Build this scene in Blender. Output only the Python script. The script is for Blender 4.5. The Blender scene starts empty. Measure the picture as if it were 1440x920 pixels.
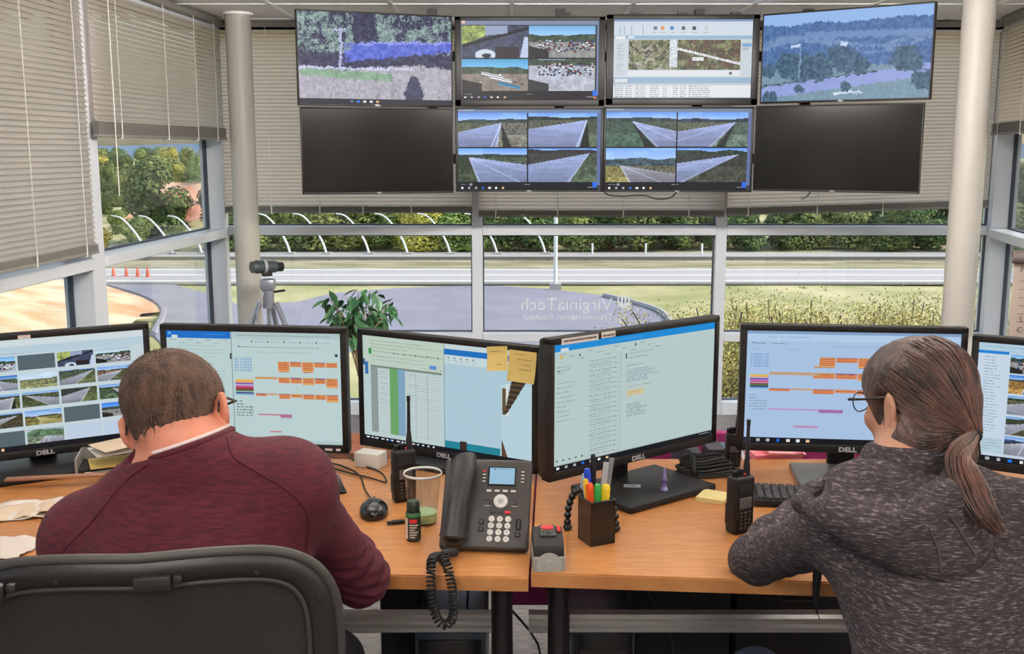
import bpy, bmesh, math, random
import numpy as np
from mathutils import Vector, Matrix, noise
from mathutils.bvhtree import BVHTree
PI = math.pi
sc = bpy.context.scene
COL = sc.collection

# ------------------------------------------------------------------ camera, sky, sun, lamps, exposure
F = 1486.0                       # focal length in pixels of the 1440 wide frame
TH = math.atan(250 / F)          # pitch below the horizon
CZ = 1.58                        # eye height
cam_d = bpy.data.cameras.new('camera'); cam_d.sensor_width = 36; cam_d.lens = F / 1440 * 36
cam_d.clip_start = .05; cam_d.clip_end = 2000
cam = bpy.data.objects.new('camera', cam_d); COL.objects.link(cam)
cam.location = (0, 0, CZ); cam.rotation_euler = (PI / 2 - TH, 0, 0)
sc.camera = cam
sc.view_settings.view_transform = 'Standard'; sc.view_settings.look = 'None'
sc.view_settings.exposure = 0; sc.view_settings.gamma = 1

w = bpy.data.worlds.new('sky'); sc.world = w; w.use_nodes = True
nt = w.node_tree; bg = nt.nodes['Background']
sky = nt.nodes.new('ShaderNodeTexSky'); sky.sky_type = 'NISHITA'
sky.sun_disc = False; sky.sun_elevation = math.radians(42); sky.sun_rotation = math.radians(70)
sky.air_density = 1.3; sky.dust_density = 2.5; sky.ozone_density = 1
nt.links.new(sky.outputs[0], bg.inputs[0]); bg.inputs[1].default_value = .33

sun_d = bpy.data.lights.new('sun', 'SUN'); sun_d.energy = 3.4; sun_d.angle = math.radians(1.5); sun_d.color = (1, .95, .87)
sun = bpy.data.objects.new('sun', sun_d); COL.objects.link(sun)
sun.rotation_euler = Vector((-.80, .10, -.62)).to_track_quat('-Z', 'Y').to_euler()

LAMPS = [(-.6, .5, 12), (1.3, .5, 11), (-.6, -1.6, 18), (1.3, -1.6, 18)]   # recessed ceiling troffers
for i, (x, y, e) in enumerate(LAMPS):
    ld = bpy.data.lights.new('troffer_light', 'AREA'); ld.shape = 'RECTANGLE'; ld.size = .56; ld.size_y = 1.15
    ld.energy = e; ld.color = (1, .95, .88)
    lo = bpy.data.objects.new('troffer_light', ld); COL.objects.link(lo); lo.location = (x, y, 2.275)

FILL_UPLIGHTS = [(-.75, 2.6, 46), (1.35, 2.6, 46), (.3, -.6, 34)]      # unseen fill lights added to brighten the ceiling, shaped as pendants
for i, (x, y, e) in enumerate(FILL_UPLIGHTS):
    ld = bpy.data.lights.new('pendant_light', 'AREA'); ld.shape = 'RECTANGLE'; ld.size = 1.1; ld.size_y = .14
    ld.energy = e; ld.color = (1, .95, .89)
    lo = bpy.data.objects.new('pendant_light', ld); COL.objects.link(lo); lo.location = (x, y, 2.025); lo.rotation_euler = (PI, 0, 0)

FILL_WASHERS = [(-.3, 3.3, (-.08, .98, .06), 42), (1.2, 3.3, (.0, .97, .06), 46), (1.35, 3.0, (-1, .30, -.06), 5)]   # fill lights added out of view to lift the blinds and back wall
for i, (x, y, d_, e) in enumerate(FILL_WASHERS):
    ld = bpy.data.lights.new('washer_light', 'AREA'); ld.shape = 'RECTANGLE'; ld.size = .9; ld.size_y = .06
    ld.energy = e; ld.color = (1, .96, .91)
    lo = bpy.data.objects.new('washer_light', ld); COL.objects.link(lo); lo.location = Vector((x, y, 2.105)) + Vector(d_) * .035; lo.rotation_euler = Vector(d_).to_track_quat('-Z', 'Y').to_euler()

# ------------------------------------------------------------------ pixel helpers (1440 x 920 frame)
CT, ST = math.cos(TH), math.sin(TH)
def ray(px, py):
    a = (px - 720) / F; b = -(py - 460) / F
    return Vector((a, CT + b * ST, -ST + b * CT))
def at(px, py, Y):
    r = ray(px, py); t = Y / r.y
    return Vector((r.x * t, Y, CZ + r.z * t))
def onz(px, py, Z):
    r = ray(px, py); t = (Z - CZ) / r.z
    return Vector((r.x * t, r.y * t, Z))

# ------------------------------------------------------------------ materials
def lin(c):
    return tuple(((v / 12.92) if v <= .04045 else ((v + .055) / 1.055) ** 2.4) for v in c)
def rgb(r, g, b): return lin((r / 255, g / 255, b / 255))
MATS = {}
def mat(name, col, rough=.5, metal=0, var=0, scale=20, stretch=(1, 1, 1), bump=0, bscale=None, spec=.5, emit=None, estr=1, col2=None, alpha=1, objvar=0, trans=0, coat=0, detail=4, lo=.35, hi=.65, sheen=0):
    if name in MATS: return MATS[name]
    m = bpy.data.materials.new(name); m.use_nodes = True; MATS[name] = m
    n = m.node_tree; P = n.nodes['Principled BSDF']
    P.inputs['Base Color'].default_value = (*col, 1); P.inputs['Roughness'].default_value = rough
    P.inputs['Metallic'].default_value = metal; P.inputs['Specular IOR Level'].default_value = spec
    P.inputs['Coat Weight'].default_value = coat; P.inputs['Sheen Weight'].default_value = sheen
    if trans: P.inputs['Transmission Weight'].default_value = trans
    if alpha < 1: P.inputs['Alpha'].default_value = alpha
    if emit: P.inputs['Emission Color'].default_value = (*emit, 1); P.inputs['Emission Strength'].default_value = estr
    if var or col2 or bump:
        tc = n.nodes.new('ShaderNodeTexCoord'); mp = n.nodes.new('ShaderNodeMapping'); mp.inputs['Scale'].default_value = stretch
        n.links.new(tc.outputs['Object'], mp.inputs[0])
    if var or col2:
        nz = n.nodes.new('ShaderNodeTexNoise'); nz.inputs['Scale'].default_value = scale; nz.inputs['Detail'].default_value = detail
        n.links.new(mp.outputs[0], nz.inputs['Vector'])
        cr = n.nodes.new('ShaderNodeValToRGB'); e = cr.color_ramp.elements
        a = col if col2 else tuple(c * (1 - var) for c in col); b = col2 if col2 else tuple(min(1, c * (1 + var)) for c in col)
        e[0].color = (*a, 1); e[1].color = (*b, 1); e[0].position = lo; e[1].position = hi
        n.links.new(nz.outputs['Fac'], cr.inputs[0]); last = cr.outputs[0]
        if objvar:
            oi = n.nodes.new('ShaderNodeObjectInfo'); hs = n.nodes.new('ShaderNodeHueSaturation')
            mr = n.nodes.new('ShaderNodeMapRange'); mr.inputs[3].default_value = 1 - objvar; mr.inputs[4].default_value = 1 + objvar
            mh = n.nodes.new('ShaderNodeMapRange'); mh.inputs[3].default_value = .5 - objvar * .09; mh.inputs[4].default_value = .5 + objvar * .05
            n.links.new(oi.outputs['Random'], mr.inputs[0]); n.links.new(oi.outputs['Random'], mh.inputs[0])
            n.links.new(mr.outputs[0], hs.inputs['Value']); n.links.new(mh.outputs[0], hs.inputs['Hue'])
            n.links.new(last, hs.inputs['Color']); last = hs.outputs[0]
        n.links.new(last, P.inputs['Base Color'])
    if bump:
        nb = n.nodes.new('ShaderNodeTexNoise'); nb.inputs['Scale'].default_value = bscale or scale; nb.inputs['Detail'].default_value = 3
        n.links.new(mp.outputs[0], nb.inputs['Vector'])
        bp = n.nodes.new('ShaderNodeBump'); bp.inputs['Strength'].default_value = bump; bp.inputs['Distance'].default_value = .01
        n.links.new(nb.outputs['Fac'], bp.inputs['Height']); n.links.new(bp.outputs[0], P.inputs['Normal'])
    return m

# ------------------------------------------------------------------ mesh helpers
class MB:
    def __init__(s): s.v = []; s.f = []; s.mi = []; s.cur = 0
    def add(s, vs, fs):
        b = len(s.v); s.v += [tuple(p) for p in vs]; s.f += [tuple(i + b for i in f) for f in fs]; s.mi += [s.cur] * len(fs); return s
    def bm(s, b, M=None):
        b.verts.ensure_lookup_table(); b.verts.index_update()
        s.add([(M @ v.co if M else v.co) for v in b.verts], [[v.index for v in f.verts] for f in b.faces]); b.free(); return s
    def box(s, c, size, rot=(0, 0, 0), bev=0, seg=2, M=None):
        b = bmesh.new(); bmesh.ops.create_cube(b, size=1)
        for v in b.verts: v.co = Vector((v.co.x * size[0], v.co.y * size[1], v.co.z * size[2]))
        if bev: bmesh.ops.bevel(b, geom=b.edges[:], offset=bev, segments=seg, profile=.5, affect='EDGES')
        from mathutils import Euler
        T = Matrix.Translation(c) @ Euler(rot).to_matrix().to_4x4()
        return s.bm(b, (M @ T) if M else T)
    def tube(s, pts, r, n=8, closed=False, cap=True, flat=1):
        pts = [Vector(p) for p in pts]; N = len(pts); rs = r if isinstance(r, (list, tuple)) else [r] * N
        vs = []; fs = []; up = None
        for i, p in enumerate(pts):
            a = pts[(i - 1) % N] if (closed or i > 0) else p; b = pts[(i + 1) % N] if (closed or i < N - 1) else p
            t = (b - a).normalized() if (b - a).length > 1e-9 else Vector((0, 0, 1))
            if up is None:
                up = t.cross(Vector((0, 0, 1)));
                if up.length < .1: up = t.cross(Vector((1, 0, 0)))
                up.normalize()
            up = (up - t * up.dot(t));
            if up.length < 1e-6: up = t.orthogonal()
            up.normalize(); w_ = t.cross(up)
            for k in range(n):
                a_ = 2 * PI * k / n; vs.append(p + up * (math.cos(a_) * rs[i]) + w_ * (math.sin(a_) * rs[i] * flat))
        for i in range(N if closed else N - 1):
            j = (i + 1) % N
            for k in range(n): l = (k + 1) % n; fs.append((i * n + k, i * n + l, j * n + l, j * n + k))
        if cap and not closed: fs.append(tuple(range(n - 1, -1, -1))); fs.append(tuple((N - 1) * n + k for k in range(n)))
        return s.add(vs, fs)
    def cyl(s, a, b, r, r2=None, n=16): return s.tube([a, b], [r, r if r2 is None else r2], n)
    def lathe(s, prof, c=(0, 0, 0), n=24, M=None):
        vs = []; fs = []
        for (r, z) in prof:
            for k in range(n):
                a = 2 * PI * k / n; p = Vector((c[0] + r * math.cos(a), c[1] + r * math.sin(a), c[2] + z)); vs.append(M @ p if M else p)
        for i in range(len(prof) - 1):
            for k in range(n): l = (k + 1) % n; fs.append((i * n + k, i * n + l, (i + 1) * n + l, (i + 1) * n + k))
        return s.add(vs, fs)
    def prism(s, poly, z0, z1, M=None):
        n = len(poly); vs = [Vector((x, y, z0)) for x, y in poly] + [Vector((x, y, z1)) for x, y in poly]
        if M: vs = [M @ v for v in vs]
        fs = [tuple(range(n - 1, -1, -1)), tuple(range(n, 2 * n))] + [(i, (i + 1) % n, n + (i + 1) % n, n + i) for i in range(n)]
        return s.add(vs, fs)
    def ball(s, c, r, n=2, M=None):
        b = bmesh.new(); bmesh.ops.create_icosphere(b, subdivisions=n, radius=1)
        rr = r if isinstance(r, (tuple, list)) else (r, r, r)
        for v in b.verts: v.co = Vector((v.co.x * rr[0] + c[0], v.co.y * rr[1] + c[1], v.co.z * rr[2] + c[2]))
        return s.bm(b, M)
    def mesh(s, name, mats, smooth=None):
        me = bpy.data.meshes.new(name); me.from_pydata(s.v, [], s.f)
        for m in (mats if isinstance(mats, (list, tuple)) else [mats]): me.materials.append(m)
        if len(set(s.mi)) > 1: me.polygons.foreach_set('material_index', s.mi)
        me.update()
        if smooth is not None:
            me.polygons.foreach_set('use_smooth', [True] * len(me.polygons))
            if smooth < 180: me.set_sharp_from_angle(angle=math.radians(smooth))
        return me
    def build(s, name, mats, parent=None, smooth=35, **kw): return link(name, s.mesh(name, mats, smooth), parent, **kw)
def link(name, me, parent=None, loc=None, rot=None, **kw):
    o = bpy.data.objects.new(name, me); COL.objects.link(o)
    if parent: o.parent = parent
    if loc is not None: o.location = loc
    if rot is not None: o.rotation_euler = rot
    for k, v in kw.items(): o[k] = v
    return o
def tag(o, label, cat, group=None, kind=None):
    o['label'] = label; o['category'] = cat
    if group: o['group'] = group
    if kind: o['kind'] = kind
    return o
def thing(name, label, cat, loc=(0, 0, 0), rz=0, group=None):
    return tag(link(name, None, None, loc, (0, 0, rz)), label, cat, group)
def struct(o): o['kind'] = 'structure'; return o
def smooth_path(pts, n=6):
    P = [Vector(p) for p in pts]; out = []
    for i in range(len(P) - 1):
        p0 = P[max(i - 1, 0)]; p1 = P[i]; p2 = P[i + 1]; p3 = P[min(i + 2, len(P) - 1)]
        for k in range(n):
            t = k / n; out.append(.5 * ((2 * p1) + (p2 - p0) * t + (2 * p0 - 5 * p1 + 4 * p2 - p3) * t * t + (3 * p1 - p0 - 3 * p2 + p3) * t ** 3))
    out.append(P[-1]); return out
def text_mesh(body, size, m, extrude=.0006, align='CENTER', sx=1, offset=0, shear=0):
    cu = bpy.data.curves.new('lettering', 'FONT'); cu.body = body; cu.size = size; cu.extrude = extrude; cu.align_x = align; cu.offset = offset; cu.shear = shear
    cu.resolution_u = 3
    o = bpy.data.objects.new('lettering', cu); me = bpy.data.meshes.new_from_object(o); bpy.data.objects.remove(o)
    for v in me.vertices: v.co = Vector((v.co.x * sx, 0, v.co.y)) + Vector((0, -v.co.z, 0))   # stands in the XZ plane, facing -Y
    me.materials.clear(); me.materials.append(m); me.update(); return me

M_black = mat('black_plastic', rgb(36, 33, 33), .42, var=.15, scale=40, spec=.28)
M_blackg = mat('glossy_black_plastic', rgb(30, 28, 29), .22)
M_rubber = mat('black_rubber', rgb(26, 25, 26), .6)
M_frame = mat('window_frame_paint', rgb(205, 208, 214), .35, var=.03, scale=3)
M_framed = mat('dark_glazing_gasket', rgb(60, 68, 80), .6)
M_beige = mat('column_paint', rgb(178, 172, 164), .5, var=.03, scale=2)
M_slat = mat('grey_blind_slat', rgb(176, 170, 162), .42, var=.04, scale=3)
n = M_slat.node_tree; o_ = n.nodes['Material Output']; tl_ = n.nodes.new('ShaderNodeBsdfTranslucent'); tl_.inputs[0].default_value = (*rgb(236, 222, 214), 1); ax_ = n.nodes.new('ShaderNodeMixShader'); ax_.inputs[0].default_value = .5
n.links.new(n.nodes['Principled BSDF'].outputs[0], ax_.inputs[1]); n.links.new(tl_.outputs[0], ax_.inputs[2]); n.links.new(ax_.outputs[0], o_.inputs[0])
M_slatd = mat('grey_blind_rail', rgb(128, 123, 118), .5)
M_cord = mat('blind_cord', rgb(225, 222, 215), .7)
M_white = mat('white_paint', rgb(235, 235, 232), .5)
M_steel = mat('brushed_steel', rgb(196, 192, 190), .42, .6)
M_silver = mat('silver_plastic', rgb(170, 172, 176), .35, .3)
M_skin = None

# ------------------------------------------------------------------ room shell
def XL(Y): return -1.66 - .068 * (6.2 - Y)      # left glass wall
def XR(Y): return 2.79 - .19 * (6.2 - Y)        # right glass wall
ZC = 2.30
M_carpet = mat('grey_striped_carpet', rgb(84, 80, 80), .95, col2=rgb(150, 145, 142), scale=30, stretch=(.6, 14, 1), bump=.4, bscale=90)
struct(MB().box((.5, 1.6, -.05), (7.5, 9.3, .1)).build('floor', M_carpet))
M_ceil = mat('ceiling_panel_backing', rgb(190, 188, 184), .9)
M_tile = mat('ceiling_tile_mineral', rgb(226, 223, 219), .9, var=.05, scale=90, bump=.25)
ceil = struct(MB().box((.5, 1.6, ZC + .09), (7.5, 9.3, .1)).build('ceiling', M_ceil))
g = MB()
T = .61
tile = MB().box((0, 0, 0), (T - .022, T - .022, .018), bev=.004, seg=1).mesh('ceiling_tile', M_tile)
for i in range(-5, 7):
    g.box((i * T, 1.6, ZC + .005), (.022, 9.2, .012))
    for j in range(5, 10):
        x, y = (i + .5) * T, (j + .55) * T
        if XL(y) - .2 < x < XR(y) + .4: link('ceiling_tile', tile, ceil, (x, y, ZC + .012))
for j in range(-4, 11): g.box((.5, (j + .05) * T, ZC + .005), (7.4, .022, .012))
g.build('ceiling_grid', M_white, ceil)
MB().box((.5, 0.2, ZC + .02), (7.3, 5.8, .01)).build('ceiling_panel', M_tile, ceil)

M_wall = mat('warm_grey_wall_paint', rgb(196, 188, 178), .8, var=.04, scale=2)
wr = MB(); wr.box((.5, -3.0, .4), (7.5, .12, .8)); wr.box((.5, -3.0, 2.25), (7.5, .12, .4))
for x_ in (-2.3, -.75, .75, 2.2, 3.4): wr.box((x_, -3.0, 1.42), (.3, .12, 1.26))
struct(wr.build('wall_rear', M_wall))
# near halves of the side walls (outside the picture)
def wallbox(f, y0, y1, z0, z1, sgn, name):
    p = [(f(y0), y0), (f(y1), y1), (f(y1) + sgn * .12, y1), (f(y0) + sgn * .12, y0)]
    if sgn < 0: p = p[::-1]
    return struct(MB().prism(p, z0, z1).build(name, M_wall))
wallbox(XL, -3.0, 3.0, -.0, 1.0, -1, 'wall_left'); wallbox(XL, -3.0, 3.0, 1.95, 2.4, -1, 'wall_left_header')
for a, b in ((-3, -2.2), (-.8, .1), (1.5, 2.1)): wallbox(XL, a, b, 1.0, 1.95, -1, 'wall_left_pier')
wallbox(XR, -3.0, 3.0, -.0, 1.0, 1, 'wall_right'); wallbox(XR, -3.0, 3.0, 1.95, 2.4, 1, 'wall_right_header')
for a, b in ((-3, -2.2), (-.8, .1), (1.5, 2.1)): wallbox(XR, a, b, 1.0, 1.95, 1, 'wall_right_pier')
struct(MB().box((.5, 6.27, ZC + .03), (4.9, .14, .16)).build('wall_back', M_frame))

# glass: clear pane with a faint mirror reflection
gm = bpy.data.materials.new('window_glass'); gm.use_nodes = True; n = gm.node_tree; n.nodes.clear()
out = n.nodes.new('ShaderNodeOutputMaterial'); tr = n.nodes.new('ShaderNodeBsdfTransparent'); gl = n.nodes.new('ShaderNodeBsdfGlossy')
tr.inputs[0].default_value = (.93, .95, .95, 1); gl.inputs['Roughness'].default_value = .01
mx = n.nodes.new('ShaderNodeMixShader'); ge = n.nodes.new('ShaderNodeNewGeometry'); dt = n.nodes.new('ShaderNodeVectorMath'); dt.operation = 'DOT_PRODUCT'
ab = n.nodes.new('ShaderNodeMath'); ab.operation = 'ABSOLUTE'; om = n.nodes.new('ShaderNodeMath'); om.operation = 'SUBTRACT'; om.inputs[0].default_value = 1
pw = n.nodes.new('ShaderNodeMath'); pw.operation = 'POWER'; pw.inputs[1].default_value = 5; fr = n.nodes.new('ShaderNodeMath'); fr.operation = 'MULTIPLY_ADD'; fr.inputs[1].default_value = .8; fr.inputs[2].default_value = .035
n.links.new(ge.outputs['Incoming'], dt.inputs[0]); n.links.new(ge.outputs['Normal'], dt.inputs[1]); n.links.new(dt.outputs['Value'], ab.inputs[0]); n.links.new(ab.outputs[0], om.inputs[1]); n.links.new(om.outputs[0], pw.inputs[0]); n.links.new(pw.outputs[0], fr.inputs[0])
n.links.new(fr.outputs[0], mx.inputs[0]); n.links.new(tr.outputs[0], mx.inputs[1]); n.links.new(gl.outputs[0], mx.inputs[2])
n.links.new(mx.outputs[0], out.inputs[0]); M_glass = gm

NW = [0]
def window(origin, ang, x0, x1, rails, mw=.062, dep=.11, gy=.06, inner=None):
    """rails: list of (z0, z1) horizontal members; panes fill the gaps"""
    NW[0] += 1
    W = struct(link('window_%d' % NW[0], None, None, origin, (0, 0, ang)))
    fr_ = MB(); fr_.box((x0 + mw / 4, dep / 2, (rails[0][0] + ZC) / 2), (mw / 2, dep, ZC - rails[0][0])); fr_.box((x1 - mw / 4, dep / 2, (rails[0][0] + ZC) / 2), (mw / 2, dep, ZC - rails[0][0]))
    fr_.box(((x0 + x1) / 2, dep / 2, ZC - .03), (x1 - x0, dep, .06)); fr_.build('frame', M_frame, W)
    for i, (a, b) in enumerate(rails):
        MB().box(((x0 + x1) / 2, dep / 2 - .006, (a + b) / 2), (x1 - x0 - mw, dep + .012, b - a), bev=.003, seg=1).build('rail' if i else 'sill_rail', M_frame, W)
    zs = [r[1] for r in rails]; ze = [r[0] for r in rails[1:]] + [ZC - .06]
    for a, b in zip(zs, ze):
        MB().box(((x0 + x1) / 2, gy, (a + b) / 2), (x1 - x0 - mw - .01, .006, b - a - .004)).build('pane', M_glass, W)
        gk = MB(); t = .008
        for (cx, cz, sx, sz) in (((x0 + x1) / 2, a + t / 2, x1 - x0 - mw, t), ((x0 + x1) / 2, b - t / 2, x1 - x0 - mw, t), (x0 + mw / 2 + t / 2, (a + b) / 2, t, b - a - 2 * t), (x1 - mw / 2 - t / 2, (a + b) / 2, t, b - a - 2 * t)):
            gk.box((cx, gy, cz), (sx, .022, sz))
        gk.build('gasket', M_framed, W)
    return W
RB = [(0, .08), (.45, .50), (1.083, 1.137)]
BO = (0, 6.2, 0)
def bx(px, Y=6.2): return at(px, 322, Y).x
window(BO, 0, bx(300), bx(671), RB); window(BO, 0, bx(671), bx(1015), RB); window(BO, 0, bx(1015), bx(1400), RB)
aL = math.atan2(1, .068); oL = (XL(3.0), 3.0, 0)
aR = math.atan2(-1, -.19); oR = (XR(6.2), 6.2, 0)
kL = math.hypot(1, .068); kR = math.hypot(1, .19)
RS = [(0, .08), (.30, .34), (1.075, 1.125)]
window(oL, aL, 0, 1.52 * kL, RS, mw=.12, dep=.13, gy=.1)
window(oL, aL, 1.52 * kL, 3.2 * kL, RS, mw=.12, dep=.13, gy=.1)
window(oR, aR, 0, 1.75 * kR, RS, mw=.12, dep=.13, gy=.1); window(oR, aR, 1.75 * kR, 3.2 * kR, RS, mw=.12, dep=.13, gy=.1)

def column(px, Y, r, label):
    c = at(px, 400, Y); t = thing('column', label, 'column', (c.x, Y, 0)); t['kind'] = 'structure'
    MB().lathe([(r, 0), (r, ZC)], n=40).build('shaft', M_beige, t)
    MB().lathe([(r + .004, ZC - .012), (r + .012, ZC - .012), (r + .012, ZC + .0), (r, ZC)], n=40).build('ceiling_ring', M_white, t)
column(350, 5.85, .068, 'round beige column in the left corner beside the tripod')
column(1350, 5.0, .073, 'round beige column at the right corner of the windows')

# ------------------------------------------------------------------ venetian blinds
P_ = .0215
def slat_mesh(L):
    vs = []; fs = []; n = 4; w_ = .026
    for k in range(n + 1):
        u = (k / n - .5) * w_; c = -.0042 * (1 - (2 * k / n - 1) ** 2)
        a = math.radians(62)
        y = u * math.cos(a) - c * math.sin(a); z = u * math.sin(a) + c * math.cos(a)
        for s_ in (0, L): vs.append((s_, y, z))
    for k in range(n): fs.append((2 * k, 2 * k + 1, 2 * k + 3, 2 * k + 2))
    return MB().add(vs, fs).mesh('slat', M_slat, 180)
def blind(origin, ang, x0, x1, zb, stack, cords, label, y=-.03, tilt=0, wand=None):
    ux = Vector((math.cos(ang), math.sin(ang), 0)); uy = Vector((-math.sin(ang), math.cos(ang), 0))
    loc = Vector(origin) + ux * x0 + uy * y
    B = thing('venetian_blind', label, 'blind', (loc.x, loc.y, zb), ang, 'grey venetian blinds over the windows'); L = x1 - x0
    sm = slat_mesh(L); top = ZC - .035 - zb; z = stack + .012; k = 0
    n_ = int((top - z) / P_)
    for k in range(n_):
        link('slat', sm, B, (0, 0, z + k * P_), (0, tilt * (1 - k / n_), 0))
    MB().box((L / 2, 0, top + .012), (L, .035, .03), bev=.003).build('head_rail', M_slatd, B)
    st = MB(); q = max(3, int(stack / .006))
    for i in range(q): st.box((L / 2, 0, .016 + i * (stack - .016) / q), (L, .027, .0022))
    st.box((L / 2, 0, .015 + (stack - .016) / 2), (L - .01, .018, stack - .018))
    o = st.build('slat_stack', M_slatd, B, rot=(0, tilt, 0))
    MB().box((L / 2, 0, .007), (L, .03, .014), bev=.003).build('bottom_rail', M_slatd, B, rot=(0, tilt, 0))
    for c in cords:
        MB().box((c, -.017, top / 2 + stack / 2), (.003, .0015, top - stack)).build('ladder_cord', M_cord, B)
        m_ = MB(); m_.box((c, -.0165, stack / 2), (.008, .002, stack + .008)); m_.box((c, 0, -.002), (.012, .03, .006)); m_.build('cord_clip', M_cord, B)
    if wand: MB().tube([(wand, -.03, top), (wand, -.03, -.25)], .0022, 6).build('pull_cord', M_cord, B)
LL = kL
blind(oL, aL, .02, 1.43 * LL, 1.15, .04, [.55, .9, 1.3], 'large grey blind at far left, lowered almost to the transom', y=-.035)
blind(oL, aL, 1.50 * LL, 3.1 * LL, 1.63, .07, [.22, .75, 1.15, 1.45], 'raised grey blind on the left wall with thick folded slats above forest view', y=-.035, wand=.12)
def bb(px): return bx(px, 6.16)
blind(BO, 0, bb(318), bb(664), 1.215, .04, [.27, .55, .80, 1.33 - .25], 'grey blind behind the left wall screens beside the round column', tilt=-.0)
blind(BO, 0, bb(673), bb(1018), 1.192, .04, [.10, .46, .84, 1.22], 'grey blind hanging below the four middle wall screens')
blind(BO, 0, bb(1022), bb(1388), 1.2, .045, [.12, .52, .9, 1.3], 'grey blind below the right wall screens with slanting bottom edge', tilt=-.03)
blind(oR, aR, .10, 1.68 * kR, 1.66, .065, [.15, .6, 1.1, 1.5], 'short grey blind on the right wall behind the round column', y=-.035)

# troffers
for i, (x, y, e) in enumerate(LAMPS):
    t = thing('ceiling_light', 'recessed ceiling light panel behind the picture plane over the workstations', 'ceiling light', (x, y, ZC), 0, 'recessed ceiling light panels out of view')
    fr2 = MB(); 
    for (cx, cy, sx, sy) in ((0, .59, .62, .02), (0, -.59, .62, .02), (.3, 0, .02, 1.16), (-.3, 0, .02, 1.16)): fr2.box((cx, cy, -.003), (sx, sy, .012))
    fr2.build('frame', M_white, t)
    MB().box((0, 0, .004), (.58, 1.16, .006)).build('diffuser', mat('lit_diffuser', (1, 1, 1), .5, emit=(1, .95, .88), estr=3), t)

for i, (x, y, e) in enumerate(FILL_UPLIGHTS):  # invented pendant housings for the added ceiling fill
    t = thing('pendant_lamp', ['white indirect pendant lamp above the left desk out of view', 'white indirect pendant lamp above the right desk out of view', 'white indirect pendant lamp behind the camera position'][i], 'lamp', (x, y, 1.98))
    MB().box((0, 0, .01), (1.16, .2, .02), bev=.004).box((0, .095, .03), (1.16, .01, .04)).box((0, -.095, .03), (1.16, .01, .04)).build('housing', M_white, t)
    for q in (-.5, .5): MB().tube([(q, .09, .03), (q, .09, ZC - 1.98)], .003, 6).build('suspension_wire', M_steel, t)

for i, (x, y, d_, e) in enumerate(FILL_WASHERS):  # made-up fittings holding the extra light for blinds and back wall
    t = thing('wall_washer', ['white ceiling mounted wall washer aimed at the left corner', 'white ceiling mounted wall washer aimed at the right corner', 'white ceiling mounted wall washer aimed at the left blinds'][i], 'lamp', (x, y, 2.105), math.atan2(d_[1], d_[0]) - PI / 2)
    MB().box((0, -.03, 0), (.96, .05, .075), bev=.006).build('housing', M_white, t)
    for q in (-.35, .35): MB().box((q, -.03, .12), (.03, .03, .16)).build('ceiling_mount', M_white, t)

# ------------------------------------------------------------------ outside: terrain, roads, lot
ZG = -4.5
def gz(x, y):
    if y < 16: z = -1.5
    elif y < 30: z = -1.5 - 3.0 * (y - 16) / 14
    else: z = ZG
    return z
NX, NY = 90, 90
vs = []; fs = []
for j in range(NY + 1):
    y = 6.6 + (j / NY) ** 2.2 * 420
    for i in range(NX + 1):
        x = (i / NX - .5) * (60 + y * 2.4); z = gz(x, y)
        if y > 62: z += min(1, (y - 62) / 160) * 2.4
        vs.append((x, y, z + (noise.noise(Vector((x * .2, y * .2, 0))) * (.06 if y < 62 else 0))))
for j in range(NY):
    for i in range(NX): a = j * (NX + 1) + i; fs.append((a, a + 1, a + NX + 2, a + NX + 1))
M_grass = mat('dry_grass_ground', rgb(150, 150, 92), .95, col2=rgb(196, 182, 136), scale=.35, detail=8)
struct(MB().add(vs, fs).build('ground', M_grass, smooth=180))
def band(name, y0, y1, z, m, kind='structure', x0=-160, x1=160, slope=0):
    o = MB().prism([(x0, y0 + slope * x0), (x1, y0 + slope * x1), (x1, y1 + slope * x1), (x0, y1 + slope * x0)], z - .15, z).build(name, m)
    o['kind'] = kind; return o
M_conc = mat('pale_concrete_road', rgb(176, 169, 163), .85, var=.06, scale=.5, stretch=(.2, 3, 1))
M_asph = mat('grey_asphalt', rgb(140, 136, 146), .9, var=.08, scale=.6, detail=8)
M_med = mat('brown_median_grass', rgb(128, 122, 84), .95, col2=rgb(178, 166, 136), scale=.8, stretch=(.4, 1.5, 1), detail=8)
M_line = mat('road_line_paint', rgb(245, 243, 238), .8)
hw = thing('highway', 'pale concrete highway crossing behind the windows', 'road', (0, 0, ZG)); hw['kind'] = 'structure'
def bandp(name, y0, y1, z, m, par): return MB().prism([(-160, y0), (160, y0), (160, y1), (-160, y1)], z - .1 - ZG, z - ZG).build(name, m, par)
bandp('far_carriageway', 57.7, 61.5, ZG + .15, M_conc, hw); bandp('near_carriageway', 47.4, 52.9, ZG + .15, M_conc, hw)
for y_ in (52.4, 50.1, 47.9): bandp('lane_line', y_, y_ + .16, ZG + .165, M_line, hw)
struct(MB().prism([(-160, 52.9), (160, 52.9), (160, 57.7), (-160, 57.7)], ZG - .05, ZG + .1).build('median_strip', M_med))
# guard rail between the carriageways
gr = thing('guard_rail', 'low dark guard rail along the far highway lane', 'guard rail', (0, 57.5, ZG))
MB().box((0, 0, .22), (300, .06, .16)).build('rail', mat('dull_galvanised_steel', rgb(128, 122, 112), .6), gr)
pm = MB().box((0, .08, .1), (.1, .1, .3)).mesh('post', M_slatd)
for i in range(-22, 33): link('post', pm, gr, (i * 2.0, 0, 0))
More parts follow.
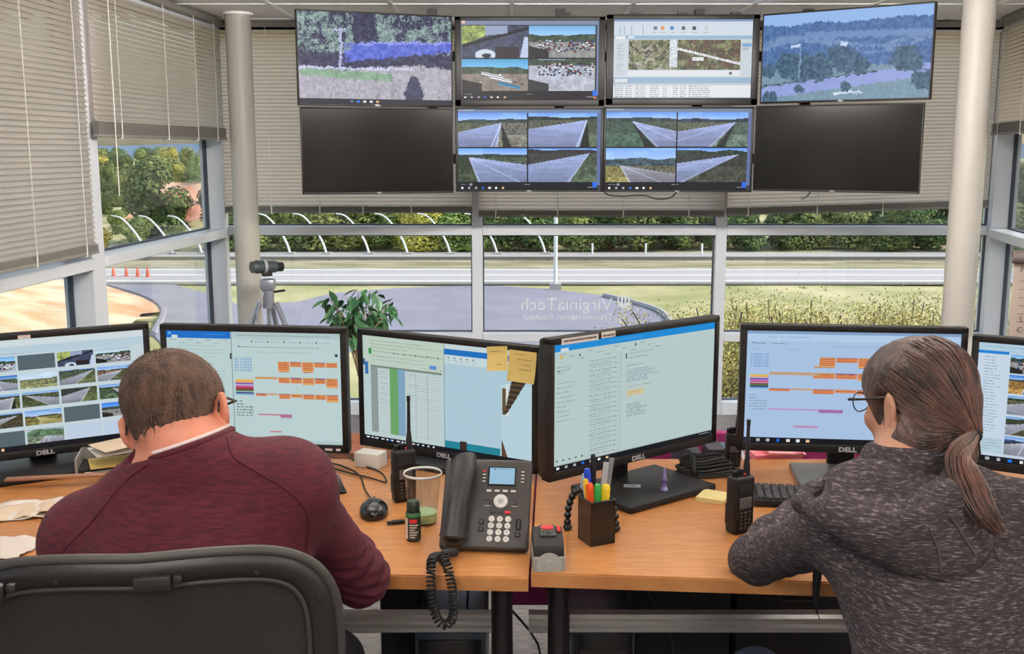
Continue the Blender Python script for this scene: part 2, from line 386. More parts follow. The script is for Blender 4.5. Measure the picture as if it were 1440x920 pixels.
# asphalt lot: big rounded dark apron on the near side of the road
lotpx = [(128, 386), (160, 390), (217, 392), (252, 402), (296, 414), (340, 430), (420, 424), (470, 412), (560, 405), (640, 402), (700, 402), (780, 407), (850, 416), (900, 428), (935, 442), (950, 470), (930, 520), (860, 560)]
lotpx += [(300, 560), (215, 470), (228, 446), (226, 432), (200, 417), (150, 402)]
lot = MB().prism([tuple(onz(x, y, ZG + .06).xy) for x, y in lotpx][::-1], ZG - .1, ZG + .06).build('asphalt_lot', M_asph); lot['kind'] = 'structure'
# curb edge on the right side of the lot and beside the dirt
ce = smooth_path([onz(x, y, ZG + .1) for x, y in [(850, 416), (900, 428), (935, 442), (950, 470)]]); struct(MB().tube(ce, .12, 6).build('trim_1', M_conc))
ce = smooth_path([onz(x, y, ZG + .1) for x, y in [(150, 402), (200, 417), (226, 432), (228, 446), (215, 470)]]); struct(MB().tube(ce, .12, 6).build('trim_2', M_asph))
# orange earth mound on the left
M_dirt = mat('orange_clay_earth', rgb(206, 150, 104), .95, col2=rgb(240, 208, 172), scale=.55, detail=9, bump=.5)
c0 = onz(40, 440, ZG)
vs = []; fs = []; n1, n2 = 46, 46
edge = [onz(x, y, ZG) for x, y in [(228, 438), (200, 420), (150, 404), (97, 398), (-60, 388)]]
for j in range(n2 + 1):
    v_ = j / n2
    for i in range(n1 + 1):
        u_ = i / n1; y = 18 + v_ * 32
        # right border of the dirt as a function of y
        py = 460 + F * math.tan(math.atan((CZ - ZG) / y) - TH)
        xr = np.interp(py, [388, 398, 404, 420, 432, 446, 470, 600], [-80, 97, 150, 200, 226, 229, 215, 180])
        X1 = (xr - 720) / F * (y * CT + (CZ - ZG) * ST); X0 = -48
        x = X0 + (X1 - X0) * u_; d = (X1 - x)
        h = min(1, d / 9) ** 1.3 * 1.7 * math.sin(PI * min(1, max(0, v_ * 1.05))) ** .6
        vs.append((x, y, ZG + .12 + h + .25 * noise.noise(Vector((x * .35, y * .35, 3))) * min(1, d / 2)))
for j in range(n2):
    for i in range(n1): a = j * (n1 + 1) + i; fs.append((a, a + 1, a + n1 + 2, a + n1 + 1))
tag(MB().add(vs, fs).build('dirt_mound', M_dirt, smooth=180), 'mound of bare orange earth outside the left windows beside the curved drive', 'dirt mound')
vs = []; fs = []
for j in range(13):
    for i in range(17):
        u_, v_ = i / 16, j / 12; x = (196 + 105 * u_ - 720) / F * 83; y = 80 + 7 * v_
        vs.append((x, y + noise.noise(Vector((x * .3, y, 1))) * 1.5, -3.7 + 2.9 * v_ * (.55 + .45 * math.sin(PI * u_ * .9 + .2)) + noise.noise(Vector((x * .4, y * .4, 7))) * .7))
for j in range(12):
    for i in range(16): a = j * 17 + i; fs.append((a, a + 1, a + 18, a + 17))
tag(MB().add(vs, fs).build('clay_bank', mat('red_clay_bank', rgb(206, 132, 98), .95, col2=rgb(236, 190, 160), scale=.4, detail=8), smooth=180), 'eroded red clay bank among the trees seen through the upper left window', 'clay bank')
# traffic cones
for i, (x, y) in enumerate([(160, 391), (178, 391), (194, 391.5), (208, 392)]):
    p = onz(x, y, ZG + .06); c = thing('traffic_cone', 'small orange traffic cone in the row at the end of the curved drive', 'traffic cone', p, 0, 'orange cones outside the left window')
    MB().lathe([(.11, .03), (.035, .5), (0, .5)], n=10).build('cone', mat('cone_orange', rgb(235, 96, 60), .6), c); MB().box((0, 0, .02), (.28, .28, .03)).build('base', M_rubber, c)
# leaning spray towers along the highway
Ywt = 60.6; towers = [(205, 337), (243, 335), (284, 329), (409, 352), (460, 352), (520, 354), (574, 352), (634, 350), (700, 352), (768, 350)]
for i, (x, y) in enumerate(towers):
    b = at(x, y, Ywt); t = thing('roadside_mast', 'curved white mast by the highway, ' + ['leftmost of the row in the left window', 'second of three in the left window', 'third of three, nearest the left window corner', 'first right of the round column', 'second right of the round column', 'above the potted plant leaves', 'right of the potted plant', 'left of the first back mullion', 'just right of the first back mullion', 'last of the row beside the lamp post'][i], 'mast', (b.x, Ywt, ZG), 0, 'curved white masts along the highway')
    hh = (at(x, 302, Ywt).z - ZG) if x > 300 else (at(x, 305, Ywt).z - ZG)
    pts = smooth_path([(0, 0, 0), (-.25, 0, hh * .35), (-.75, 0, hh * .7), (-1.35, 0, hh * .97), (-1.9, 0, hh * 1.03)])
    MB().tube(pts, [.075 - .04 * k / len(pts) for k in range(len(pts))], 6).build('mast_arm', M_white, t)
    MB().box((0, 0, .12), (.5, .5, .24)).build('footing', M_conc, t)
b = onz(781, 408, ZG); t = thing('lamp_post', 'tall thin white lamp post standing at the edge of the asphalt lot', 'lamp post', (b.x, b.y, ZG))
MB().tube([(0, 0, 0), (0, 0, 7)], .085, 8).build('pole', M_white, t); MB().box((.3, 0, 7), (.9, .25, .12)).build('lamp_head', M_white, t); MB().box((0, 0, .15), (.5, .5, .3)).build('footing', M_conc, t)
for i, x in enumerate([833, 908, 987]):
    b = at(x, 356, 60.4); tag(MB().tube([(0, 0, 0), (0, 0, .62)], .06, 6).build('marker_post', M_white, loc=(b.x, 60.4, ZG + .15)), 'short white marker post standing at the far side of the highway median', 'post', 'white marker posts in the highway median')

# ------------------------------------------------------------------ trees and shrubs
M_leafs = [mat('foliage_' + nm, rgb(*a), .8, col2=rgb(*b), scale=.9, detail=6, objvar=.22, spec=.2) for nm, a, b in (('dark', (66, 92, 56), (134, 150, 84)), ('mid', (100, 124, 66), (172, 180, 104)), ('autumn', (140, 136, 66), (214, 200, 100)))]
M_bark = mat('tree_bark', rgb(104, 90, 78), .9, var=.3, scale=3)
def crown_mesh(seed, H, R, N, leaf, m, base=.03):
    rnd = random.Random(seed); lobes = [(Vector((rnd.uniform(-.5, .5) * R, rnd.uniform(-.5, .5) * R, H * (base + .13 + .68 * rnd.random() ** 1.25))), R * rnd.uniform(.38, .62)) for _ in range(11)]
    vs = []; fs = []
    for i in range(N):
        c, r = rnd.choice(lobes); d = Vector((rnd.gauss(0, 1), rnd.gauss(0, 1), rnd.gauss(0, 1))).normalized()
        p = c + d * r * (1 - .35 * rnd.random() ** 2)
        if p.z < H * base: p.z = H * base + rnd.random() * .1 * H
        q = (d + Vector((rnd.uniform(-.7, .7), rnd.uniform(-.7, .7), rnd.uniform(-.3, .9)))).normalized(); a = q.orthogonal().normalized(); b = q.cross(a); th = rnd.uniform(0, PI)
        u = (a * math.cos(th) + b * math.sin(th)) * leaf * rnd.uniform(.6, 1.2); v = (b * math.cos(th) - a * math.sin(th)) * leaf * rnd.uniform(.4, .8)
        k = len(vs); vs += [p - u, p - v * .8 + q * leaf * .15, p + u, p + v]; fs.append((k, k + 1, k + 2, k + 3))
    return MB().add(vs, fs).mesh('crown', m)
crowns = [[crown_mesh(10 + k * 7 + s, 6, 2.4, 4300, .19, M_leafs[k]) for s in range(2)] for k in range(3)]
trunk = MB().tube([(0, 0, -.3), (.05, 0, 1.5), (-.1, .1, 3.6)], [.16, .12, .05], 7).mesh('trunk', M_bark)
TL_ = {'near': ['dark green tree in the woodland row behind the highway', 'mid green tree in the woodland row behind the highway', 'yellowing autumn tree in the woodland row behind the highway'],
       'hill': ['dark tree of the wooded hillside seen through the left window', 'green tree of the wooded hillside seen through the left window', 'yellow green tree of the wooded hillside seen through the left window']}
def tree(x, y, z, s, kind, where, rnd, wd=1.0):
    t = thing('tree', TL_[where][kind], 'tree', (x, y, z), rnd.uniform(0, 6.28), {'near': 'trees behind the highway, ', 'hill': 'trees on the wooded hillside, '}[where] + ['dark', 'green', 'yellow'][kind])
    t.scale = (s * wd * rnd.uniform(.9, 1.2), s * wd * rnd.uniform(.9, 1.2), s)
    o = link('crown', crowns[kind][rnd.randrange(2)], t); link('trunk', trunk, t)
rnd = random.Random(4)
def gy_(y): return ZG + (min(1, (y - 62) / 160) * 2.4 if y > 62 else 0)
for i in range(34):                     # first row seen under the blinds
    x = -31 + i * 2.15 + rnd.uniform(-.5, .5); px = 720 + x / 63.5 * F
    kind = rnd.choice([0, 1, 1, 2, 2]) if px < 665 else rnd.choice([0, 0, 0, 1])
    tree(x, 63.2 + rnd.uniform(0, 1.8), gy_(64), rnd.uniform(.46, .62) if px > 320 else rnd.uniform(.24, .36), kind, 'near', rnd, 1.35)
for i in range(22):
    x = -22 + i * 3.1 + rnd.uniform(-.7, .7); tree(x, 67.5 + rnd.uniform(0, 3), gy_(71), rnd.uniform(.85, 1.0), rnd.choice([0, 0, 1, 2]) if x < -2 else 0, 'near', rnd, 1.1)
for k, (Y, sc_, nn) in enumerate(((76, .40, 8), (92, .55, 8), (104, .66, 8), (118, .76, 8), (136, .85, 8), (160, .92, 8), (190, 1.0, 9), (225, .98, 9))):
    for i in range(nn):
        x = Y * (-.44 + .185 * (i + .5) / nn) + rnd.uniform(-1, 1)
        if Y < 80 and x > -.36 * Y: continue
        tree(x, Y + rnd.uniform(-3, 3), gy_(Y) - .1, .74 * sc_ * rnd.uniform(.9, 1.08), rnd.choice([0, 1, 1, 2]), 'hill', rnd)
for k, Y in enumerate((70, 84, 102, 126, 155)):          # the wood goes on to the left of the picture
    for i in range(6): tree(Y * (-.82 + .37 * (i + .5) / 6) + rnd.uniform(-1, 1), Y + rnd.uniform(-3, 3), gy_(Y) - .1, (.5, .62, .72, .8, .9)[k], rnd.choice([0, 1, 1, 2]), 'hill', rnd)
# far blue ridge
pts = []; vs = []; fs = []
for i in range(61):
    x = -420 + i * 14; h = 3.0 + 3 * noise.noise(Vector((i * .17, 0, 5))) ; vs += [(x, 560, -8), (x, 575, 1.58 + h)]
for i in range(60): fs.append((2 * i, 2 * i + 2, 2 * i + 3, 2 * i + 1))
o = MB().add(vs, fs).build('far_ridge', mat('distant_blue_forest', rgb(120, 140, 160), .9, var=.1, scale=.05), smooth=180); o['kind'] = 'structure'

# leafy shrubs right outside the glass
M_sh = mat('shrub_leaves', rgb(140, 150, 74), .7, col2=rgb(232, 208, 128), scale=3.5, detail=5, objvar=.15)
def shrub(x, y, s, label, seed, W=1.0, leaf=.018, N=20000):
    rnd = random.Random(seed); z = -1.5
    t = thing('shrub', label, 'shrub', (x, y, z))
    st = MB(); tips = []
    for i in range(40):
        a = rnd.uniform(0, 6.28); q = rnd.uniform(.1, 1.15) * W; h = s * rnd.uniform(.7, 1)
        p = [(0, 0, 0), (q * .35 * math.cos(a), q * .35 * math.sin(a), h * .5), (q * .8 * math.cos(a + .2), q * .8 * math.sin(a + .2), h)]
        pp = smooth_path(p, 4); st.tube(pp, [.018 - .0014 * k for k in range(len(pp))], 5); tips += pp[2:]
    st.build('stems', M_bark, t, kind='stuff')
    vs = []; fs = []
    for i in range(N):
        c = rnd.choice(tips); p = c + Vector((rnd.gauss(0, .12), rnd.gauss(0, .12), rnd.gauss(0, .08))); q = Vector((rnd.gauss(0, 1), rnd.gauss(0, 1), rnd.gauss(.5, 1))).normalized()
        a = q.orthogonal().normalized(); b = q.cross(a); l = leaf * rnd.uniform(.5, 1.1); k = len(vs)
        vs += [p - a * l, p - b * l * .45, p + a * l, p + b * l * .45]; fs.append((k, k + 1, k + 2, k + 3))
    MB().add(vs, fs).build('leaves', M_sh, t, kind='stuff')
shr = [(925, 10.5, .92), (968, 10.2, 1.12), (1010, 9.6, 1.36), (1065, 10.4, 1.3), (1130, 9.6, 1.42), (1190, 9.0, 1.42), (1245, 9.8, 1.36), (1300, 9.2, 1.38), (757, 9.2, .62), (1425, 9.8, 1.35)]
wh = ['below the left end of the row right of the lettering', 'second from the left in the row outside the right panes', 'directly left of the right hand mullion', 'just right of the right hand mullion', 'tallest above the right desk screen', 'in the middle of the right pane', 'right of the middle of the right pane', 'beside the right round column', 'seen between the two centre desk screens', 'outside the right wall window']
for i, (px, Y, s) in enumerate(shr):
    p = at(px, 440, Y); shrub(p.x, Y, s * (1.19 if px > 1000 else 1.08), 'yellow green leafy shrub outside, ' + wh[i], 50 + i)

# ------------------------------------------------------------------ what the screens show: small rasters turned into coloured mesh faces
class Cv:
    def __init__(s, W, H, bg, seed=0):
        s.W, s.H = W, H; s.a = np.zeros((H, W, 3), np.float32); s.a[:] = np.array(bg, np.float32) / 255; s.r = np.random.RandomState(seed)
    def rect(s, x, y, w, h, c, al=1.0):
        x0, y0 = max(0, int(round(x))), max(0, int(round(y))); x1, y1 = max(x0, int(round(x + w))), max(y0, int(round(y + h)))
        q = s.a[y0:y1, x0:x1]; q[:] = q * (1 - al) + np.array(c, np.float32) / 255 * al
    def text(s, x, y, w, c=(110, 120, 125), al=.7, h=1):
        i = x
        while i < x + w:
            l = s.r.randint(2, 7); s.rect(i, y, min(l, x + w - i), h, c, al * s.r.uniform(.6, 1)); i += l + 1 + (s.r.rand() < .3)
    def rows(s, x, y, w, n, dy, c=(110, 120, 125), al=.6, jit=.5):
        for k in range(n): s.text(x, y + k * dy, w * (1 - jit * s.r.rand()), c, al)
    def scene(s, x, y, w, h, f):
        x, y, w, h = map(int, map(round, (x, y, w, h))); w = min(w, s.W - x); h = min(h, s.H - y)
        if w < 2 or h < 2: return
        s.a[y:y + h, x:x + w] = np.clip(f(w, h, s.r), 0, 255) / 255
def vn(h, w, sy, sx, r):
    gy, gx = max(2, int(h / sy) + 2), max(2, int(w / sx) + 2); g_ = r.rand(gy, gx)
    yy = np.linspace(0, gy - 1.001, h); xx = np.linspace(0, gx - 1.001, w); y0 = yy.astype(int); x0 = xx.astype(int)
    fy = (yy - y0)[:, None]; fx = (xx - x0)[None, :]; fy = fy * fy * (3 - 2 * fy); fx = fx * fx * (3 - 2 * fx)
    return (g_[y0][:, x0] * (1 - fy) * (1 - fx) + g_[y0 + 1][:, x0] * fy * (1 - fx) + g_[y0][:, x0 + 1] * (1 - fy) * fx + g_[y0 + 1][:, x0 + 1] * fy * fx)
def fb(h, w, sc_, r): return np.clip((vn(h, w, sc_, sc_, r) * .42 + vn(h, w, sc_ / 2.3, sc_ / 2.3, r) * .30 + r.rand(h, w) * .28 - .5) * 1.45 + .5, 0, 1)
def hway(hy=.3, vx=.5, uL=-1, uR=.6, sky1=(110, 160, 225), sky2=(205, 220, 240), hill=(60, 75, 60), gl=(130, 130, 90), gr_=(100, 110, 75), road=(170, 175, 190), hill_h=.12, lanes=(-.2, .2), rail=None, hillslope=0, dark=1, bot=None):
    def f(w, h, r):
        Y, X = np.mgrid[0:h, 0:w]; xn = X / w; yn = Y / h; o = np.zeros((h, w, 3))
        t = np.clip(yn / hy, 0, 1)[..., None]; o[:] = np.array(sky1) * (1 - t) + np.array(sky2) * t
        o += (vn(h, w, h * .15, w * .3, r)[..., None] > .62) * 18 * (1 - t)
        nz = fb(h, w, 5, r)[..., None]
        nz = nz * .9 - .03; hl = hy - hill_h * (.55 + .45 * vn(1, w, 1, w / 3.0, r)[0]) + hillslope * (np.arange(w) / w - vx)
        m = yn > hl[None, :]; o[m] = (np.array(hill) * (.45 + 1.1 * nz))[m]
        g_ = yn > hy; u = (xn - vx) / np.maximum(yn - hy, .004)
        gcol = np.where((u < (uL + uR) / 2)[..., None], np.array(gl), np.array(gr_)) * (.55 + .9 * nz); o[g_] = gcol[g_]
        rd = g_ & (u > uL) & (u < uR); sh_ = (1.08 - .30 * np.clip((yn - hy) / (1 - hy), 0, 1))[..., None]; st_ = (.92 + .14 * vn(h, w, 3, w / 2, r))[..., None]; o[rd] = (np.array(road) * (.93 + .12 * nz) * sh_ * st_)[rd]
        tr_ = g_ & ~rd & (nz[..., 0] > .52) & (yn < hy + .35); o[tr_] *= .5
        aa = .012 / np.maximum(yn - hy, .02)
        for l in lanes:
            q = rd & (abs(u - l) < np.maximum(aa, .02)); o[q] = o[q] * .45 + np.array((240, 240, 245)) * .55
        for l in (uL, uR):
            q = g_ & (abs(u - l) < np.maximum(aa, .03)); o[q] = o[q] * .5 + 235 * .5
        if rail:
            q = g_ & (abs(u - rail) < .07 + .02); o[q] = o[q] * .35
        return o * dark
    return f
def lotscene(seed=0, sky_=(120, 175, 225), ground=(150, 150, 150), cars=60, dark=1, hy=.33, bus=False):
    def f(w, h, r):
        Y, X = np.mgrid[0:h, 0:w]; yn = Y / h; xn = X / w; o = np.zeros((h, w, 3)); nz = fb(h, w, 6, r)[..., None]
        o[:] = np.array(sky_) + (yn / hy * 40)[..., None]
        hl = hy - .08 * vn(1, w, 1, w / 4, r)[0]; m = yn > hl[None]; o[m] = (np.array((62, 78, 62)) * (.5 + nz))[m]
        m = yn > hy + .16; o[m] = (np.array(ground) * (.8 + .35 * nz))[m]
        for k in range(cars):
            cx, cy = r.randint(int(w * .15), w - 3), int(h * (hy + .12 + .35 * r.rand())); c = [(235, 238, 245), (60, 65, 75), (180, 185, 195), (120, 50, 45), (70, 95, 150)][r.randint(5)]
            o[cy:cy + 2, cx:cx + 3] = c; o[cy + 2:cy + 3, cx:cx + 3] = (40, 42, 48)
        if bus:
            for k, (a, b, c) in enumerate(((.30, .40, (235, 240, 245)), (.42, .52, (240, 240, 245)), (.55, .72, (40, 150, 200)))):
                for j in range(int(w * .34)):
                    xx = int(w * a) + j; yy = int(h * b + j * .22)
                    if xx < w: o[yy:yy + int(h * .1), xx] = c; o[yy + int(h * .04):yy + int(h * .06), xx] = (40, 45, 60)
        dk = (yn > .62 + .5 * xn) & (xn < .3); o[dk] *= .25
        return o * dark
    return f
def garage(w, h, r):
    Y, X = np.mgrid[0:h, 0:w]; yn = Y / h; xn = X / w; nz = fb(h, w, 6, r)[..., None]; o = np.zeros((h, w, 3)); o[:] = np.array((62, 70, 95)) * (.7 + .6 * nz)
    m = (yn < .62 - .9 * xn); o[m] = (np.array((150, 165, 95)) * (.6 + .8 * nz))[m]; m = (abs(yn + .55 * xn - .62) < .05); o[m] = (25, 25, 30)
    m = (xn > .35) & (xn < .68) & (yn < .3 - .2 * (xn - .35)); o[m] = (150, 165, 195); m = (yn > .65) & (xn > .5) & (xn < .85); o[m] = (40, 30, 35)
    m = ((xn - .35) ** 2 * 5 + (yn - .9) ** 2 * 4 < .12); o[m] = (205, 218, 235); m = ((xn - .37) ** 2 * 12 + (yn - .92) ** 2 * 12 < .06); o[m] = (35, 40, 55); m = (xn > .93 - .1 * (yn - .4)) & (yn > .35); o[m] = (190, 205, 235)
    return o
def aerial(w, h, r):
    Y, X = np.mgrid[0:h, 0:w]; xn = X / w; yn = Y / h; a = fb(h, w, 9, r); b = fb(h, w, 5, r); o = np.zeros((h, w, 3)); o[:] = (72, 66, 52)
    o[a > .5] = (98, 108, 72); o[a > .62] = (132, 140, 96); o[(b > .6) & (xn < .4)] = (168, 166, 150); o[(b > .62) & (xn > .5)] = (104, 72, 64)
    m = abs(yn - (.3 + .9 * (xn - .45))) < .04; o[m & (xn > .42)] = (215, 220, 225); m = (abs(xn - .40) < .035) & (yn < .9); o[m] = (205, 215, 222); m = (abs(xn - .62) < .05) & (abs(yn - .62) < .06); o[m] = (220, 225, 228)
    return o * (.8 + .4 * r.rand(h, w)[..., None])
def woods(w, h, r):        # blue tinted hillside seen through bare trees
    Y, X = np.mgrid[0:h, 0:w]; xn = X / w; yn = Y / h; n1 = fb(h, w, 8, r); n2 = fb(h, w, 4, r); o = np.zeros((h, w, 3)); xn = xn + (fb(h, w, 7, r) - .5) * .03; yn = yn + (fb(h, w, 6, r) - .5) * .05
    o[:] = (52, 52, 84); o += (n2[..., None] - .5) * np.array((60, 70, 70))
    m = (n1 > .5) & (yn < .45) & ((xn < .35) | (xn > .5)); o[m] = np.stack([88 + 90 * n2, 112 + 90 * n2, 120 + 70 * n2], -1)[m]
    m = (yn > .3) & (yn < .62) & (abs(yn - (.5 - .16 * xn)) < .12 * (1.1 - .6 * xn)) & (xn > .25 + .1 * n1); o[m] = np.stack([58 + 60 * n2, 76 + 60 * n2, 190 + 40 * n2], -1)[m]
    m = abs(yn - (.37 - .07 * xn)) < .012; o[m & (xn > .38)] = (150, 160, 240)
    b = .60 + .05 * np.sin(xn * 5) + .28 * np.clip(xn - .72, 0, 1)
    m = yn > b; o[m] = np.stack([150 + 50 * n2, 150 + 45 * n2, 165 + 40 * n2], -1)[m]
    m2 = m & (abs(yn - .70 - .12 * (xn - .3)) < .05) & (xn < .6); o[m2] = np.stack([118 + 40 * n2, 150 + 40 * n2, 130 + 30 * n2], -1)[m2]
    m3 = abs(yn - .63) < .012; o[m3 & (xn < .75)] = (205, 210, 240)
    for k in range(16):
        x0 = r.uniform(.2, 1); y1 = r.uniform(.35, .6); wv = .01 * np.sin(yn * 30 + k)
        q = (abs(xn - x0 - wv) < .0025) & (yn > y1); o[q] = o[q] * .75 + np.array((90, 85, 100)) * .12
    q = (abs(xn - .265) < .008) & (yn > .17) & (yn < .66); o[q] = (190, 195, 235); q = (abs(yn - .19) < .008) & (abs(xn - .265) < .035); o[q] = (190, 195, 235)
    m = ((xn - .74) ** 2 * 90 / np.maximum(.12, (yn - .6) * 3) + (yn - .88) ** 2 * 10 < .35); o[m] = np.stack([38 + 40 * n2, 42 + 40 * n2, 72 + 40 * n2], -1)[m]
    return o
def vista(w, h, r):        # blue tinted countryside with round trees and a road
    Y, X = np.mgrid[0:h, 0:w]; xn = X / w; yn = Y / h; n1 = fb(h, w, 7, r); n2 = fb(h, w, 3.5, r); o = np.zeros((h, w, 3)); o[:] = (148, 185, 235); xn = xn + (fb(h, w, 6, r) - .5) * .022; yn = yn + (fb(h, w, 5, r) - .5) * .04
    hl = .10 + .05 * vn(1, w, 1, w / 5, r)[0]; m = yn > hl[None]; o[m] = np.stack([58 + 40 * n2, 88 + 50 * n2, 140 + 50 * n2], -1)[m]
    m = (yn > .2) & (abs(yn - .24 - .05 * xn) < .035) & (xn > .25); o[m] = (112, 142, 190)
    m = (yn > .25) & (abs(yn - .36 + .08 * np.sin(xn * 7)) < .05) & (n1 > .4); o[m] = np.stack([100 + 30 * n2, 130 + 30 * n2, 178 + 20 * n2], -1)[m]
    m = yn > .62; o[m] = np.stack([108 + 25 * n2, 138 + 25 * n2, 160 + 20 * n2], -1)[m]
    m = abs(yn - (.90 - .21 * xn)) < .065; o[m] = np.stack([140 + 15 * n2, 155 + 15 * n2, 215 + 10 * n2], -1)[m]
    q = abs(yn - (.815 - .18 * xn)) < .007; o[q & (xn < .7)] = (52, 66, 80)
    for cx, cy, s_ in ((.17, .58, .09), (.25, .62, .1), (.35, .62, .1), (.48, .5, .08), (.52, .56, .09), (.6, .62, .06), (.86, .56, .085), (.9, .6, .06), (.04, .64, .05), (.24, .86, .032), (.52, .85, .035), (.97, .8, .07), (.05, .95, .05)):
        m = ((xn - cx) ** 2 * 1.0 + ((yn - cy) * .62) ** 2 < s_ ** 2 * (.5 + n1)); o[m] = np.stack([38 + 60 * n2, 68 + 60 * n2, 92 + 60 * n2], -1)[m]
    q = (abs(xn - .235) < .003) & (yn > .4) & (yn < .75); o[q] = (150, 175, 215)
    q = (abs(yn - .93 + .02 * xn) < .012) & (xn > .45) & (xn < .62); o[q] = (215, 225, 240)
    q = (abs(yn - .37) < .018) & ((abs(xn - .21) < .03) | (abs(xn - .5) < .02)); o[q] = (195, 215, 245)
    return o
W_, K_ = (238, 242, 248), (16, 18, 24)
def taskbar(c, y, h, x0=0, x1=None, wide=False):
    x1 = x1 or c.W; c.rect(x0, y, x1 - x0, h, K_)
    cols = [(235, 240, 245), (170, 176, 184), (180, 180, 190), (30, 110, 220), (225, 225, 215), (235, 240, 245), (230, 190, 150)]
    for i, k in enumerate(cols): c.rect(x0 + 4 + i * c.W * .048, y + h * .3, c.W * .016, h * .42, k)
    c.rect(x1 - c.W * .09, y + h * .35, c.W * .07, 1, (150, 155, 160)); c.rect(x1 - 3, y, 3, h, (60, 65, 75))
TILES = [hway(.28, .62, -2.2, -.1, rail=.12, gr_=(150, 140, 110)), hway(.2, .85, -3.2, -.15, hill=(48, 62, 46), gl=(120, 118, 88), rail=-.05), hway(.25, .15, .2, 3.6, hill=(60, 72, 58), gl=(70, 80, 50), gr_=(105, 115, 80), lanes=(1, 2), hill_h=.1), hway(.14, .88, -2.6, -.35, hill=(60, 50, 46), gl=(90, 84, 70), hill_h=.14)]
TILES2 = [hway(.25, .36, .5, 2.2, lanes=(1.1,), hill=(52, 70, 60), gl=(88, 112, 82), rail=.35), hway(.28, .82, -3, -.5, lanes=(-1.5,), hill=(44, 58, 62), gr_=(110, 125, 95), rail=-.3), hway(.5, .2, .3, 3.2, hill=(74, 92, 88), gl=(186, 166, 88), gr_=(140, 130, 92), road=(168, 160, 148), sky1=(140, 180, 235), hill_h=.24, lanes=(1.2,)), hway(.18, .88, -3.4, -1.0, hill=(52, 70, 48), gl=(76, 80, 64), gr_=(82, 78, 58), hill_h=.14, lanes=(-2.2,))]
def four(c, x, y, w, h, fs_, gap=1.5):
    hw_, hh = (w - gap) / 2, (h - gap) / 2
    for i, f in enumerate(fs_): c.scene(x + (i % 2) * (hw_ + gap), y + (i // 2) * (hh + gap), hw_, hh, f)
def tv_woods():
    c = Cv(216, 122, K_, 3); c.scene(0, 0, 216, 116, woods); c.rect(0, 115, 216, 7, (34, 36, 48))
    for i in range(5): c.rect(70 + i * 9, 117, 4, 3, [(90, 110, 150), (40, 120, 240), (225, 225, 220), (220, 225, 230), (230, 170, 110)][i])
    return c
def tv_quad():
    c = Cv(193, 111, K_, 5); c.rect(0, 0, 193, 6, (128, 138, 168)); c.rect(0, 0, 6, 4, (225, 190, 170)); c.rect(190, 0, 3, 111, (110, 130, 160)); c.rect(0, 0, 1, 111, (120, 125, 140))
    four(c, 1, 7, 187, 92, [garage, lotscene(1, cars=90), lotscene(2, sky_=(80, 160, 210), ground=(140, 128, 120), cars=6, bus=True, hy=.3), lotscene(3, sky_=(150, 180, 200), ground=(185, 190, 205), cars=90, hy=.02)])
    c.text(4, 103, 12, (190, 195, 205), .8); c.text(92, 103, 9, (190, 195, 205), .9); taskbar(c, 105, 6); c.rect(185, 98, 6, 8, (40, 110, 235)); c.rect(186, 107, 4, 3, (210, 120, 70)); return c
def tv_app():
    c = Cv(193, 113, (196, 208, 220), 6); c.rect(0, 0, 193, 3, (120, 150, 190)); c.rect(0, 3, 193, 4, (205, 214, 226)); c.rect(0, 7, 193, 16, (206, 218, 228)); c.rect(0, 23, 193, 5, (150, 182, 208)); c.rect(0, 28, 20, 55, (205, 212, 220)); c.rect(2, 24, 14, 4, (232, 236, 240)); c.rect(20, 24, 8, 3, (225, 232, 240))
    for i, (x, k) in enumerate(((55, (110, 120, 140)), (65, (225, 150, 90)), (78, (60, 130, 190)), (94, (90, 95, 105)), (109, (60, 70, 80)), (126, (190, 200, 205)))): c.rect(x, 10, 5, 5, k); c.text(x - 1, 18, 8, (90, 100, 115), .6)
    for x in (8, 14, 24, 40): c.rect(x, 9, 1, 12, (150, 160, 175))
    c.scene(21, 29, 156, 43, aerial); c.rect(20, 73, 158, 8, (222, 226, 230)); c.rect(162, 75, 4, 4, (90, 95, 100)); c.rect(178, 28, 15, 55, (200, 208, 216)); c.rect(179, 34, 13, 5, (120, 165, 205)); c.rect(180, 40, 8, 4, (170, 180, 190))
    c.rows(5, 35, 11, 14, 3.2, (120, 130, 145), .7); c.rect(0, 83, 193, 8, (150, 178, 205)); c.rect(2, 85, 18, 5, (215, 222, 230)); c.rect(0, 91, 193, 3, (188, 196, 206)); c.rect(0, 94, 193, 19, (225, 229, 234))
    for j in range(6):
        for x, ww in ((2, 12), (17, 9), (31, 14), (52, 12), (70, 6), (84, 7), (94, 8), (106, 30)): c.text(x, 95 + j * 3, ww, (90, 100, 120), .85)
    c.rect(0, 112, 193, 1, (100, 110, 125)); return c
def tv_vista():
    c = Cv(232, 120, K_, 8); c.scene(0, 0, 232, 120, vista); return c
def tv_hw(tl, seed):
    c = Cv(205, 115, K_, seed); c.rect(0, 0, 205, 5, (112, 128, 160)); c.rect(0, 0, 24, 2, (150, 165, 190)); four(c, 0, 5, 200, 98, tl); c.a[5:108] = np.clip(c.a[5:108] * np.array([.93, .99, 1.16]), 0, 1); c.rect(200, 5, 5, 110, (96, 112, 158)); c.text(4, 106, 10, (190, 195, 205), .8); c.rect(16, 105, 4, 3, (150, 155, 165)); c.text(94, 106, 10, (190, 195, 205), .9); taskbar(c, 108, 7); c.rect(194, 103, 6, 8, (40, 110, 235)); return c
SG = (188, 208, 208)      # soft green grey of the desktop screens
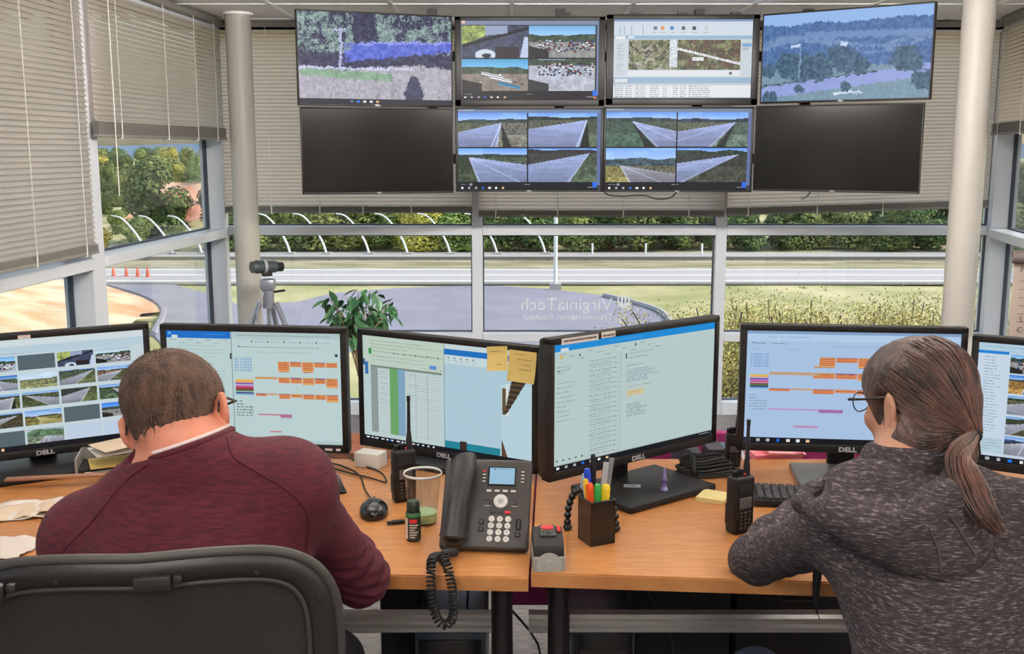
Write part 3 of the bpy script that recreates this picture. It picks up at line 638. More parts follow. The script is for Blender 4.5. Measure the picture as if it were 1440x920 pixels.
def camgrid():
    c = Cv(290, 166, (196, 212, 218), 21); c.rect(0, 0, 290, 10, (206, 218, 222)); c.rect(0, 10, 290, 12, (182, 206, 218)); c.text(88, 20, 40, (120, 130, 140), .6)
    fs_ = [lotscene(4, cars=30, ground=(170, 178, 190)), None, garage, lotscene(5, cars=40, sky_=(170, 195, 210)),
           hway(.3, .45, -.2, 2.0, gl=(170, 150, 90), sky1=(40, 110, 200)), hway(.45, .4, 9, 10, gl=(165, 170, 120), gr_=(165, 170, 120), sky1=(190, 215, 235), hill_h=.1), hway(.1, .95, -1.6, -.6, hill=(70, 85, 70), gl=(96, 112, 92)), hway(.3, .7, -3, -.6, gl=(170, 130, 90)),
           TILES[1], hway(.2, .1, .8, 3, gl=(90, 100, 70), hill=(80, 95, 70)), hway(.05, .8, -1.8, -.3, gl=(70, 75, 68)), TILES2[0],
           TILES2[3], hway(.45, .3, .3, 2, gl=(150, 140, 80), gr_=(160, 150, 90), road=(190, 180, 120)), None, lotscene(7, cars=8, sky_=(60, 130, 225)),
           None, hway(.5, .5, -.5, 3, gl=(150, 165, 140), gr_=(140, 160, 130), hill=(90, 120, 90), sky1=(150, 170, 180), hill_h=.5), 'blank', 'blank']
    x0, y0, tw, th, gx, gy = 66, 24, 49, 22.5, 3, 5.6
    for r_ in range(5):
        for q in range(-1, 4):
            x = x0 + q * (tw + gx) + r_ * 1.2; y = y0 + r_ * (th + gy); f = fs_[r_ * 4 + q] if q >= 0 else fs_[(r_ * 4 + 5) % 16]
            if f is None: c.rect(x, y, tw, th, (84, 100, 108))
            elif f == 'blank': c.rect(x, y, tw, th, (190, 206, 226))
            else: c.scene(x, y, tw, th, f)
    c.rect(0, 20, 12, 138, (205, 218, 222)); taskbar(c, 158, 8); return c
CAL = (217, 138, 88)
def calendar(c, x0, x1, y0, y1):
    Wd = (x1 - x0); k = Wd / 8.
    rows_ = [(.0, [(2, 1, 2), (3, 1, 1), (4, 1, 2), (5, 1, 1), (6, 1, 1)]), (.33, [(0, 2, .3), (2, 1, 1), (3, 1, 1), (4, 1, 1.3), (5, 1, 1), (6, 1, 1.8)]), (.66, [(0, 1, .6), (1, 1, .3), (2, 1, 1), (3, 1, .7), (4, 1, 1), (5, 1, 1), (6, 1, 1.4)])]
    H = y1 - y0; uw = Wd / 7.
    for fy, it in rows_:
        for (a, n_, hh) in it:
            c.rect(x0 + a * uw, y0 + fy * H, uw * n_ - 1, max(2, hh * H * .105), CAL); c.rect(x0 + a * uw, y0 + fy * H, uw * n_ - 1, 1.4, (150, 110, 130) if (a + int(fy * 9)) % 2 else (200, 150, 90))
            for q in range(int(hh * 2.5)): c.text(x0 + a * uw + 2, y0 + fy * H + 2 + q * 3, uw * n_ - 5, (150, 60, 40), .8)
            if hh > 1.1: c.rect(x0 + a * uw, y0 + fy * H + hh * H * .085, uw - 1, 1.5, (225, 185, 100))
def cal_side(c, x, y, w, h):
    for i in range(7):
        for j in range(5): c.rect(x + i * w / 7, y + j * 4, w / 7 - 1.3, 2.6, (120, 165, 205), .75)
    yy = y + 30; cols = [(226, 190, 60), (226, 160, 120), (110, 80, 170), (190, 120, 190), (190, 70, 110), (140, 60, 60), (70, 120, 80), (60, 60, 110), (110, 170, 215)]
    for i, k in enumerate(cols): c.rect(x, yy + i * h, w, h - .3, k)
    for k in range(6): c.text(x, yy + 9 * h + 8 + 4 * k, w * (.4 if k < 2 else .95), (90, 100, 105), .7)
def mail_cal():
    c = Cv(260, 155, (186, 208, 208), 22); c.rect(0, 0, 97, 10, (20, 110, 200)); c.rect(3, 2, 4, 3, (120, 180, 235)); c.text(60, 4, 30, (150, 195, 240), .6); c.rect(8, 6, 9, 4, (205, 220, 225))
    for k in range(7): c.text(6 + k * 13, 12 + (k % 2) * 4, 9, (110, 125, 130), .8)
    c.rows(20, 20, 70, 24, 5, (120, 140, 145), .45); c.rect(97, 0, 2, 150, (150, 170, 172)); c.rect(95, 30, 3, 8, (70, 80, 85))
    c.rect(99, 0, 161, 8, (176, 196, 198)); c.text(105, 4, 140, (110, 130, 132), .8); c.text(105, 9, 80, (130, 150, 150), .6)
    for k in range(5): c.rect(128 + k * 24, 12, 2, 2, (50, 60, 65)); c.text(133 + k * 24, 13, 16, (120, 140, 140), .7)
    c.rect(108, 19, 2, 2, (50, 70, 80)); c.text(111, 20, 14, (70, 85, 90), .9); c.text(128, 20, 100, (110, 130, 130), .8); c.text(128, 27, 90, (120, 140, 140), .5); c.rect(252, 28, 4, 4, (50, 60, 70))
    cal_side(c, 102, 36, 27, 2.5); calendar(c, 132, 256, 40, 108); c.rect(134, 114, 50, 2, (190, 120, 140)); c.rect(168, 114, 17, 5, (170, 110, 150)); c.rect(152, 138, 17, 2, (200, 130, 140)); 
    c.rect(0, 150, 260, 5, (176, 196, 198)); c.rect(0, 150, 97, 5, K_); return c
def sheet():
    c = Cv(250, 152, (186, 205, 206), 23); c.rect(0, 0, 130, 45, (188, 206, 192)); c.rows(12, 6, 112, 3, 5, (120, 135, 125), .7); c.rect(9, 18, 5, 8, (60, 150, 80)); c.text(16, 21, 100, (100, 120, 110), .7)
    for k in range(5): c.rect(48 + k * 17, 21, 2, 2, (60, 80, 70)); c.text(52 + k * 17, 22, 12, (110, 130, 120), .7)
    c.text(14, 28, 80, (120, 135, 130), .7); c.rect(104, 33, 10, 5, (90, 140, 210)); c.text(16, 33, 80, (120, 140, 135), .6); c.text(90, 38, 36, (120, 140, 135), .6)
    c.rect(12, 42, 110, 98, (196, 212, 214)); c.rect(12, 42, 110, 3, (120, 130, 124)); c.rect(12, 44, 11, 96, (140, 148, 145)); c.rect(42, 44, 13, 96, (96, 162, 84)); c.rect(55, 44, 11, 96, (120, 160, 196))
    for k in range(34): c.rect(12, 46 + k * 2.8, 110, 1, (150, 168, 165), .55)
    for x in (82, 100): c.rect(x, 44, 1, 96, (160, 178, 176))
    for k in range(6): c.text(28, 50 + k * 8, 9, (110, 120, 130), .6); c.text(72 + (k % 2) * 16, 50 + k * 7, 14, (110, 130, 140), .5)
    c.rect(0, 40, 4, 20, (186, 205, 206)); c.rect(3, 38, 5, 18, (50, 110, 170)); c.rect(0, 34, 3, 9, (60, 90, 130))
    c.rect(125, 0, 1, 146, (120, 150, 155)); c.rect(126, 0, 124, 7, (196, 214, 216)); c.rect(126, 7, 124, 8, (20, 110, 190)); c.rect(126, 15, 124, 12, (196, 214, 216))
    for k in range(5): c.rect(131 + k * 9, 18, 2, 2, (70, 110, 140)); c.text(130 + k * 9, 22, 6, (110, 130, 140), .7)
    c.rect(126, 27, 124, 119, (172, 200, 214)); c.rect(207, 46, 43, 100, (180, 208, 218)); c.rect(209, 52, 5, 36, (96, 78, 52)); c.rect(214, 46, 4, 44, (215, 222, 215))
    for k in range(46): c.rect(222 - k * .22, 40 + k, max(3, 20 - k * .36), 1, (50, 44, 40) if k % 7 < 4 else (92, 70, 48))
    c.rect(126, 136, 80, 10, (30, 130, 150)); c.rect(148, 134, 10, 12, (60, 40, 40))
    for k in range(22): c.rect(208, 124 + k, 1 + k * .33, 1, (90, 62, 44))
    taskbar(c, 146, 6); 
    for k in range(14): c.rect(3 + k * 8, 148, 3, 2, (220, 225, 230))
    return c
def mail():
    c = Cv(250, 160, (182, 202, 200), 24); c.rect(0, 0, 250, 9, (20, 138, 212)); c.text(80, 4, 50, (140, 200, 235), .6); c.rect(9, 5, 11, 5, (200, 216, 218))
    for k in range(12): c.text(8 + k * 13, 12 + (k % 3) * 4, 8, (100, 120, 125), .8)
    c.rect(35, 15, 2, 3, (60, 90, 110)); c.rect(118, 12, 2, 4, (60, 80, 90)); c.rect(8, 14, 4, 4, (220, 170, 90))
    c.rows(4, 28, 20, 3, 4, (100, 115, 120), .7); c.text(4, 33, 5, (20, 30, 40), 1); c.rows(4, 48, 26, 9, 6, (105, 120, 125), .7); c.rect(96, 20, 1, 132, (160, 182, 182))
    for k in range(20): c.text(50, 26 + k * 6.4, 40, (100, 115, 120), .75); c.text(52, 29 + k * 6.4, 30, (120, 135, 140), .6); c.text(88, 27 + k * 6.4, 6, (120, 135, 140), .6)
    c.rect(104, 24, 2, 7, (60, 80, 90)); c.text(108, 24, 40, (110, 125, 130), .7); c.text(108, 30, 30, (100, 115, 120), .8); c.text(106, 40, 26, (90, 105, 110), .8); c.rows(106, 46, 50, 6, 3, (90, 110, 150), .8); c.text(106, 68, 40, (100, 110, 120), .7); c.rect(107, 73, 26, 8, (206, 192, 150)); c.text(109, 76, 18, (150, 130, 90), .8); c.rows(107, 92, 34, 6, 3, (90, 105, 120), .9)
    c.rect(0, 151, 250, 9, (176, 194, 192)); 
    for k in range(5): c.rect(3 + k * 9, 146, 3, 2, (90, 100, 105))
    taskbar(c, 153, 7); return c
def bluecal():
    c = Cv(296, 160, (168, 194, 226), 25); c.rect(0, 0, 296, 4, (130, 160, 195)); c.rect(0, 4, 296, 10, (176, 204, 232)); c.text(30, 8, 60, (110, 135, 165), .6); c.rect(8, 16, 2, 2, (60, 90, 130)); c.text(12, 17, 14, (70, 90, 120), .9); c.text(34, 17, 24, (80, 100, 130), .9); c.text(120, 20, 70, (110, 135, 165), .7)
    c.text(10, 25, 8, (90, 110, 140), .7); c.text(60, 25, 16, (110, 130, 160), .5); cal_side(c, 6, 32, 26, 2.3); calendar(c, 33, 250, 36, 104)
    c.rect(33, 36, 70, 12, (168, 194, 226)); c.rect(33, 110, 106, 2, (190, 140, 190)); c.rect(105, 110, 34, 5, (160, 110, 170)); c.rect(70, 134, 35, 3, (190, 140, 180)); c.rect(33, 60, 70, 2, (190, 160, 140))
    taskbar(c, 152, 8); c.rect(0, 152, 5, 8, (30, 40, 60)); return c
def treelist():
    c = Cv(280, 160, (196, 214, 226), 26); c.rect(0, 0, 280, 12, (176, 204, 222)); c.text(8, 4, 60, (110, 140, 160), .7); c.rect(0, 10, 36, 4, (30, 130, 210)); c.rect(0, 14, 36, 138, (198, 214, 230)); c.rows(8, 18, 22, 26, 4, (110, 125, 150), .75); c.rect(0, 128, 36, 20, (180, 204, 218)); c.rows(3, 130, 30, 4, 4, (110, 130, 140), .6)
    fs_ = [lotscene(31, cars=20, hy=.2), hway(.3, .45, -.2, 2, gl=(180, 140, 80), sky1=(40, 110, 200)), TILES[1], TILES2[3], hway(.25, .5, -3, .3, gl=(60, 70, 80), gr_=(170, 165, 120), hill=(60, 80, 120))]
    for q in range(5):
        for j in range(5): c.scene(38 + q * 49, 13 + j * 27.5, 47, 25, fs_[(j + q * 2) % 5])
    c.rect(38, 148, 242, 4, (190, 206, 220)); taskbar(c, 152, 8); return c
M_disp = bpy.data.materials.new('lit_screen'); M_disp.use_nodes = True; n = M_disp.node_tree; P = n.nodes['Principled BSDF']
atn = n.nodes.new('ShaderNodeAttribute'); atn.attribute_name = 'picture'; P.inputs['Base Color'].default_value = (.01, .01, .012, 1); P.inputs['Roughness'].default_value = .35
P.inputs['Specular IOR Level'].default_value = .08
n.links.new(atn.outputs['Color'], P.inputs['Emission Color']); P.inputs['Emission Strength'].default_value = .97
def display_mesh(c, w, h):
    a = np.clip(c.a, 0, 1); a = np.where(a <= .04045, a / 12.92, ((a + .055) / 1.055) ** 2.4); H, W, _ = a.shape
    vs = []; cols = []
    for j in range(H):
        row = a[j]; ch = np.where(np.abs(np.diff(row, axis=0)).max(1) > 1e-4)[0] + 1; st = np.concatenate([[0], ch]); en = np.concatenate([ch, [W]])
        z1 = (1 - j / H) * h; z0 = (1 - (j + 1) / H) * h; xa = st / W * w - w / 2; xb = en / W * w - w / 2; m = len(st)
        q = np.zeros((m, 4, 3), np.float32); q[:, 0, 0] = xa; q[:, 1, 0] = xb; q[:, 2, 0] = xb; q[:, 3, 0] = xa; q[:, 0, 2] = z0; q[:, 1, 2] = z0; q[:, 2, 2] = z1; q[:, 3, 2] = z1
        vs.append(q); cols.append(np.repeat(row[st][:, None, :], 4, 1))
    V = np.concatenate(vs).reshape(-1, 3); Cc = np.concatenate(cols).reshape(-1, 3); nf = len(V) // 4
    me = bpy.data.meshes.new('display'); me.vertices.add(len(V)); me.vertices.foreach_set('co', V.ravel()); me.loops.add(len(V)); me.loops.foreach_set('vertex_index', np.arange(len(V), dtype=np.int32))
    me.polygons.add(nf); me.polygons.foreach_set('loop_start', np.arange(0, len(V), 4, dtype=np.int32)); me.update(calc_edges=True)
    at_ = me.attributes.new('picture', 'FLOAT_COLOR', 'POINT'); at_.data.foreach_set('color', np.concatenate([Cc, np.ones((len(Cc), 1))], 1).astype(np.float32).ravel()); me.materials.append(M_disp); return me
M_off = mat('unlit_screen_glass', rgb(16, 13, 13), .13, spec=.5)
M_logo = mat('silver_lettering', rgb(205, 205, 210), .35, .4)
def rframe(w, h, bl, br, bt, bb_, d, m=None):
    """rectangular bezel ring standing in XZ, front at y=0, w x h outside, z from 0"""
    b = MB(); x0, x1 = -w / 2, w / 2
    b.box((0, d / 2, h - bt / 2), (w, d, bt), bev=min(.003, bt * .3)); b.box((0, d / 2, bb_ / 2), (w, d, bb_), bev=min(.003, bb_ * .3))
    b.box((x0 + bl / 2, d / 2, h / 2), (bl, d, h - .001), bev=min(.003, bl * .3)); b.box((x1 - br / 2, d / 2, h / 2), (br, d, h - .001), bev=min(.003, br * .3)); return b
def screen(loc, yaw, w, h, bez, cv, label, tilt=0, depth=.035, off=False, cat='screen', group=None, name='wall_screen'):
    t = thing(name, label, cat, loc, yaw, group); t.rotation_euler = (tilt, 0, yaw)
    bl, br, bt, bb_ = bez
    rframe(w, h, bl, br, bt, bb_, depth).build('bezel', M_black, t)
    MB().box((0, depth / 2 + .012, h / 2), (w - .004, depth, h - .004), bev=.006).build('back_shell', M_black, t)
    dw, dh = w - bl - br, h - bt - bb_
    if off: MB().box(((bl - br) / 2, .006, bb_ + dh / 2), (dw, .004, dh)).build('dark_panel', M_off, t)
    else: link('display', display_mesh(cv, dw, dh), t, ((bl - br) / 2, .005, bb_))
    return t
# wall of eight screens: fitted between two vertical edges
def wall_tv(p0, Y0, p1, Y1, ybot, bez, cv, label, off=False, hh=None):
    """p0/p1: (px, ytop) of left/right edge at depths Y0/Y1, ybot at the left edge"""
    A = at(p0[0], ybot, Y0); B = at(p1[0], ybot, Y1); T_ = at(p0[0], p0[1], Y0)
    w = math.hypot(B.x - A.x, Y1 - Y0); yaw = math.atan2(Y1 - Y0, B.x - A.x); h = hh or (T_.z - A.z)
    return screen(((A.x + B.x) / 2, (Y0 + Y1) / 2, A.z), yaw, w, h, bez, cv, label, off=off, group=None)
thin = (.006, .006, .008, .010); thick = (.032, .032, .022, .035)
tvs = [wall_tv((420, 12), 5.22, (637, 23), 5.5, 148, thin, tv_woods(), 'wall screen showing a blue tinted wooded slope, upper left end of the wall'),
       wall_tv((640, 23), 5.5, (850, 23), 5.5, 149.5, (.032, .032, .02, .035), tv_quad(), 'thick framed wall screen showing four parking and yard camera views'),
       wall_tv((852, 20), 5.5, (1065, 20), 5.5, 148, (.036, .036, .024, .035), tv_app(), 'thick framed wall screen showing a pale program window with aerial photograph'),
       wall_tv((1068, 20), 5.5, (1307, 9), 5.02, 146, thin, tv_vista(), 'wall screen showing a blue tinted valley with trees and road, upper right end'),
       wall_tv((426, 150), 5.28, (638, 152), 5.5, 274, thin, None, 'switched off wall screen with brownish reflections at the lower left', off=True),
       wall_tv((641, 151.5), 5.5, (847.5, 151.5), 5.5, 270, (.014, .014, .008, .008), tv_hw(TILES, 11), 'lower wall screen showing four highway views, second from left'),
       wall_tv((848, 150), 5.5, (1057, 150), 5.5, 270.5, (.012, .012, .01, .009), tv_hw(TILES2, 12), 'lower wall screen showing four mountain highway views, second from right'),
       wall_tv((1058, 149), 5.5, (1292, 147), 5.08, 268, thin, None, 'switched off dark wall screen at the lower right', off=True)]
for t in tvs[:1] + tvs[3:4] + tvs[4:]: link('logo', text_mesh('DELL', .012, M_logo), t, (0, -.0012, .0012))
# hanging bracket of the screen wall
br = thing('screen_wall_bracket', 'black metal bracket carrying the eight wall screens from the ceiling', 'bracket', (.3, 5.72, 1.28))
for x in (-.72, -.05, .68, 1.25):
    MB().box((x, 0, .60), (.05, .04, .84)).build('upright', M_black, br); MB().box((x, -.07, .30), (.04, .14, .05)).build('arm', M_black, br)
for z in (.25, .78): MB().box((.25, -.02, z), (2.2, .03, .05)).build('crossbar', M_black, br)
for i, x in enumerate((798, 895, 960, 1035)):
    p = at(x, 19, 5.52); MB().box((p.x - .3, -.2, p.z - 1.28), (.05 if i else .03, .03, .014)).build('ceiling_hook', M_black, br)
def cable(label, pts, r=.004, m=None, cat='cable', group=None, n=6, name='cable'):
    P_0 = Vector(pts[0]); o = MB().tube(smooth_path([Vector(p) - P_0 for p in pts], n), r, 6).build(name, m or M_rubber, loc=P_0, smooth=180)
    return tag(o, label, cat, group)
cable('thin black cable looping below the lower middle wall screens', [at(847, 262, 5.52), at(853, 273, 5.54), at(872, 276, 5.52), at(905, 275, 5.52), at(925, 280, 5.52), at(945, 277, 5.54), at(956, 262, 5.52)], .0035)
cable('short black cable end hanging below the dark right wall screen', [at(1146, 258, 5.40), at(1136, 275, 5.42), at(1127, 280, 5.42)], .003)

# ------------------------------------------------------------------ desks
ZD = .73
wm = bpy.data.materials.new('orange_wood_laminate'); wm.use_nodes = True; n = wm.node_tree; P = n.nodes['Principled BSDF']; P.inputs['Roughness'].default_value = .28
tc = n.nodes.new('ShaderNodeTexCoord'); mp = n.nodes.new('ShaderNodeMapping'); mp.inputs['Scale'].default_value = (1, 7, 1); nz = n.nodes.new('ShaderNodeTexNoise'); nz.inputs['Scale'].default_value = 16; nz.inputs['Detail'].default_value = 6
nz2 = n.nodes.new('ShaderNodeTexNoise'); nz2.inputs['Scale'].default_value = 2.2; mp2 = n.nodes.new('ShaderNodeMapping'); mp2.inputs['Scale'].default_value = (3, .6, 1)
cr = n.nodes.new('ShaderNodeValToRGB'); cr.color_ramp.elements[0].color = (*rgb(170, 108, 58), 1); cr.color_ramp.elements[1].color = (*rgb(206, 147, 92), 1); cr.color_ramp.elements[0].position = .32; cr.color_ramp.elements[1].position = .7
ad = n.nodes.new('ShaderNodeMix'); ad.inputs[0].default_value = .45
for a, b in ((tc.outputs['Object'], mp.inputs[0]), (mp.outputs[0], nz.inputs['Vector']), (tc.outputs['Object'], mp2.inputs[0]), (mp2.outputs[0], nz2.inputs['Vector']), (nz.outputs['Fac'], ad.inputs[2]), (nz2.outputs['Fac'], ad.inputs[3]), (ad.outputs[0], cr.inputs[0]), (cr.outputs[0], P.inputs['Base Color'])): n.links.new(a, b)
M_wood = wm
yB = 2.84; fl = onz(743, 812.5, ZD); xs = fl.x
def desk(label, poly, legs, beam):
    cx = sum(p[0] for p in poly) / len(poly); cy = sum(p[1] for p in poly) / len(poly)
    t = thing('desk', label, 'desk', (cx, cy, 0)); q = [(x - cx, y - cy) for x, y in poly]
    b = bmesh.new(); f = b.faces.new([b.verts.new((x, y, ZD - .030)) for x, y in q]); ex = bmesh.ops.extrude_face_region(b, geom=[f])
    for v in ex['geom']:
        if isinstance(v, bmesh.types.BMVert): v.co.z = ZD
    bmesh.ops.recalc_face_normals(b, faces=b.faces[:]); bmesh.ops.bevel(b, geom=[e for e in b.edges if abs(e.verts[0].co.z - e.verts[1].co.z) < .001 and e.verts[0].co.z > ZD - .001], offset=.003, segments=2, affect='EDGES')
    MB().bm(b).build('desktop', M_wood, t)
    for x, y in legs: lg = MB().tube([(x - cx, y - cy, .035), (x - cx, y - cy, ZD - .031)], .024, 14).build('leg', M_blackg, t); MB().box((x - cx, y - cy + .02, .02), (.06, .5, .036), bev=.006).build('foot', M_black, lg)
    if beam:
        x0, x1, y_, z_ = beam; b = MB(); pr = [(-.012, -.025), (.012, -.025), (.018, -.015), (.012, -.004), (.012, .004), (.018, .012), (.014, .022), (-.014, .022), (-.02, .014), (-.010, .004), (-.010, -.004), (-.018, -.010), (-.018, -.020)]
        M_ = Matrix.Translation((x0 - cx, y_ - cy, z_)) @ Matrix(((0, 0, 1, 0), (1, 0, 0, 0), (0, 1, 0, 0), (0, 0, 0, 1)))
        b.prism(pr, 0, x1 - x0, M_); b.build('cross_beam', M_steel, t)
    return t
rf = onz(1182, 819.5, ZD); lf = onz(551, 809, ZD)
desk('orange wood desk on the left under the three left screens', [(-1.80, lf.y + .0), (lf.x, lf.y), (xs, fl.y), (xs + .035, yB), (-1.72, yB)], [(-.022, 2.16), (-1.5, 2.2)], (-1.5, .0, 2.36, .475))
desk('orange wood desk on the right with pen cup and radio on it', [(xs + .006, onz(747, 806, ZD).y), (rf.x, rf.y), (rf.x + .04, 2.22), (.92, 2.40), (1.72, 2.30), (1.72, yB), (xs + .04, yB)], [(.10, 2.13), (1.5, 2.45)], (.04, 1.45, 2.36, .475))

# ------------------------------------------------------------------ desk monitors
M_lbl = mat('pale_asset_label', rgb(214, 206, 202), .6); M_ink = mat('dark_print', rgb(60, 58, 62), .7)
def monitor(loc_l, Y0, loc_r, Y1, w, h, cv, label, stand, zb=None, tags=(), logo=True, bez=(.017, .017, .017, .022), txt='DELL', gold=False):
    """px of left/right outer edge and depth of each"""
    A = at(loc_l, 560, Y0); B = at(loc_r, 560, Y1); c = (A + B) / 2; yaw = math.atan2(Y1 - Y0, B.x - A.x)
    t = thing('desk_screen', label, 'screen', (c.x, c.y, ZD), yaw); z = zb - ZD
    bl, br_, bt, bb_ = bez; fr_ = rframe(w, h, bl, br_, bt, bb_, .03)
    for i, v in enumerate(fr_.v): fr_.v[i] = (v[0], v[1], v[2] + z)
    fr_.build('bezel', M_black, t)
    b = MB(); b.box((0, .03, z + h / 2), (w - .006, .034, h - .006), bev=.008); b.box((0, .055, z + h / 2), (w * .5, .03, h * .55), bev=.012); b.build('back_shell', M_black, t)
    dw, dh = w - bl - br_, h - bt - bb_; link('display', display_mesh(cv, dw, dh), t, (0, .004, z + bb_))
    if logo: link('logo', text_mesh(txt, .0165, M_logo, sx=1.25, offset=.0006), t, (0, -.0012, z + .005))
    pb = MB()
    for k in range(5): pb.box((w / 2 - .012 - .0 * k, -.0008, z + .03 + k * .013), (.005, .002, .004))
    pb.build('buttons', M_blackg, t)
    for (x, zz, ww, hh) in tags: MB().box((x, -.0012, z + zz), (ww, .001, hh)).build('asset_label', M_lbl, t); MB().box((x, -.0019, z + zz + hh * .1), (ww * .8, .0004, hh * .22)).build('print', M_ink, t.children[-1]) if False else None
    st = MB(); st.box((0, .085, (z + h * .5) / 2 + .01), (.07, .03, z + h * .5), bev=.006); st.box((0, .075, z + h * .5), (.1, .02, .1), bev=.004); st.build('stand_neck', M_black, t)
    sx, sy, dy, dark = stand
    M_b = M_black if dark else mat('grey_stand_plastic', rgb(112, 112, 112), .4)
    MB().box((0, dy, .009), (sx, sy, .018), bev=.006).build('stand_base', M_b, t)
    return t
m1 = monitor(-118, 2.60, 217, 2.88, .570, .338, camgrid(), 'desk screen at far left showing a grid of small road camera pictures', (.34, .22, .0, True), .768, tags=((.26 - .03, .012, .028, .011), (-.03, .327, .03, .010)))
m2 = monitor(222, 2.765, 496, 2.70, .508, .338, mail_cal(), 'desk screen behind the man showing mail and an orange calendar', (.26, .18, .02, True), .785, logo=False, tags=((.20, .01, .02, .006), (.226, .01, .012, .006)))
m3 = monitor(501, 2.92, 759, 2.63, .574, .337, sheet(), 'desk screen with spreadsheet and two sticky notes at its upper right corner', (.26, .18, .02, True), .748)
m4 = monitor(768, 2.39, 1013, 2.76, .585, .345, mail(), 'large turned desk screen in the centre showing a mail list', (.30, .22, -.02, True), .803, tags=((-.20, .335, .115, .015), (-.11, .337, .045, .014)))
m5 = monitor(1040, 2.69, 1355, 2.63, .566, .337, bluecal(), 'bluish desk screen left of the woman showing an orange calendar', (.27, .20, -.02, False), .798)
m6 = monitor(1366, 2.56, 1745, 2.29, .566, .337, treelist(), 'desk screen cut by the right picture edge showing a list and camera pictures', (.26, .2, .02, True), .792)
for (x, w_, s_) in ((-.20, .115, 'OPERATIONS DESK SYSTEM'), (-.11, .045, 'UNIT 2')): pass
# sticky notes on the spreadsheet screen
M_post = mat('yellow_sticky_paper', rgb(222, 196, 118), .8); M_pen = mat('pencil_marks', rgb(120, 105, 90), .8)
def sticky(mon, x, z, s, rot, label, marks, sh=1.0, m=None):
    M_ = mon.matrix_basis; p = M_ @ Vector((x, -.004, z)); n_ = 6; vs = []; fs = []
    for j in range(n_ + 1):
        for i in range(2):
            v = j / n_; vs.append(((i - .5) * s, -.012 * v * v, -v * s * sh))
    for j in range(n_): fs.append((2 * j, 2 * j + 2, 2 * j + 3, 2 * j + 1))
    t = thing('sticky_note', label, 'note', p); t.rotation_euler = (0, rot, mon.rotation_euler[2])
    MB().add(vs, fs).build('paper', m or M_post, t, smooth=180); b = MB(); r_ = random.Random(int(x * 1e4))
    for (a, c, l) in marks:
        pts = [(a * s + k * l * s / 8, -.0008 - .012 * (c ** 2), -c * s + r_.uniform(-.0015, .0015)) for k in range(9)]; b.tube(pts, .0005, 4)
    b.build('handwriting', M_pen, t)
sticky(m3, .170, .365 - .018, .062, -.12, 'small tilted yellow sticky note on the upper edge of the spreadsheet screen', [(-.3, .2, .5), (-.1, .75, .3)])
sticky(m3, .247, .360 - .018, .080, .02, 'larger yellow sticky note at the corner of the spreadsheet screen', [(-.3, .12, .4), (-.2, .28, .5), (0, .45, .3), (-.1, .6, .45)])
sticky(m6, -.165, .030 + .018, .085, .05, 'yellow sticky note hanging below the screen at the right picture edge', [(-.1, .3, .5), (-.2, .5, .6)])

# ------------------------------------------------------------------ things on and around the desks
def xrot(a): return Matrix.Rotation(a, 4, 'X')
def zrot(a): return Matrix.Rotation(a, 4, 'Z')
M_dk = mat('charcoal_plastic', rgb(58, 53, 52), .45, var=.08, scale=60)
M_key = mat('pale_grey_key', rgb(212, 208, 204), .4); M_dkey = mat('dark_key', rgb(44, 40, 40), .35); M_red = mat('red_plastic', rgb(226, 46, 48), .4)
# desk telephone
pc = (onz(612, 777, ZD) + onz(746, 789, ZD)) / 2
ph = thing('desk_telephone', 'dark grey desk telephone with handset and lit blue display at the desk seam', 'telephone', pc, math.radians(-5))
SL = math.radians(52); PW, PL = .192, .205
S_ = Matrix.Translation((0, .012, .012)) @ xrot(SL)
def PM(u, v, n_=.0): return S_ @ Matrix.Translation(((u - .5) * PW, (1 - v) * PL, n_))
MB().box((0, PL / 2, -.012), (PW, PL, .024), bev=.008, seg=3, M=S_).build('body', M_dk, ph)
MB().box((0, .112, .028), (.14, .05, .052), bev=.008).build('foot_stand', M_dk, ph)
hs = MB(); path = smooth_path([(.2, .05), (.225, .12), (.21, .3), (.195, .5), (.175, .7), (.16, .88), (.155, .95)], 5)
ctr = [PM(p[0] + .012, p[1], .030 + .014 * math.sin(PI * (p[1] - .05) / .9)).translation for p in [(a.x, a.y) for a in smooth_path([(.2, .05, 0), (.225, .12, 0), (.215, .3, 0), (.195, .5, 0), (.175, .7, 0), (.165, .88, 0), (.16, .95, 0)], 5)]]
N_ = len(ctr); rad = [.031 * (1 - .22 * math.sin(PI * i / (N_ - 1))) * (.55 if i in (0, N_ - 1) else .85 if i in (1, N_ - 2) else 1) for i in range(N_)]
hs.tube(ctr, rad, 24, flat=.72); hso = hs.build('handset', mat('handset_plastic', rgb(44, 41, 41), .42), ph, smooth=180)
for v in (.12, .87):
    p = PM(.2 if v < .5 else .175, v, .0); MB().lathe([(.026, 0), (.027, .014), (.022, .022)], n=22, M=p).build('handset_cradle', M_dk, ph)
MB().box((0, 0, 0), (.062, .044, .004), M=PM(.665, .20, .001), bev=.0015, seg=1).build('display_frame', M_blackg, ph)
c = Cv(52, 36, (150, 190, 214), 61); c.rect(0, 0, 52, 1, (110, 150, 180)); c.rect(9, 2, 3, 3, (50, 80, 110)); c.text(14, 3, 28, (60, 90, 120), 1)
dm = display_mesh(c, .055, .038); dm.transform(PM(.665, .20, .0036) @ Matrix.Translation((0, -.019, 0)) @ xrot(-PI / 2)); link('display', dm, ph)
for k in range(4):
    MB().box((0, 0, .001), (.011, .005, .003), bev=.001, seg=1, M=PM(.525 + k * .092, .365)).build('soft_key', M_key, ph)
    MB().box((0, 0, .001), (.007, .0025, .002), M=PM(.46, .145 + k * .038)).build('line_key', M_red if k == 0 else M_key, ph); MB().box((0, 0, .001), (.007, .0025, .002), M=PM(.90, .145 + k * .038)).build('line_key', M_key, ph)
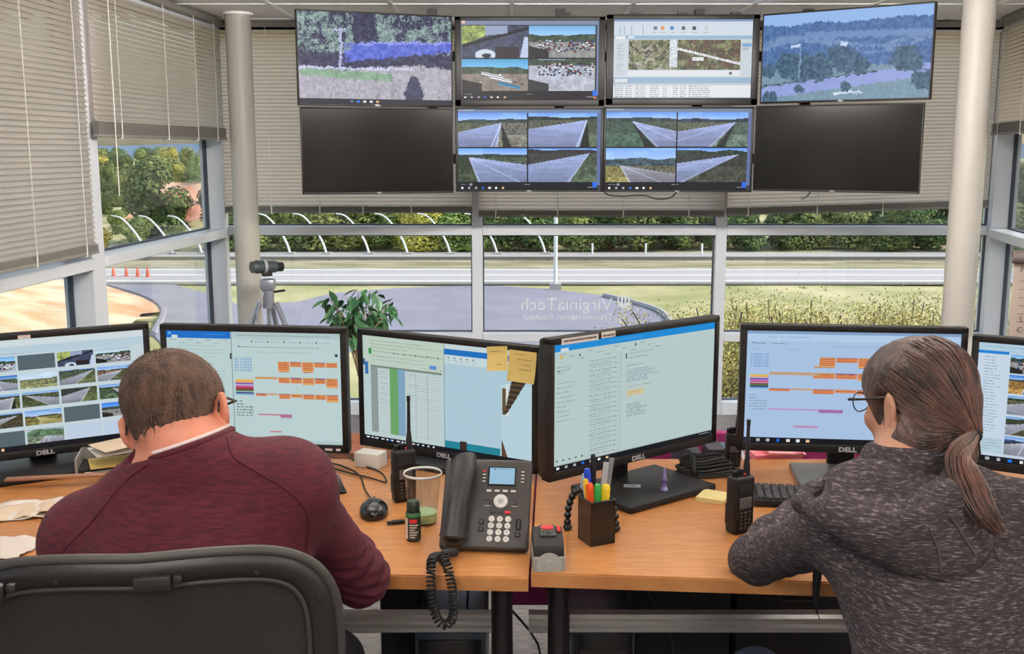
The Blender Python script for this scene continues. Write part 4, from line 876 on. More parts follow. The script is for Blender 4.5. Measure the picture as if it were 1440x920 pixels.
nv = MB().lathe([(.0155, 0), (.0155, .003), (.0145, .004), (.006, .004)], n=28, M=PM(.665, .48)).build('navigation_ring', M_key, ph)
MB().lathe([(.0055, 0), (.0055, .0045), (0, .0048)], n=16, M=PM(.665, .48)).build('ok_button', M_silver, ph)
for u in (.515, .82): MB().lathe([(.0065, 0), (.0062, .003), (0, .0036)], n=16, M=PM(u, .485)).build('round_key', M_dkey, ph); MB().box((0, 0, .0006), (.012, .0012, .001), M=PM(u, .53)).build('key_label', M_key, ph)
for k in range(3): MB().box((0, 0, .0015), (.013, .006, .003), bev=.001, seg=1, M=PM(.58 + k * .085, .60)).build('function_key', M_red if k == 2 else M_dkey, ph)
lt = ['1', '2', '3', '4', '5', '6', '7', '8', '9', '*', '0', '#']; M_blk = mat('black_print', rgb(40, 40, 45), .6)
for i in range(12):
    m_ = PM(.575 + (i % 3) * .093 - (i // 3) * .004, .675 + (i // 3) * .072); kk = MB().lathe([(.0066, 0), (.0064, .003), (0, .0036)], n=16, M=m_).build('number_key', M_key, ph)
    tm = text_mesh(lt[i], .006, M_blk, extrude=.0002); tm.transform(m_ @ Matrix.Translation((0, -.002, .0040)) @ xrot(-PI / 2)); link('numeral', tm, kk)
for v in (.71, .79): MB().box((0, 0, .0015), (.012, .011, .003), bev=.002, seg=1, M=PM(.46, v)).build('side_key', M_dkey, ph)
MB().box((0, 0, .0015), (.011, .024, .003), bev=.003, seg=1, M=PM(.88, .73)).build('volume_key', M_dkey, ph); MB().box((0, 0, .0015), (.012, .010, .003), bev=.002, seg=1, M=PM(.875, .84)).build('speaker_key', M_dkey, ph)
# coiled cord
pts = smooth_path([onz(628, 779, ZD + .012), at(622, 783, 2.10), at(609, 785, 2.03), at(606, 800, 1.995), at(607, 835, 1.985), at(614, 868, 1.985), at(626, 879, 1.985), at(637, 866, 1.985), at(636, 830, 1.985), at(630, 800, 1.995), at(624, 782, 2.03), at(640, 776, 2.12)], 40)
L_ = 0; hel = []; up = Vector((0, 0, 1)); last = None
acc = [0]
for i in range(1, len(pts)): acc.append(acc[-1] + (pts[i] - pts[i - 1]).length)
turns = 62; NS = turns * 9
for k in range(NS):
    s_ = acc[-1] * k / NS; i = int(np.searchsorted(acc, s_)); i = max(1, min(i, len(pts) - 1)); f_ = (s_ - acc[i - 1]) / max(1e-9, acc[i] - acc[i - 1]); p = pts[i - 1].lerp(pts[i], f_); t = (pts[i] - pts[i - 1]).normalized()
    a = t.cross(Vector((0, 1, 0))); a = a.normalized() if a.length > .05 else t.orthogonal().normalized(); b = t.cross(a); an = 2 * PI * turns * k / NS
    hel.append(p - pc + (a * math.cos(an) + b * math.sin(an)) * .0085)
zr = zrot(math.radians(5)); MB().tube([zr @ p for p in hel], .0022, 5).build('coiled_cord', M_rubber, ph, smooth=180)

# tape measure
p = onz(771, 803, ZD); tm_ = thing('tape_measure', 'black and grey tape measure with red oval button beside the telephone', 'tape measure', (p.x, p.y + .040, ZD), math.radians(2))
pr = [(-.040, 0), (-.040, .035), (-.034, .05), (-.014, .062), (.04, .066), (.044, .05), (.044, 0)]
Mx = Matrix(((0, 0, 1, 0), (1, 0, 0, 0), (0, 1, 0, 0), (0, 0, 0, 1)))
MB().prism(pr, -.031, .031, Mx).build('case', M_black, tm_, smooth=30)
MB().prism([(-.0435, 0), (-.0435, .028), (-.038, .032), (.046, .030), (.046, 0)], -.0325, .0325, Mx).build('grey_shell', mat('grey_rubber', rgb(150, 146, 140), .6), tm_)
fm = Matrix.Translation((0, -.0435, .014)) @ xrot(PI / 2); MB().lathe([(.026, 0), (.026, .002), (.011, .0025), (.010, .004), (0, .004)], n=28, M=fm @ Matrix.Scale(1, 4)).build('side_disc', mat('grey_rubber_light', rgb(168, 164, 158), .6), tm_)
tp = Matrix.Translation((0, .012, .0645)) @ xrot(math.radians(5))
MB().box((0, 0, .002), (.034, .05, .006), bev=.003, M=tp).build('top_plate', M_dk, tm_)
MB().ball((0, .008, .006), (.014, .009, .004), 2, M=tp).build('red_button', M_red, tm_); MB().ball((0, -.014, .004), (.014, .008, .004), 2, M=tp).build('black_button', M_blackg, tm_); MB().box((.024, .006, .003), (.007, .02, .004), bev=.001, seg=1, M=tp).build('side_button', M_red, tm_)
# steel tweezers/ruler leaning behind the tape measure
a = onz(768, 727, ZD + .07); tag(MB().tube([Vector((0, 0, 0)), Vector((-.012, .10, .012))], [.004, .0025], 8).build('screwdriver', M_steel, loc=(p.x - .004, p.y + .082, ZD + .005)), 'thin steel tool lying behind the tape measure beside the telephone', 'tool')

# pen cup with pens
p = onz(840, 768, ZD); pcx, pcy = p.x, p.y + .032
cup = thing('pen_cup', 'square black pen cup on the right desk', 'pen cup', (pcx, pcy, ZD), math.radians(24))
b = MB(); s_, h_, t_ = .029, .098, .002
for (cx, cy, sx, sy) in ((0, -s_, 2 * s_, t_), (0, s_, 2 * s_, t_), (-s_, 0, t_, 2 * s_ + t_), (s_, 0, t_, 2 * s_ + t_)): b.box((cx, cy, h_ / 2), (sx, sy, h_))
b.box((0, 0, .002), (2 * s_, 2 * s_, .004)); b.build('cup_wall', M_blackg, cup)
b = MB()
for (cx, cy, sx, sy) in ((0, -s_, 2 * s_ + .006, .005), (0, s_, 2 * s_ + .006, .005), (-s_, 0, .005, 2 * s_), (s_, 0, .005, 2 * s_)): b.box((cx, cy, h_), (sx, sy, .005), bev=.0015, seg=1)
b.build('rim', M_blackg, cup)
def pen(dx, dy, lx, ly, L, r, col, label, capcol=None, clip=True, flat=None):
    L *= 1.05 if L > .17 else 1.17
    t = thing('pen', label, 'pen', (pcx + dx, pcy + dy, ZD + .005)); t.rotation_euler = (-ly, lx, 0); m = mat('pen_' + label[:12].replace(' ', '_'), rgb(*col), .35)
    if flat: MB().box((0, 0, L / 2), (flat, .003, L), bev=.001, seg=1).build('blade', m, t); return
    MB().lathe([(.0015, 0), (r * .6, .008), (r, .02), (r, L * .62)], n=12).build('barrel', m, t)
    m2 = mat('cap_' + label[:12].replace(' ', '_'), rgb(*(capcol or col)), .3); MB().lathe([(r * 1.12, L * .62), (r * 1.15, L * .95), (r * .8, L), (0, L)], n=12).build('cap', m2, t)
    if clip: MB().box((0, -r * 1.3, L * .82), (.003, .0015, L * .22)).build('clip', m2, t)
pen(-.004, .012, -.02, .03, .178, .0055, (34, 32, 36), 'tall black ballpoint pen standing highest in the pen cup')
pen(-.006, .004, -.10, .02, .135, .007, (40, 80, 190), 'blue marker with blue cap in the pen cup', (36, 70, 200))
pen(-.009, -.004, -.12, 0, .118, .006, (236, 190, 60), 'yellow marker at the left of the pen cup')
pen(-.008, -.012, -.07, -.02, .112, .0075, (238, 92, 40), 'orange highlighter in front of the pen cup')
pen(.000, -.013, -.0, -.02, .110, .007, (60, 170, 80), 'green highlighter beside the orange one in the pen cup')
pen(.014, -.008, .04, -.01, .108, .0085, (238, 204, 50), 'thick yellow highlighter at the right of the pen cup')
pen(.010, .010, .06, .03, .130, .006, (206, 60, 50), 'red pen behind the yellow highlighter in the pen cup', (215, 60, 50))
pen(.008, .010, .10, .03, .128, .006, (110, 190, 80), 'light green marker at the back of the pen cup', (225, 225, 220))
pen(.002, -.002, .10, 0, .150, .005, (176, 178, 184), 'silver metal ruler standing in the pen cup', flat=.012)
pen(.008, .000, .13, .01, .158, .005, (128, 130, 136), 'grey metal file standing rightmost in the pen cup', flat=.011)
pen(-.008, .006, -.15, .02, .120, .005, (120, 180, 215), 'pale blue pen at the far left of the pen cup')
# bead legged camera tripod behind the cup
gt = thing('bead_tripod', 'small black tripod with beaded flexible legs behind the pen cup', 'tripod', (pcx, pcy + .085, ZD))
b0 = Vector((-.018, 0, .095))
MB().ball(tuple(b0), .014, 2).cyl(b0, b0 + Vector((0, 0, .03)), .009).build('ball_head', M_silver, gt)
for k, (ex, ey) in enumerate(((-.060, -.02), (.048, -.03), (.01, .07))):
    lg = MB(); ps = smooth_path([b0 - Vector((0, 0, .008)), Vector((b0.x + (ex - b0.x) * .6, ey * .4, .085)), Vector((b0.x + (ex - b0.x) * .95, ey * .8, .05)), Vector((ex, ey, .008))], 3)
    for q in ps: lg.ball(tuple(q), .0088, 2)
    lg.build('leg', M_blackg, gt); MB().ball(tuple(ps[-1]), (.011, .011, .008), 2).build('rubber_foot', M_rubber, gt)

# hand radios
def radio(p, rz, w_, h_, d_, ha, label, front=True, grey=False, lean=0):
    t = thing('hand_radio', label, 'radio', p, rz); 
    b = MB(); b.box((0, 0, h_ / 2), (w_, d_, h_), bev=.007, seg=3); b.box((0, .002, h_ * .33), (w_ + .004, d_ * .9, h_ * .4), bev=.006); b.build('body', M_black, t)
    MB().tube([(w_ * .28, 0, h_ - .002), (w_ * .28, 0, h_ + .02), (w_ * .28, 0, h_ + .045), (w_ * .29, 0, h_ + ha)], [.0085, .0075, .0046, .0036], 10).build('antenna', M_rubber, t)
    MB().tube([(w_ * .29, 0, h_ + ha - .012), (w_ * .29, 0, h_ + ha + .001)], .0046, 10).build('antenna_tip', M_rubber, t)
    MB().cyl((-.003, 0, h_), (-.003, 0, h_ + .014), .0075, .007).build('channel_knob', M_blackg, t); MB().cyl((-w_ * .3, 0, h_), (-w_ * .3, 0, h_ + .011), .007, .0065).build('volume_knob', M_blackg, t)
    MB().ball((.006, -.006, h_ + .003), .003, 1).build('status_light', M_red, t)
    y = -d_ / 2 - .0008
    MB().box((0, y, h_ * .55), (w_ * .6, .002, h_ * .19), bev=.0008, seg=1).build('display_window', mat('grey_lcd', rgb(96, 92, 94), .3), t)
    g_ = MB(); [g_.box((0, y, h_ * .74 + k * .004), (w_ * .62, .002, .0018)) for k in range(5)]; g_.build('speaker_grille', M_dk, t)
    km = MB().box((0, 0, 0), (w_ * .13, .003, h_ * .042), bev=.001, seg=1).mesh('key', M_dk, 35)
    for r_ in range(5):
        for c_ in range(3): link('key', km, t, ((c_ - 1) * w_ * .2, y - .0004, h_ * .38 - r_ * h_ * .065))
    MB().box((w_ * .0, d_ / 2 + .004, h_ * .6), (.018, .006, .05), bev=.002).build('belt_clip', M_blackg, t)
p = onz(1041, 751, ZD); radio((p.x, p.y + .014, ZD), math.radians(28), .056, .132, .036, .125, 'black two way radio with keypad standing beside the keyboard')
p = onz(567, 707, ZD); radio((p.x, p.y + .018, ZD), math.radians(24), .055, .130, .036, .13, 'black two way radio behind the clear plastic cup')
p = onz(1030, 656, ZD); radio((p.x, p.y, ZD), 0, .040, .095, .03, .115, 'slim black radio behind the cable bundle near the desk back edge')
p = onz(1050, 668, ZD); 
ring = MB(); q = onz(1040, 700, ZD)
# plastic cup, bottle, mouse, stick
M_clear = gm.copy(); M_clear.name = 'clear_plastic'; nn = M_clear.node_tree.nodes
for x in nn:
    if x.type == 'BSDF_TRANSPARENT': x.inputs[0].default_value = (.90, .92, .93, 1)
    if x.type == 'MATH' and x.operation == 'MULTIPLY_ADD': x.inputs[2].default_value = .06
p = onz(594, 741, ZD); cu = thing('plastic_cup', 'clear plastic cup with greenish bottom between radio and telephone', 'cup', (p.x, p.y + .03, ZD))
MB().lathe([(0, .002), (.029, .002), (.031, .008), (.0425, .118), (.0415, .118), (.030, .009), (0, .004)], n=40).build('cup_wall', M_clear, cu, smooth=60)
MB().lathe([(.0435, .115), (.045, .118), (.0435, .121), (.0415, .118)], n=40).build('rim', mat('clear_rim', rgb(214, 212, 208), .2), cu, smooth=180)
M_grn = mat('pale_green_plastic', rgb(176, 206, 150), .3); MB().lathe([(0, .005), (.0295, .005), (.0320, .026), (0, .026)], n=32).build('green_content', M_grn, cu)
p = onz(581, 762, ZD); bo = thing('small_bottle', 'small dark bottle with green cap and printed label before the clear cup', 'bottle', (p.x, p.y + .012, ZD))
MB().lathe([(0, 0), (.0155, 0), (.0165, .003), (.0165, .060), (.013, .064)], n=28).build('bottle_body', M_blackg, bo)
MB().lathe([(.0135, .060), (.0145, .064), (.0145, .086), (.0125, .090), (0, .090)], n=28).build('cap', mat('dark_green_cap', rgb(34, 48, 36), .4), bo)
MB().lathe([(.0168, .056), (.0168, .063), (.0155, .065)], n=28).build('green_band', mat('green_band', rgb(60, 110, 66), .4), bo)
b = MB(); b.lathe([(.01675, .004), (.01675, .055)], n=28); b.build('label', mat('label_dark', rgb(52, 56, 46), .5), bo)
def arcpatch(r, a0, a1, z0, z1): 
    vs = []; fs = []; n_ = 8
    for k in range(n_ + 1): a = a0 + (a1 - a0) * k / n_; vs += [(r * math.cos(a), r * math.sin(a), z0), (r * math.cos(a), r * math.sin(a), z1)]
    for k in range(n_): fs.append((2 * k, 2 * k + 2, 2 * k + 3, 2 * k + 1))
    return vs, fs
MB().add(*arcpatch(.0170, -2.0, -1.0, .044, .052)).build('red_label_panel', M_red, bo); 
b = MB()
for k in range(6): b.add(*arcpatch(.0170, -2.0, -2.0 + .7 + .25 * (k % 3), .010 + k * .0055, .0125 + k * .0055))
b.build('label_print', M_lbl, bo); MB().add(*arcpatch(.0171, -2.75, -2.3, .006, .054)).build('barcode_panel', M_lbl, bo)
p = onz(525, 727, ZD); mo = thing('computer_mouse', 'small round black computer mouse beside the man', 'mouse', (p.x, p.y + .012, ZD), .1)
MB().ball((0, 0, .010), (.034, .048, .028), 4).build('shell', M_blackg, mo, smooth=180)
for v in mo.children[0].data.vertices: v.co.z = max(v.co.z, .0)
MB().tube([(0, .004, .0378), (0, .03, .0325)], .001, 6).build('button_groove', M_rubber, mo); MB().lathe([(.005, -.003), (.005, .003)], n=14, M=Matrix.Translation((0, .026, .032)) @ Matrix.Rotation(PI / 2, 4, 'Y')).build('scroll_wheel', M_dk, mo)
cable('black mouse cable looping over the left desk toward the screens', [(p.x, p.y + .05, ZD + .012), onz(514, 690, ZD + .004), onz(505, 668, ZD + .004), onz(480, 655, ZD + .004), onz(455, 650, ZD + .004)], .0022)
cable('thin black cable curving on the desk behind the mouse', [onz(448, 652, ZD + .004), onz(480, 662, ZD + .004), onz(520, 672, ZD + .004), onz(543, 678, ZD + .004), onz(535, 664, ZD + .004), onz(512, 655, ZD + .004), onz(490, 643, ZD + .004)], .0022)
p = onz(560, 737, ZD); us = thing('memory_stick', 'tiny black memory stick lying left of the clear cup', 'memory stick', p, .3)
MB().box((0, 0, .005), (.03, .012, .008), bev=.002).build('body', M_black, us); MB().box((-.02, 0, .005), (.012, .009, .005)).build('plug', M_blackg, us)
p = onz(478, 685, ZD); ob = thing('mobile_phone', 'black mobile phone lying half hidden behind the man at his right', 'phone', (p.x - .03, p.y, ZD), .3)
MB().box((0, 0, .005), (.075, .14, .009), bev=.004).build('case', M_black, ob); MB().box((0, 0, .0098), (.068, .128, .0006)).build('glass', M_blackg, ob)

# papers
M_paper = mat('white_paper', rgb(226, 222, 214), .8); M_kraft = mat('crumpled_napkin_paper', rgb(214, 190, 164), .85, var=.06, scale=12); M_pap2 = mat('off_white_tissue', rgb(220, 208, 198), .85)
def sheet_(name, label, cat, px, py, w_, l_, rz, m, amp=.006, z=0, grp=None, seed=1):
    p = onz(px, py, ZD); n_ = 14; vs = []; fs = []
    for j in range(n_ + 1):
        for i in range(n_ + 1):
            u, v = (i / n_ - .5) * w_, (j / n_ - .5) * l_; e = 1 - .12 * noise.noise(Vector((j * .9 + seed, i * .9, seed))) if i in (0, n_) or j in (0, n_) else 1
            vs.append((u * e, v * e, .0015 + amp * abs(noise.noise(Vector((u * 22 + seed, v * 22, seed)))) * 2))
    for j in range(n_):
        for i in range(n_): a = j * (n_ + 1) + i; fs.append((a, a + 1, a + n_ + 2, a + n_ + 1))
    o = MB().add(vs, fs).build(name, m, loc=(p.x, p.y, ZD + z), rot=(0, 0, rz), smooth=180); so = o.modifiers.new('thickness', 'SOLIDIFY'); so.thickness = .0012; so.offset = 1
    tag(o, label, cat, grp)
sheet_('paper_napkin', 'crumpled beige paper napkin lying on the left desk', 'paper', 20, 724, .17, .10, .35, M_kraft, .014, .0012)
sheet_('paper_sheet', 'white crumpled paper under the beige napkin on the left desk', 'paper', 10, 722, .24, .13, .25, M_pap2, .008)
sheet_('paper_napkin', 'torn white tissue nearest the chair on the left desk', 'paper', -5, 772, .17, .12, -.2, M_pap2, .006, seed=5)
p = onz(85, 683, ZD); ru = thing('wooden_ruler', 'long brown wooden ruler lying on the black screen base', 'ruler', (p.x, p.y, ZD + .0205), math.radians(10))
MB().box((0, 0, .003), (.26, .022, .006), bev=.001, seg=1).build('stick', mat('brown_wood', rgb(150, 106, 80), .6, var=.15, scale=30, stretch=(.3, 4, 1)), ru)
p = onz(150, 664, ZD); bxs = thing('paper_tray', 'small grey box with loose papers behind the man left of his head', 'box', (p.x - .01, p.y + .02, ZD), math.radians(14))
b = MB(); b.box((0, 0, .003), (.13, .12, .005)); 
for (cx, cy, sx, sy) in ((-.065, 0, .004, .12), (.065, 0, .004, .12), (0, .06, .13, .004)): b.box((cx, cy, .025), (sx, sy, .05))
b.build('tray', mat('grey_board', rgb(150, 146, 142), .7), bxs)
for k in range(4):
    o = MB().box((0, 0, 0), (.11, .09, .0012)).build('loose_paper', [M_paper, M_post, M_paper, M_kraft][k], loc=(p.x + .0 + .008 * k, p.y + .015, ZD + .010 + .014 * k + (.02 if k > 1 else 0)), rot=(.04, .0, .25 + .2 * k)); tag(o, ['white slip at the bottom of the grey tray by the screen', 'yellow slip in the grey tray by the screen', 'upper white slip resting on the grey tray by the screen', 'tan card lying on top of the grey tray by the screen'][k], 'paper')
p = onz(528, 652, ZD); b = tag(MB().box((0, 0, .02), (.075, .05, .04), bev=.002).build('paper_pad', M_paper, loc=(p.x - .01, p.y - .02, ZD), rot=(0, 0, -.4)), 'small block of white papers below the spreadsheet screen', 'paper pad')
p = onz(1003, 702, ZD); sn = thing('sticky_note_pad', 'pad of pale yellow sticky notes lying left of the right radio', 'note pad', p, math.radians(-28))
for k in range(4): MB().box((.0006 * k, 0, .0015 + k * .0028), (.070, .070, .0026)).build('sheet', mat('pale_yellow_paper', rgb(232, 210, 146), .8), sn)

# keyboard by the woman
p = onz(1098, 704, ZD); kb = thing('keyboard', 'black keyboard on the right desk in front of the woman', 'keyboard', (p.x + .10, p.y - .01, ZD), math.radians(-8))
MB().box((0, 0, .010), (.34, .125, .018), bev=.004).build('keyboard_case', M_black, kb)
km = MB().box((0, 0, 0), (.0155, .0155, .007), bev=.002, seg=1).mesh('key', M_dk, 35)
for r_ in range(6):
    for c_ in range(17): link('key', km, kb, (-.152 + c_ * .019, -.048 + r_ * .019, .0215))
# cable bundle
q0 = onz(1000, 668, ZD); bc = thing('cable_bundle', 'bundled black cable lying between centre screen base and right radio', 'cable', q0)
rnd = random.Random(8)
for k in range(6):
    a_, b_ = .085 - .006 * k, .022 + .004 * (k % 3); cx = rnd.uniform(-.006, .006)
    pts = [(cx + a_ * math.cos(t * 2 * PI / 16) - .015, b_ * math.sin(t * 2 * PI / 16) + .006 * k - .01, .006 + .007 * k + .004 * math.sin(t)) for t in range(16)]
    MB().tube(pts, .0042, 6, closed=True).build('loop', M_rubber, bc, smooth=180)
MB().tube([(-.05, -.038, .004), (-.052, -.03, .03), (-.05, -.005, .048), (-.048, .02, .04)], .008, 8).build('strap', M_rubber, bc, smooth=180)
p = onz(934, 689, ZD + .018); fg = thing('figurine', 'tiny purple and clear figurine standing on the centre screen base', 'figurine', (p.x, p.y, ZD + .018))
MB().lathe([(0, 0), (.010, 0), (.010, .004), (.006, .007), (.004, .016), (.0075, .024), (.006, .032), (.0035, .036), (.005, .042), (.0035, .049), (.001, .058), (0, .059)], n=14).build('figure', mat('purple_plastic', rgb(104, 60, 130), .3, col2=rgb(150, 150, 190), scale=60), fg, smooth=60)
p = onz(889, 684, ZD + .018); nl = thing('name_label', 'small silver label stuck on the centre screen base', 'label', (p.x, p.y, ZD + .0183), math.radians(-4)); MB().box((0, 0, .0006), (.042, .022, .001)).build('plate', M_silver, nl); b = MB(); b.box((0, .003, .0013), (.026, .002, .0003)); b.box((.002, -.003, .0013), (.014, .002, .0003)); b.build('print', M_ink, nl)
# white name labels on the centre screen
mb_ = m4; 
b = MB(); r_ = random.Random(2)
for (x, L_) in ((-.2515, .10), (-.128, .034)):
    q = x
    while q < x + L_: l_ = r_.uniform(.002, .006); b.box((q + l_ / 2, -.0019, .803 - ZD + .3355), (l_, .0004, .004)); q += l_ + .0014
b.build('label_print', M_ink, mb_)

# ------------------------------------------------------------------ behind and below the desks
M_mag = mat('magenta_fabric', rgb(158, 44, 106), .9, var=.12, scale=25)
pn = thing('fabric_panel', 'magenta fabric panel standing behind the right desk', 'panel', (.76, 3.02, 0))
MB().box((0, 0, .49), (1.62, .03, .54), bev=.008).build('fabric', M_mag, pn)
for x in (-.78, .78): MB().box((x, 0, .38), (.03, .05, .76)).build('post', M_dk, pn); MB().box((x, 0, .012), (.05, .3, .024)).build('foot', M_dk, pn)
for i, (px, w_, h_, col, lb) in enumerate(((957, .040, .16, (54, 58, 72), 'dark blue binder leftmost behind the centre screen base'), (975, .03, .15, (40, 40, 46), 'black binder second from left behind the right desk'), (1002, .045, .16, (48, 48, 54), 'wide black binder behind the cable bundle'), (1020, .02, .155, (70, 84, 104), 'narrow steel blue binder beside the slim radio'), (1045, .018, .13, (210, 208, 214), 'white binder behind the right screen left edge'), (1052, .014, .14, (90, 120, 170), 'narrow blue folder behind the right screen left edge'))):
    q = at(px, 640, 2.93); bi = thing('binder', lb, 'binder', (q.x, 2.93, .585), 0, 'binders behind the right desk'); m = mat('binder_%d' % i, rgb(*col), .5)
    MB().box((0, 0, h_ / 2), (w_, .10, h_), bev=.002).build('cover', m, bi); MB().lathe([(w_ * .22, 0), (w_ * .22, .002), (0, .002)], n=12, M=Matrix.Translation((0, -.051, h_ * .75)) @ xrot(PI / 2)).build('spine_ring', M_steel, bi)
sh = thing('binder_shelf', 'narrow dark shelf holding the binders behind the right desk', 'shelf', (.6, 2.93, 0)); MB().box((0, 0, .575), (.62, .13, .02)).build('board', M_dk, sh)
for x in (-.29, .29): MB().box((x, 0, .285), (.02, .12, .565)).build('side', M_dk, sh)
p = at(1085, 645, 2.90); pk = thing('pink_box', 'pink folded paper box behind the bluish screen', 'box', (p.x, 2.90, .585), .25); b = MB(); b.prism([(-.075, -.05), (.07, -.05), (.095, .05), (-.06, .05)], 0, .155); b.build('carton', mat('pink_card', rgb(244, 140, 156), .7), pk); MB().box((.02, -.02, .160), (.12, .07, .006), rot=(.2, .12, .1)).build('flap', mat('light_pink_card', rgb(250, 168, 178), .7), pk)
b = sh.children
MB().box((.57, 0, .575), (.52, .13, .02)).build('board', M_dk, sh)
def tower_pc(px, Y, w_, h_, d_, m, label):
    q = at(px, 900, Y); t = thing('computer_tower', label, 'computer', (q.x, Y, 0)); MB().box((0, 0, h_ / 2 + .01), (w_, d_, h_), bev=.006).build('case', m, t)
    MB().box((0, -d_ / 2 - .003, h_ * .5), (w_ * .9, .006, h_ * .92), bev=.002).build('front_panel', M_blackg, t); MB().box((0, -d_ / 2 - .007, h_ * .82), (w_ * .7, .003, .03)).build('drive_slot', M_dk, t); MB().lathe([(.01, 0), (.01, .004), (0, .004)], n=14, M=Matrix.Translation((0, -d_ / 2 - .004, h_ * .62)) @ xrot(PI / 2)).build('power_button', M_silver, t)
M_bl = mat('slate_blue_plastic', rgb(58, 70, 84), .3)
tower_pc(640, 2.62, .17, .42, .42, M_bl, 'slate blue computer tower under the left desk beside the leg')
tower_pc(838, 2.66, .16, .42, .42, M_bl, 'slate blue computer tower under the right desk beside the leg')
M_drk = mat('black_fabric', rgb(30, 28, 30), .85, var=.2, scale=8)
for (px0, px1, Y, z1, lb) in ((875, 1010, 2.72, .60, 'large black storage box under the right desk'), (1015, 1175, 2.78, .62, 'black equipment case under the right desk near the woman'), (545, 600, 2.74, .52, 'black bin under the left desk near the man')):
    a, b_ = at(px0, 850, Y), at(px1, 850, Y); t = thing('storage_box', lb, 'box', ((a.x + b_.x) / 2, Y, 0)); MB().box((0, 0, z1 / 2), (b_.x - a.x, .34, z1), bev=.015).build('box_body', M_drk, t); MB().box((0, 0, z1 + .008), (b_.x - a.x + .012, .35, .02), bev=.006).build('lid', M_black, t)
    MB().tube([(-.05, -.176, z1 * .7), (-.04, -.19, z1 * .68), (.04, -.19, z1 * .68), (.05, -.176, z1 * .7)], .005, 6).build('handle', M_rubber, t)
rnd = random.Random(3)
for i, lb in enumerate(['hanging left of the left desk leg', 'hanging between the two desk legs', 'hanging just right of the right desk leg', 'hanging before the black storage box', 'drooping lowest under the right desk', 'drooping in the middle under the right desk', 'drooping beside the strap under the right desk']):
    x0 = [-.12, -.02, .06, .3, .42, .52, .62][i]; y0 = 2.40 + rnd.uniform(0, .08); 
    pts = [(x0, y0, .72), (x0 + rnd.uniform(-.03, .05), y0 + .01, .55), (x0 + rnd.uniform(-.06, .12), y0 + .02, .35), (x0 + rnd.uniform(-.1, .14), y0 - .01, .15), (x0 + rnd.uniform(-.1, .1), y0, .01)]
    if i > 4: pts = [(x0 - .35, y0, .71), (x0 - .2, y0 - .02, .60 - .02 * i + .08), (x0, y0 - .02, .60 - .015 * i + .06), (x0 + .15, y0, .71)]
    cable('black cable ' + lb, pts, .003, None, 'cable', 'cables hanging under the desks')
pp = [at(1146, 790, 1.985), at(1150, 800, 1.975), at(1147, 850, 1.975), at(1153, 872, 1.975)]
o = thing('strap', 'black strap hanging over the right desk edge beside the woman', 'strap', pp[0]); MB().tube([p_ - pp[0] for p_ in smooth_path([onz(1160, 775, ZD + .004), onz(1150, 806, ZD + .006)] + pp[1:], 5)], [.003] * 5 + [.004, .005, .007, .008, .009, .009, .009, .008, .007, .006, .005, .003, .002, .001, .001, .001], 8, flat=.4).build('webbing', M_rubber, o, smooth=180)

# spotting scope on tripod by the left window
p = at(380, 440, 5.45); tr_ = thing('tripod', 'silver tripod standing at the window beside the left round column', 'tripod', (p.x, 5.45, 0))
zt = at(377, 392, 5.45).z; zh = at(377, 408, 5.45).z; za = at(377, 425, 5.45).z; dx = at(377, 408, 5.45).x - p.x
M_tr = mat('tripod_metal', rgb(150, 152, 162), .35, .6)
MB().box((dx, 0, (zt + zh) / 2), (.075, .07, zt - zh), bev=.012).cyl((dx, 0, za - .03), (dx, 0, zh), .03, .03).build('tripod_head', M_tr, tr_)
MB().tube([(dx + .03, 0, zh - .01), (dx + .09, -.01, zh + .0)], .006, 8).build('pan_knob', M_black, tr_); MB().tube([(dx - .02, -.02, zh - .01), (dx - .05, -.05, za - .05), (dx - .045, -.05, za - .13), (dx + .0, -.05, za - .15)], .005, 8).build('pan_handle', M_tr, tr_)
MB().cyl((dx, 0, .35), (dx, 0, za), .011).build('centre_column', M_tr, tr_)
for k, (ex, ey) in enumerate(((-.36, -.08), (.36, -.12), (.04, .38))):
    a = Vector((dx + ex * .12, ey * .12, za)); b = Vector((dx + ex, ey, .03)); d = b - a
    lo = MB().tube([a, a + d * .5], .014, 8).tube([a + d * .45, b], .010, 8).build('leg', M_tr, tr_); MB().ball(tuple(b), .016, 1).build('rubber_foot', M_rubber, lo)
    MB().cyl(a + d * .47, a + d * .51, .017, .017, 10).build('leg_lock', M_black, lo)
ps = at(375, 376, 5.45); sco = thing('spotting_scope', 'dark spotting scope mounted on the silver tripod at the window', 'scope', (ps.x, 5.45, ps.z), math.radians(-58)); sco.rotation_euler = (0, math.radians(0), math.radians(-48))
MB().tube([(0, -.085, .006), (0, -.06, .006)], [.030, .032], 18).tube([(0, -.06, .006), (0, .05, .0)], [.035, .031], 18).build('barrel', mat('dark_green_metal', rgb(74, 82, 84), .4, .4), sco)
MB().tube([(0, .05, .0), (0, .09, -.004)], [.026, .024], 18).build('eyepiece', M_black, sco); MB().tube([(0, -.025, .0065), (0, -.01, .0065)], .037, 18).build('focus_ring', M_silver, sco); MB().box((0, 0, -.036), (.03, .05, .02), bev=.003).build('mount_foot', M_black, sco)

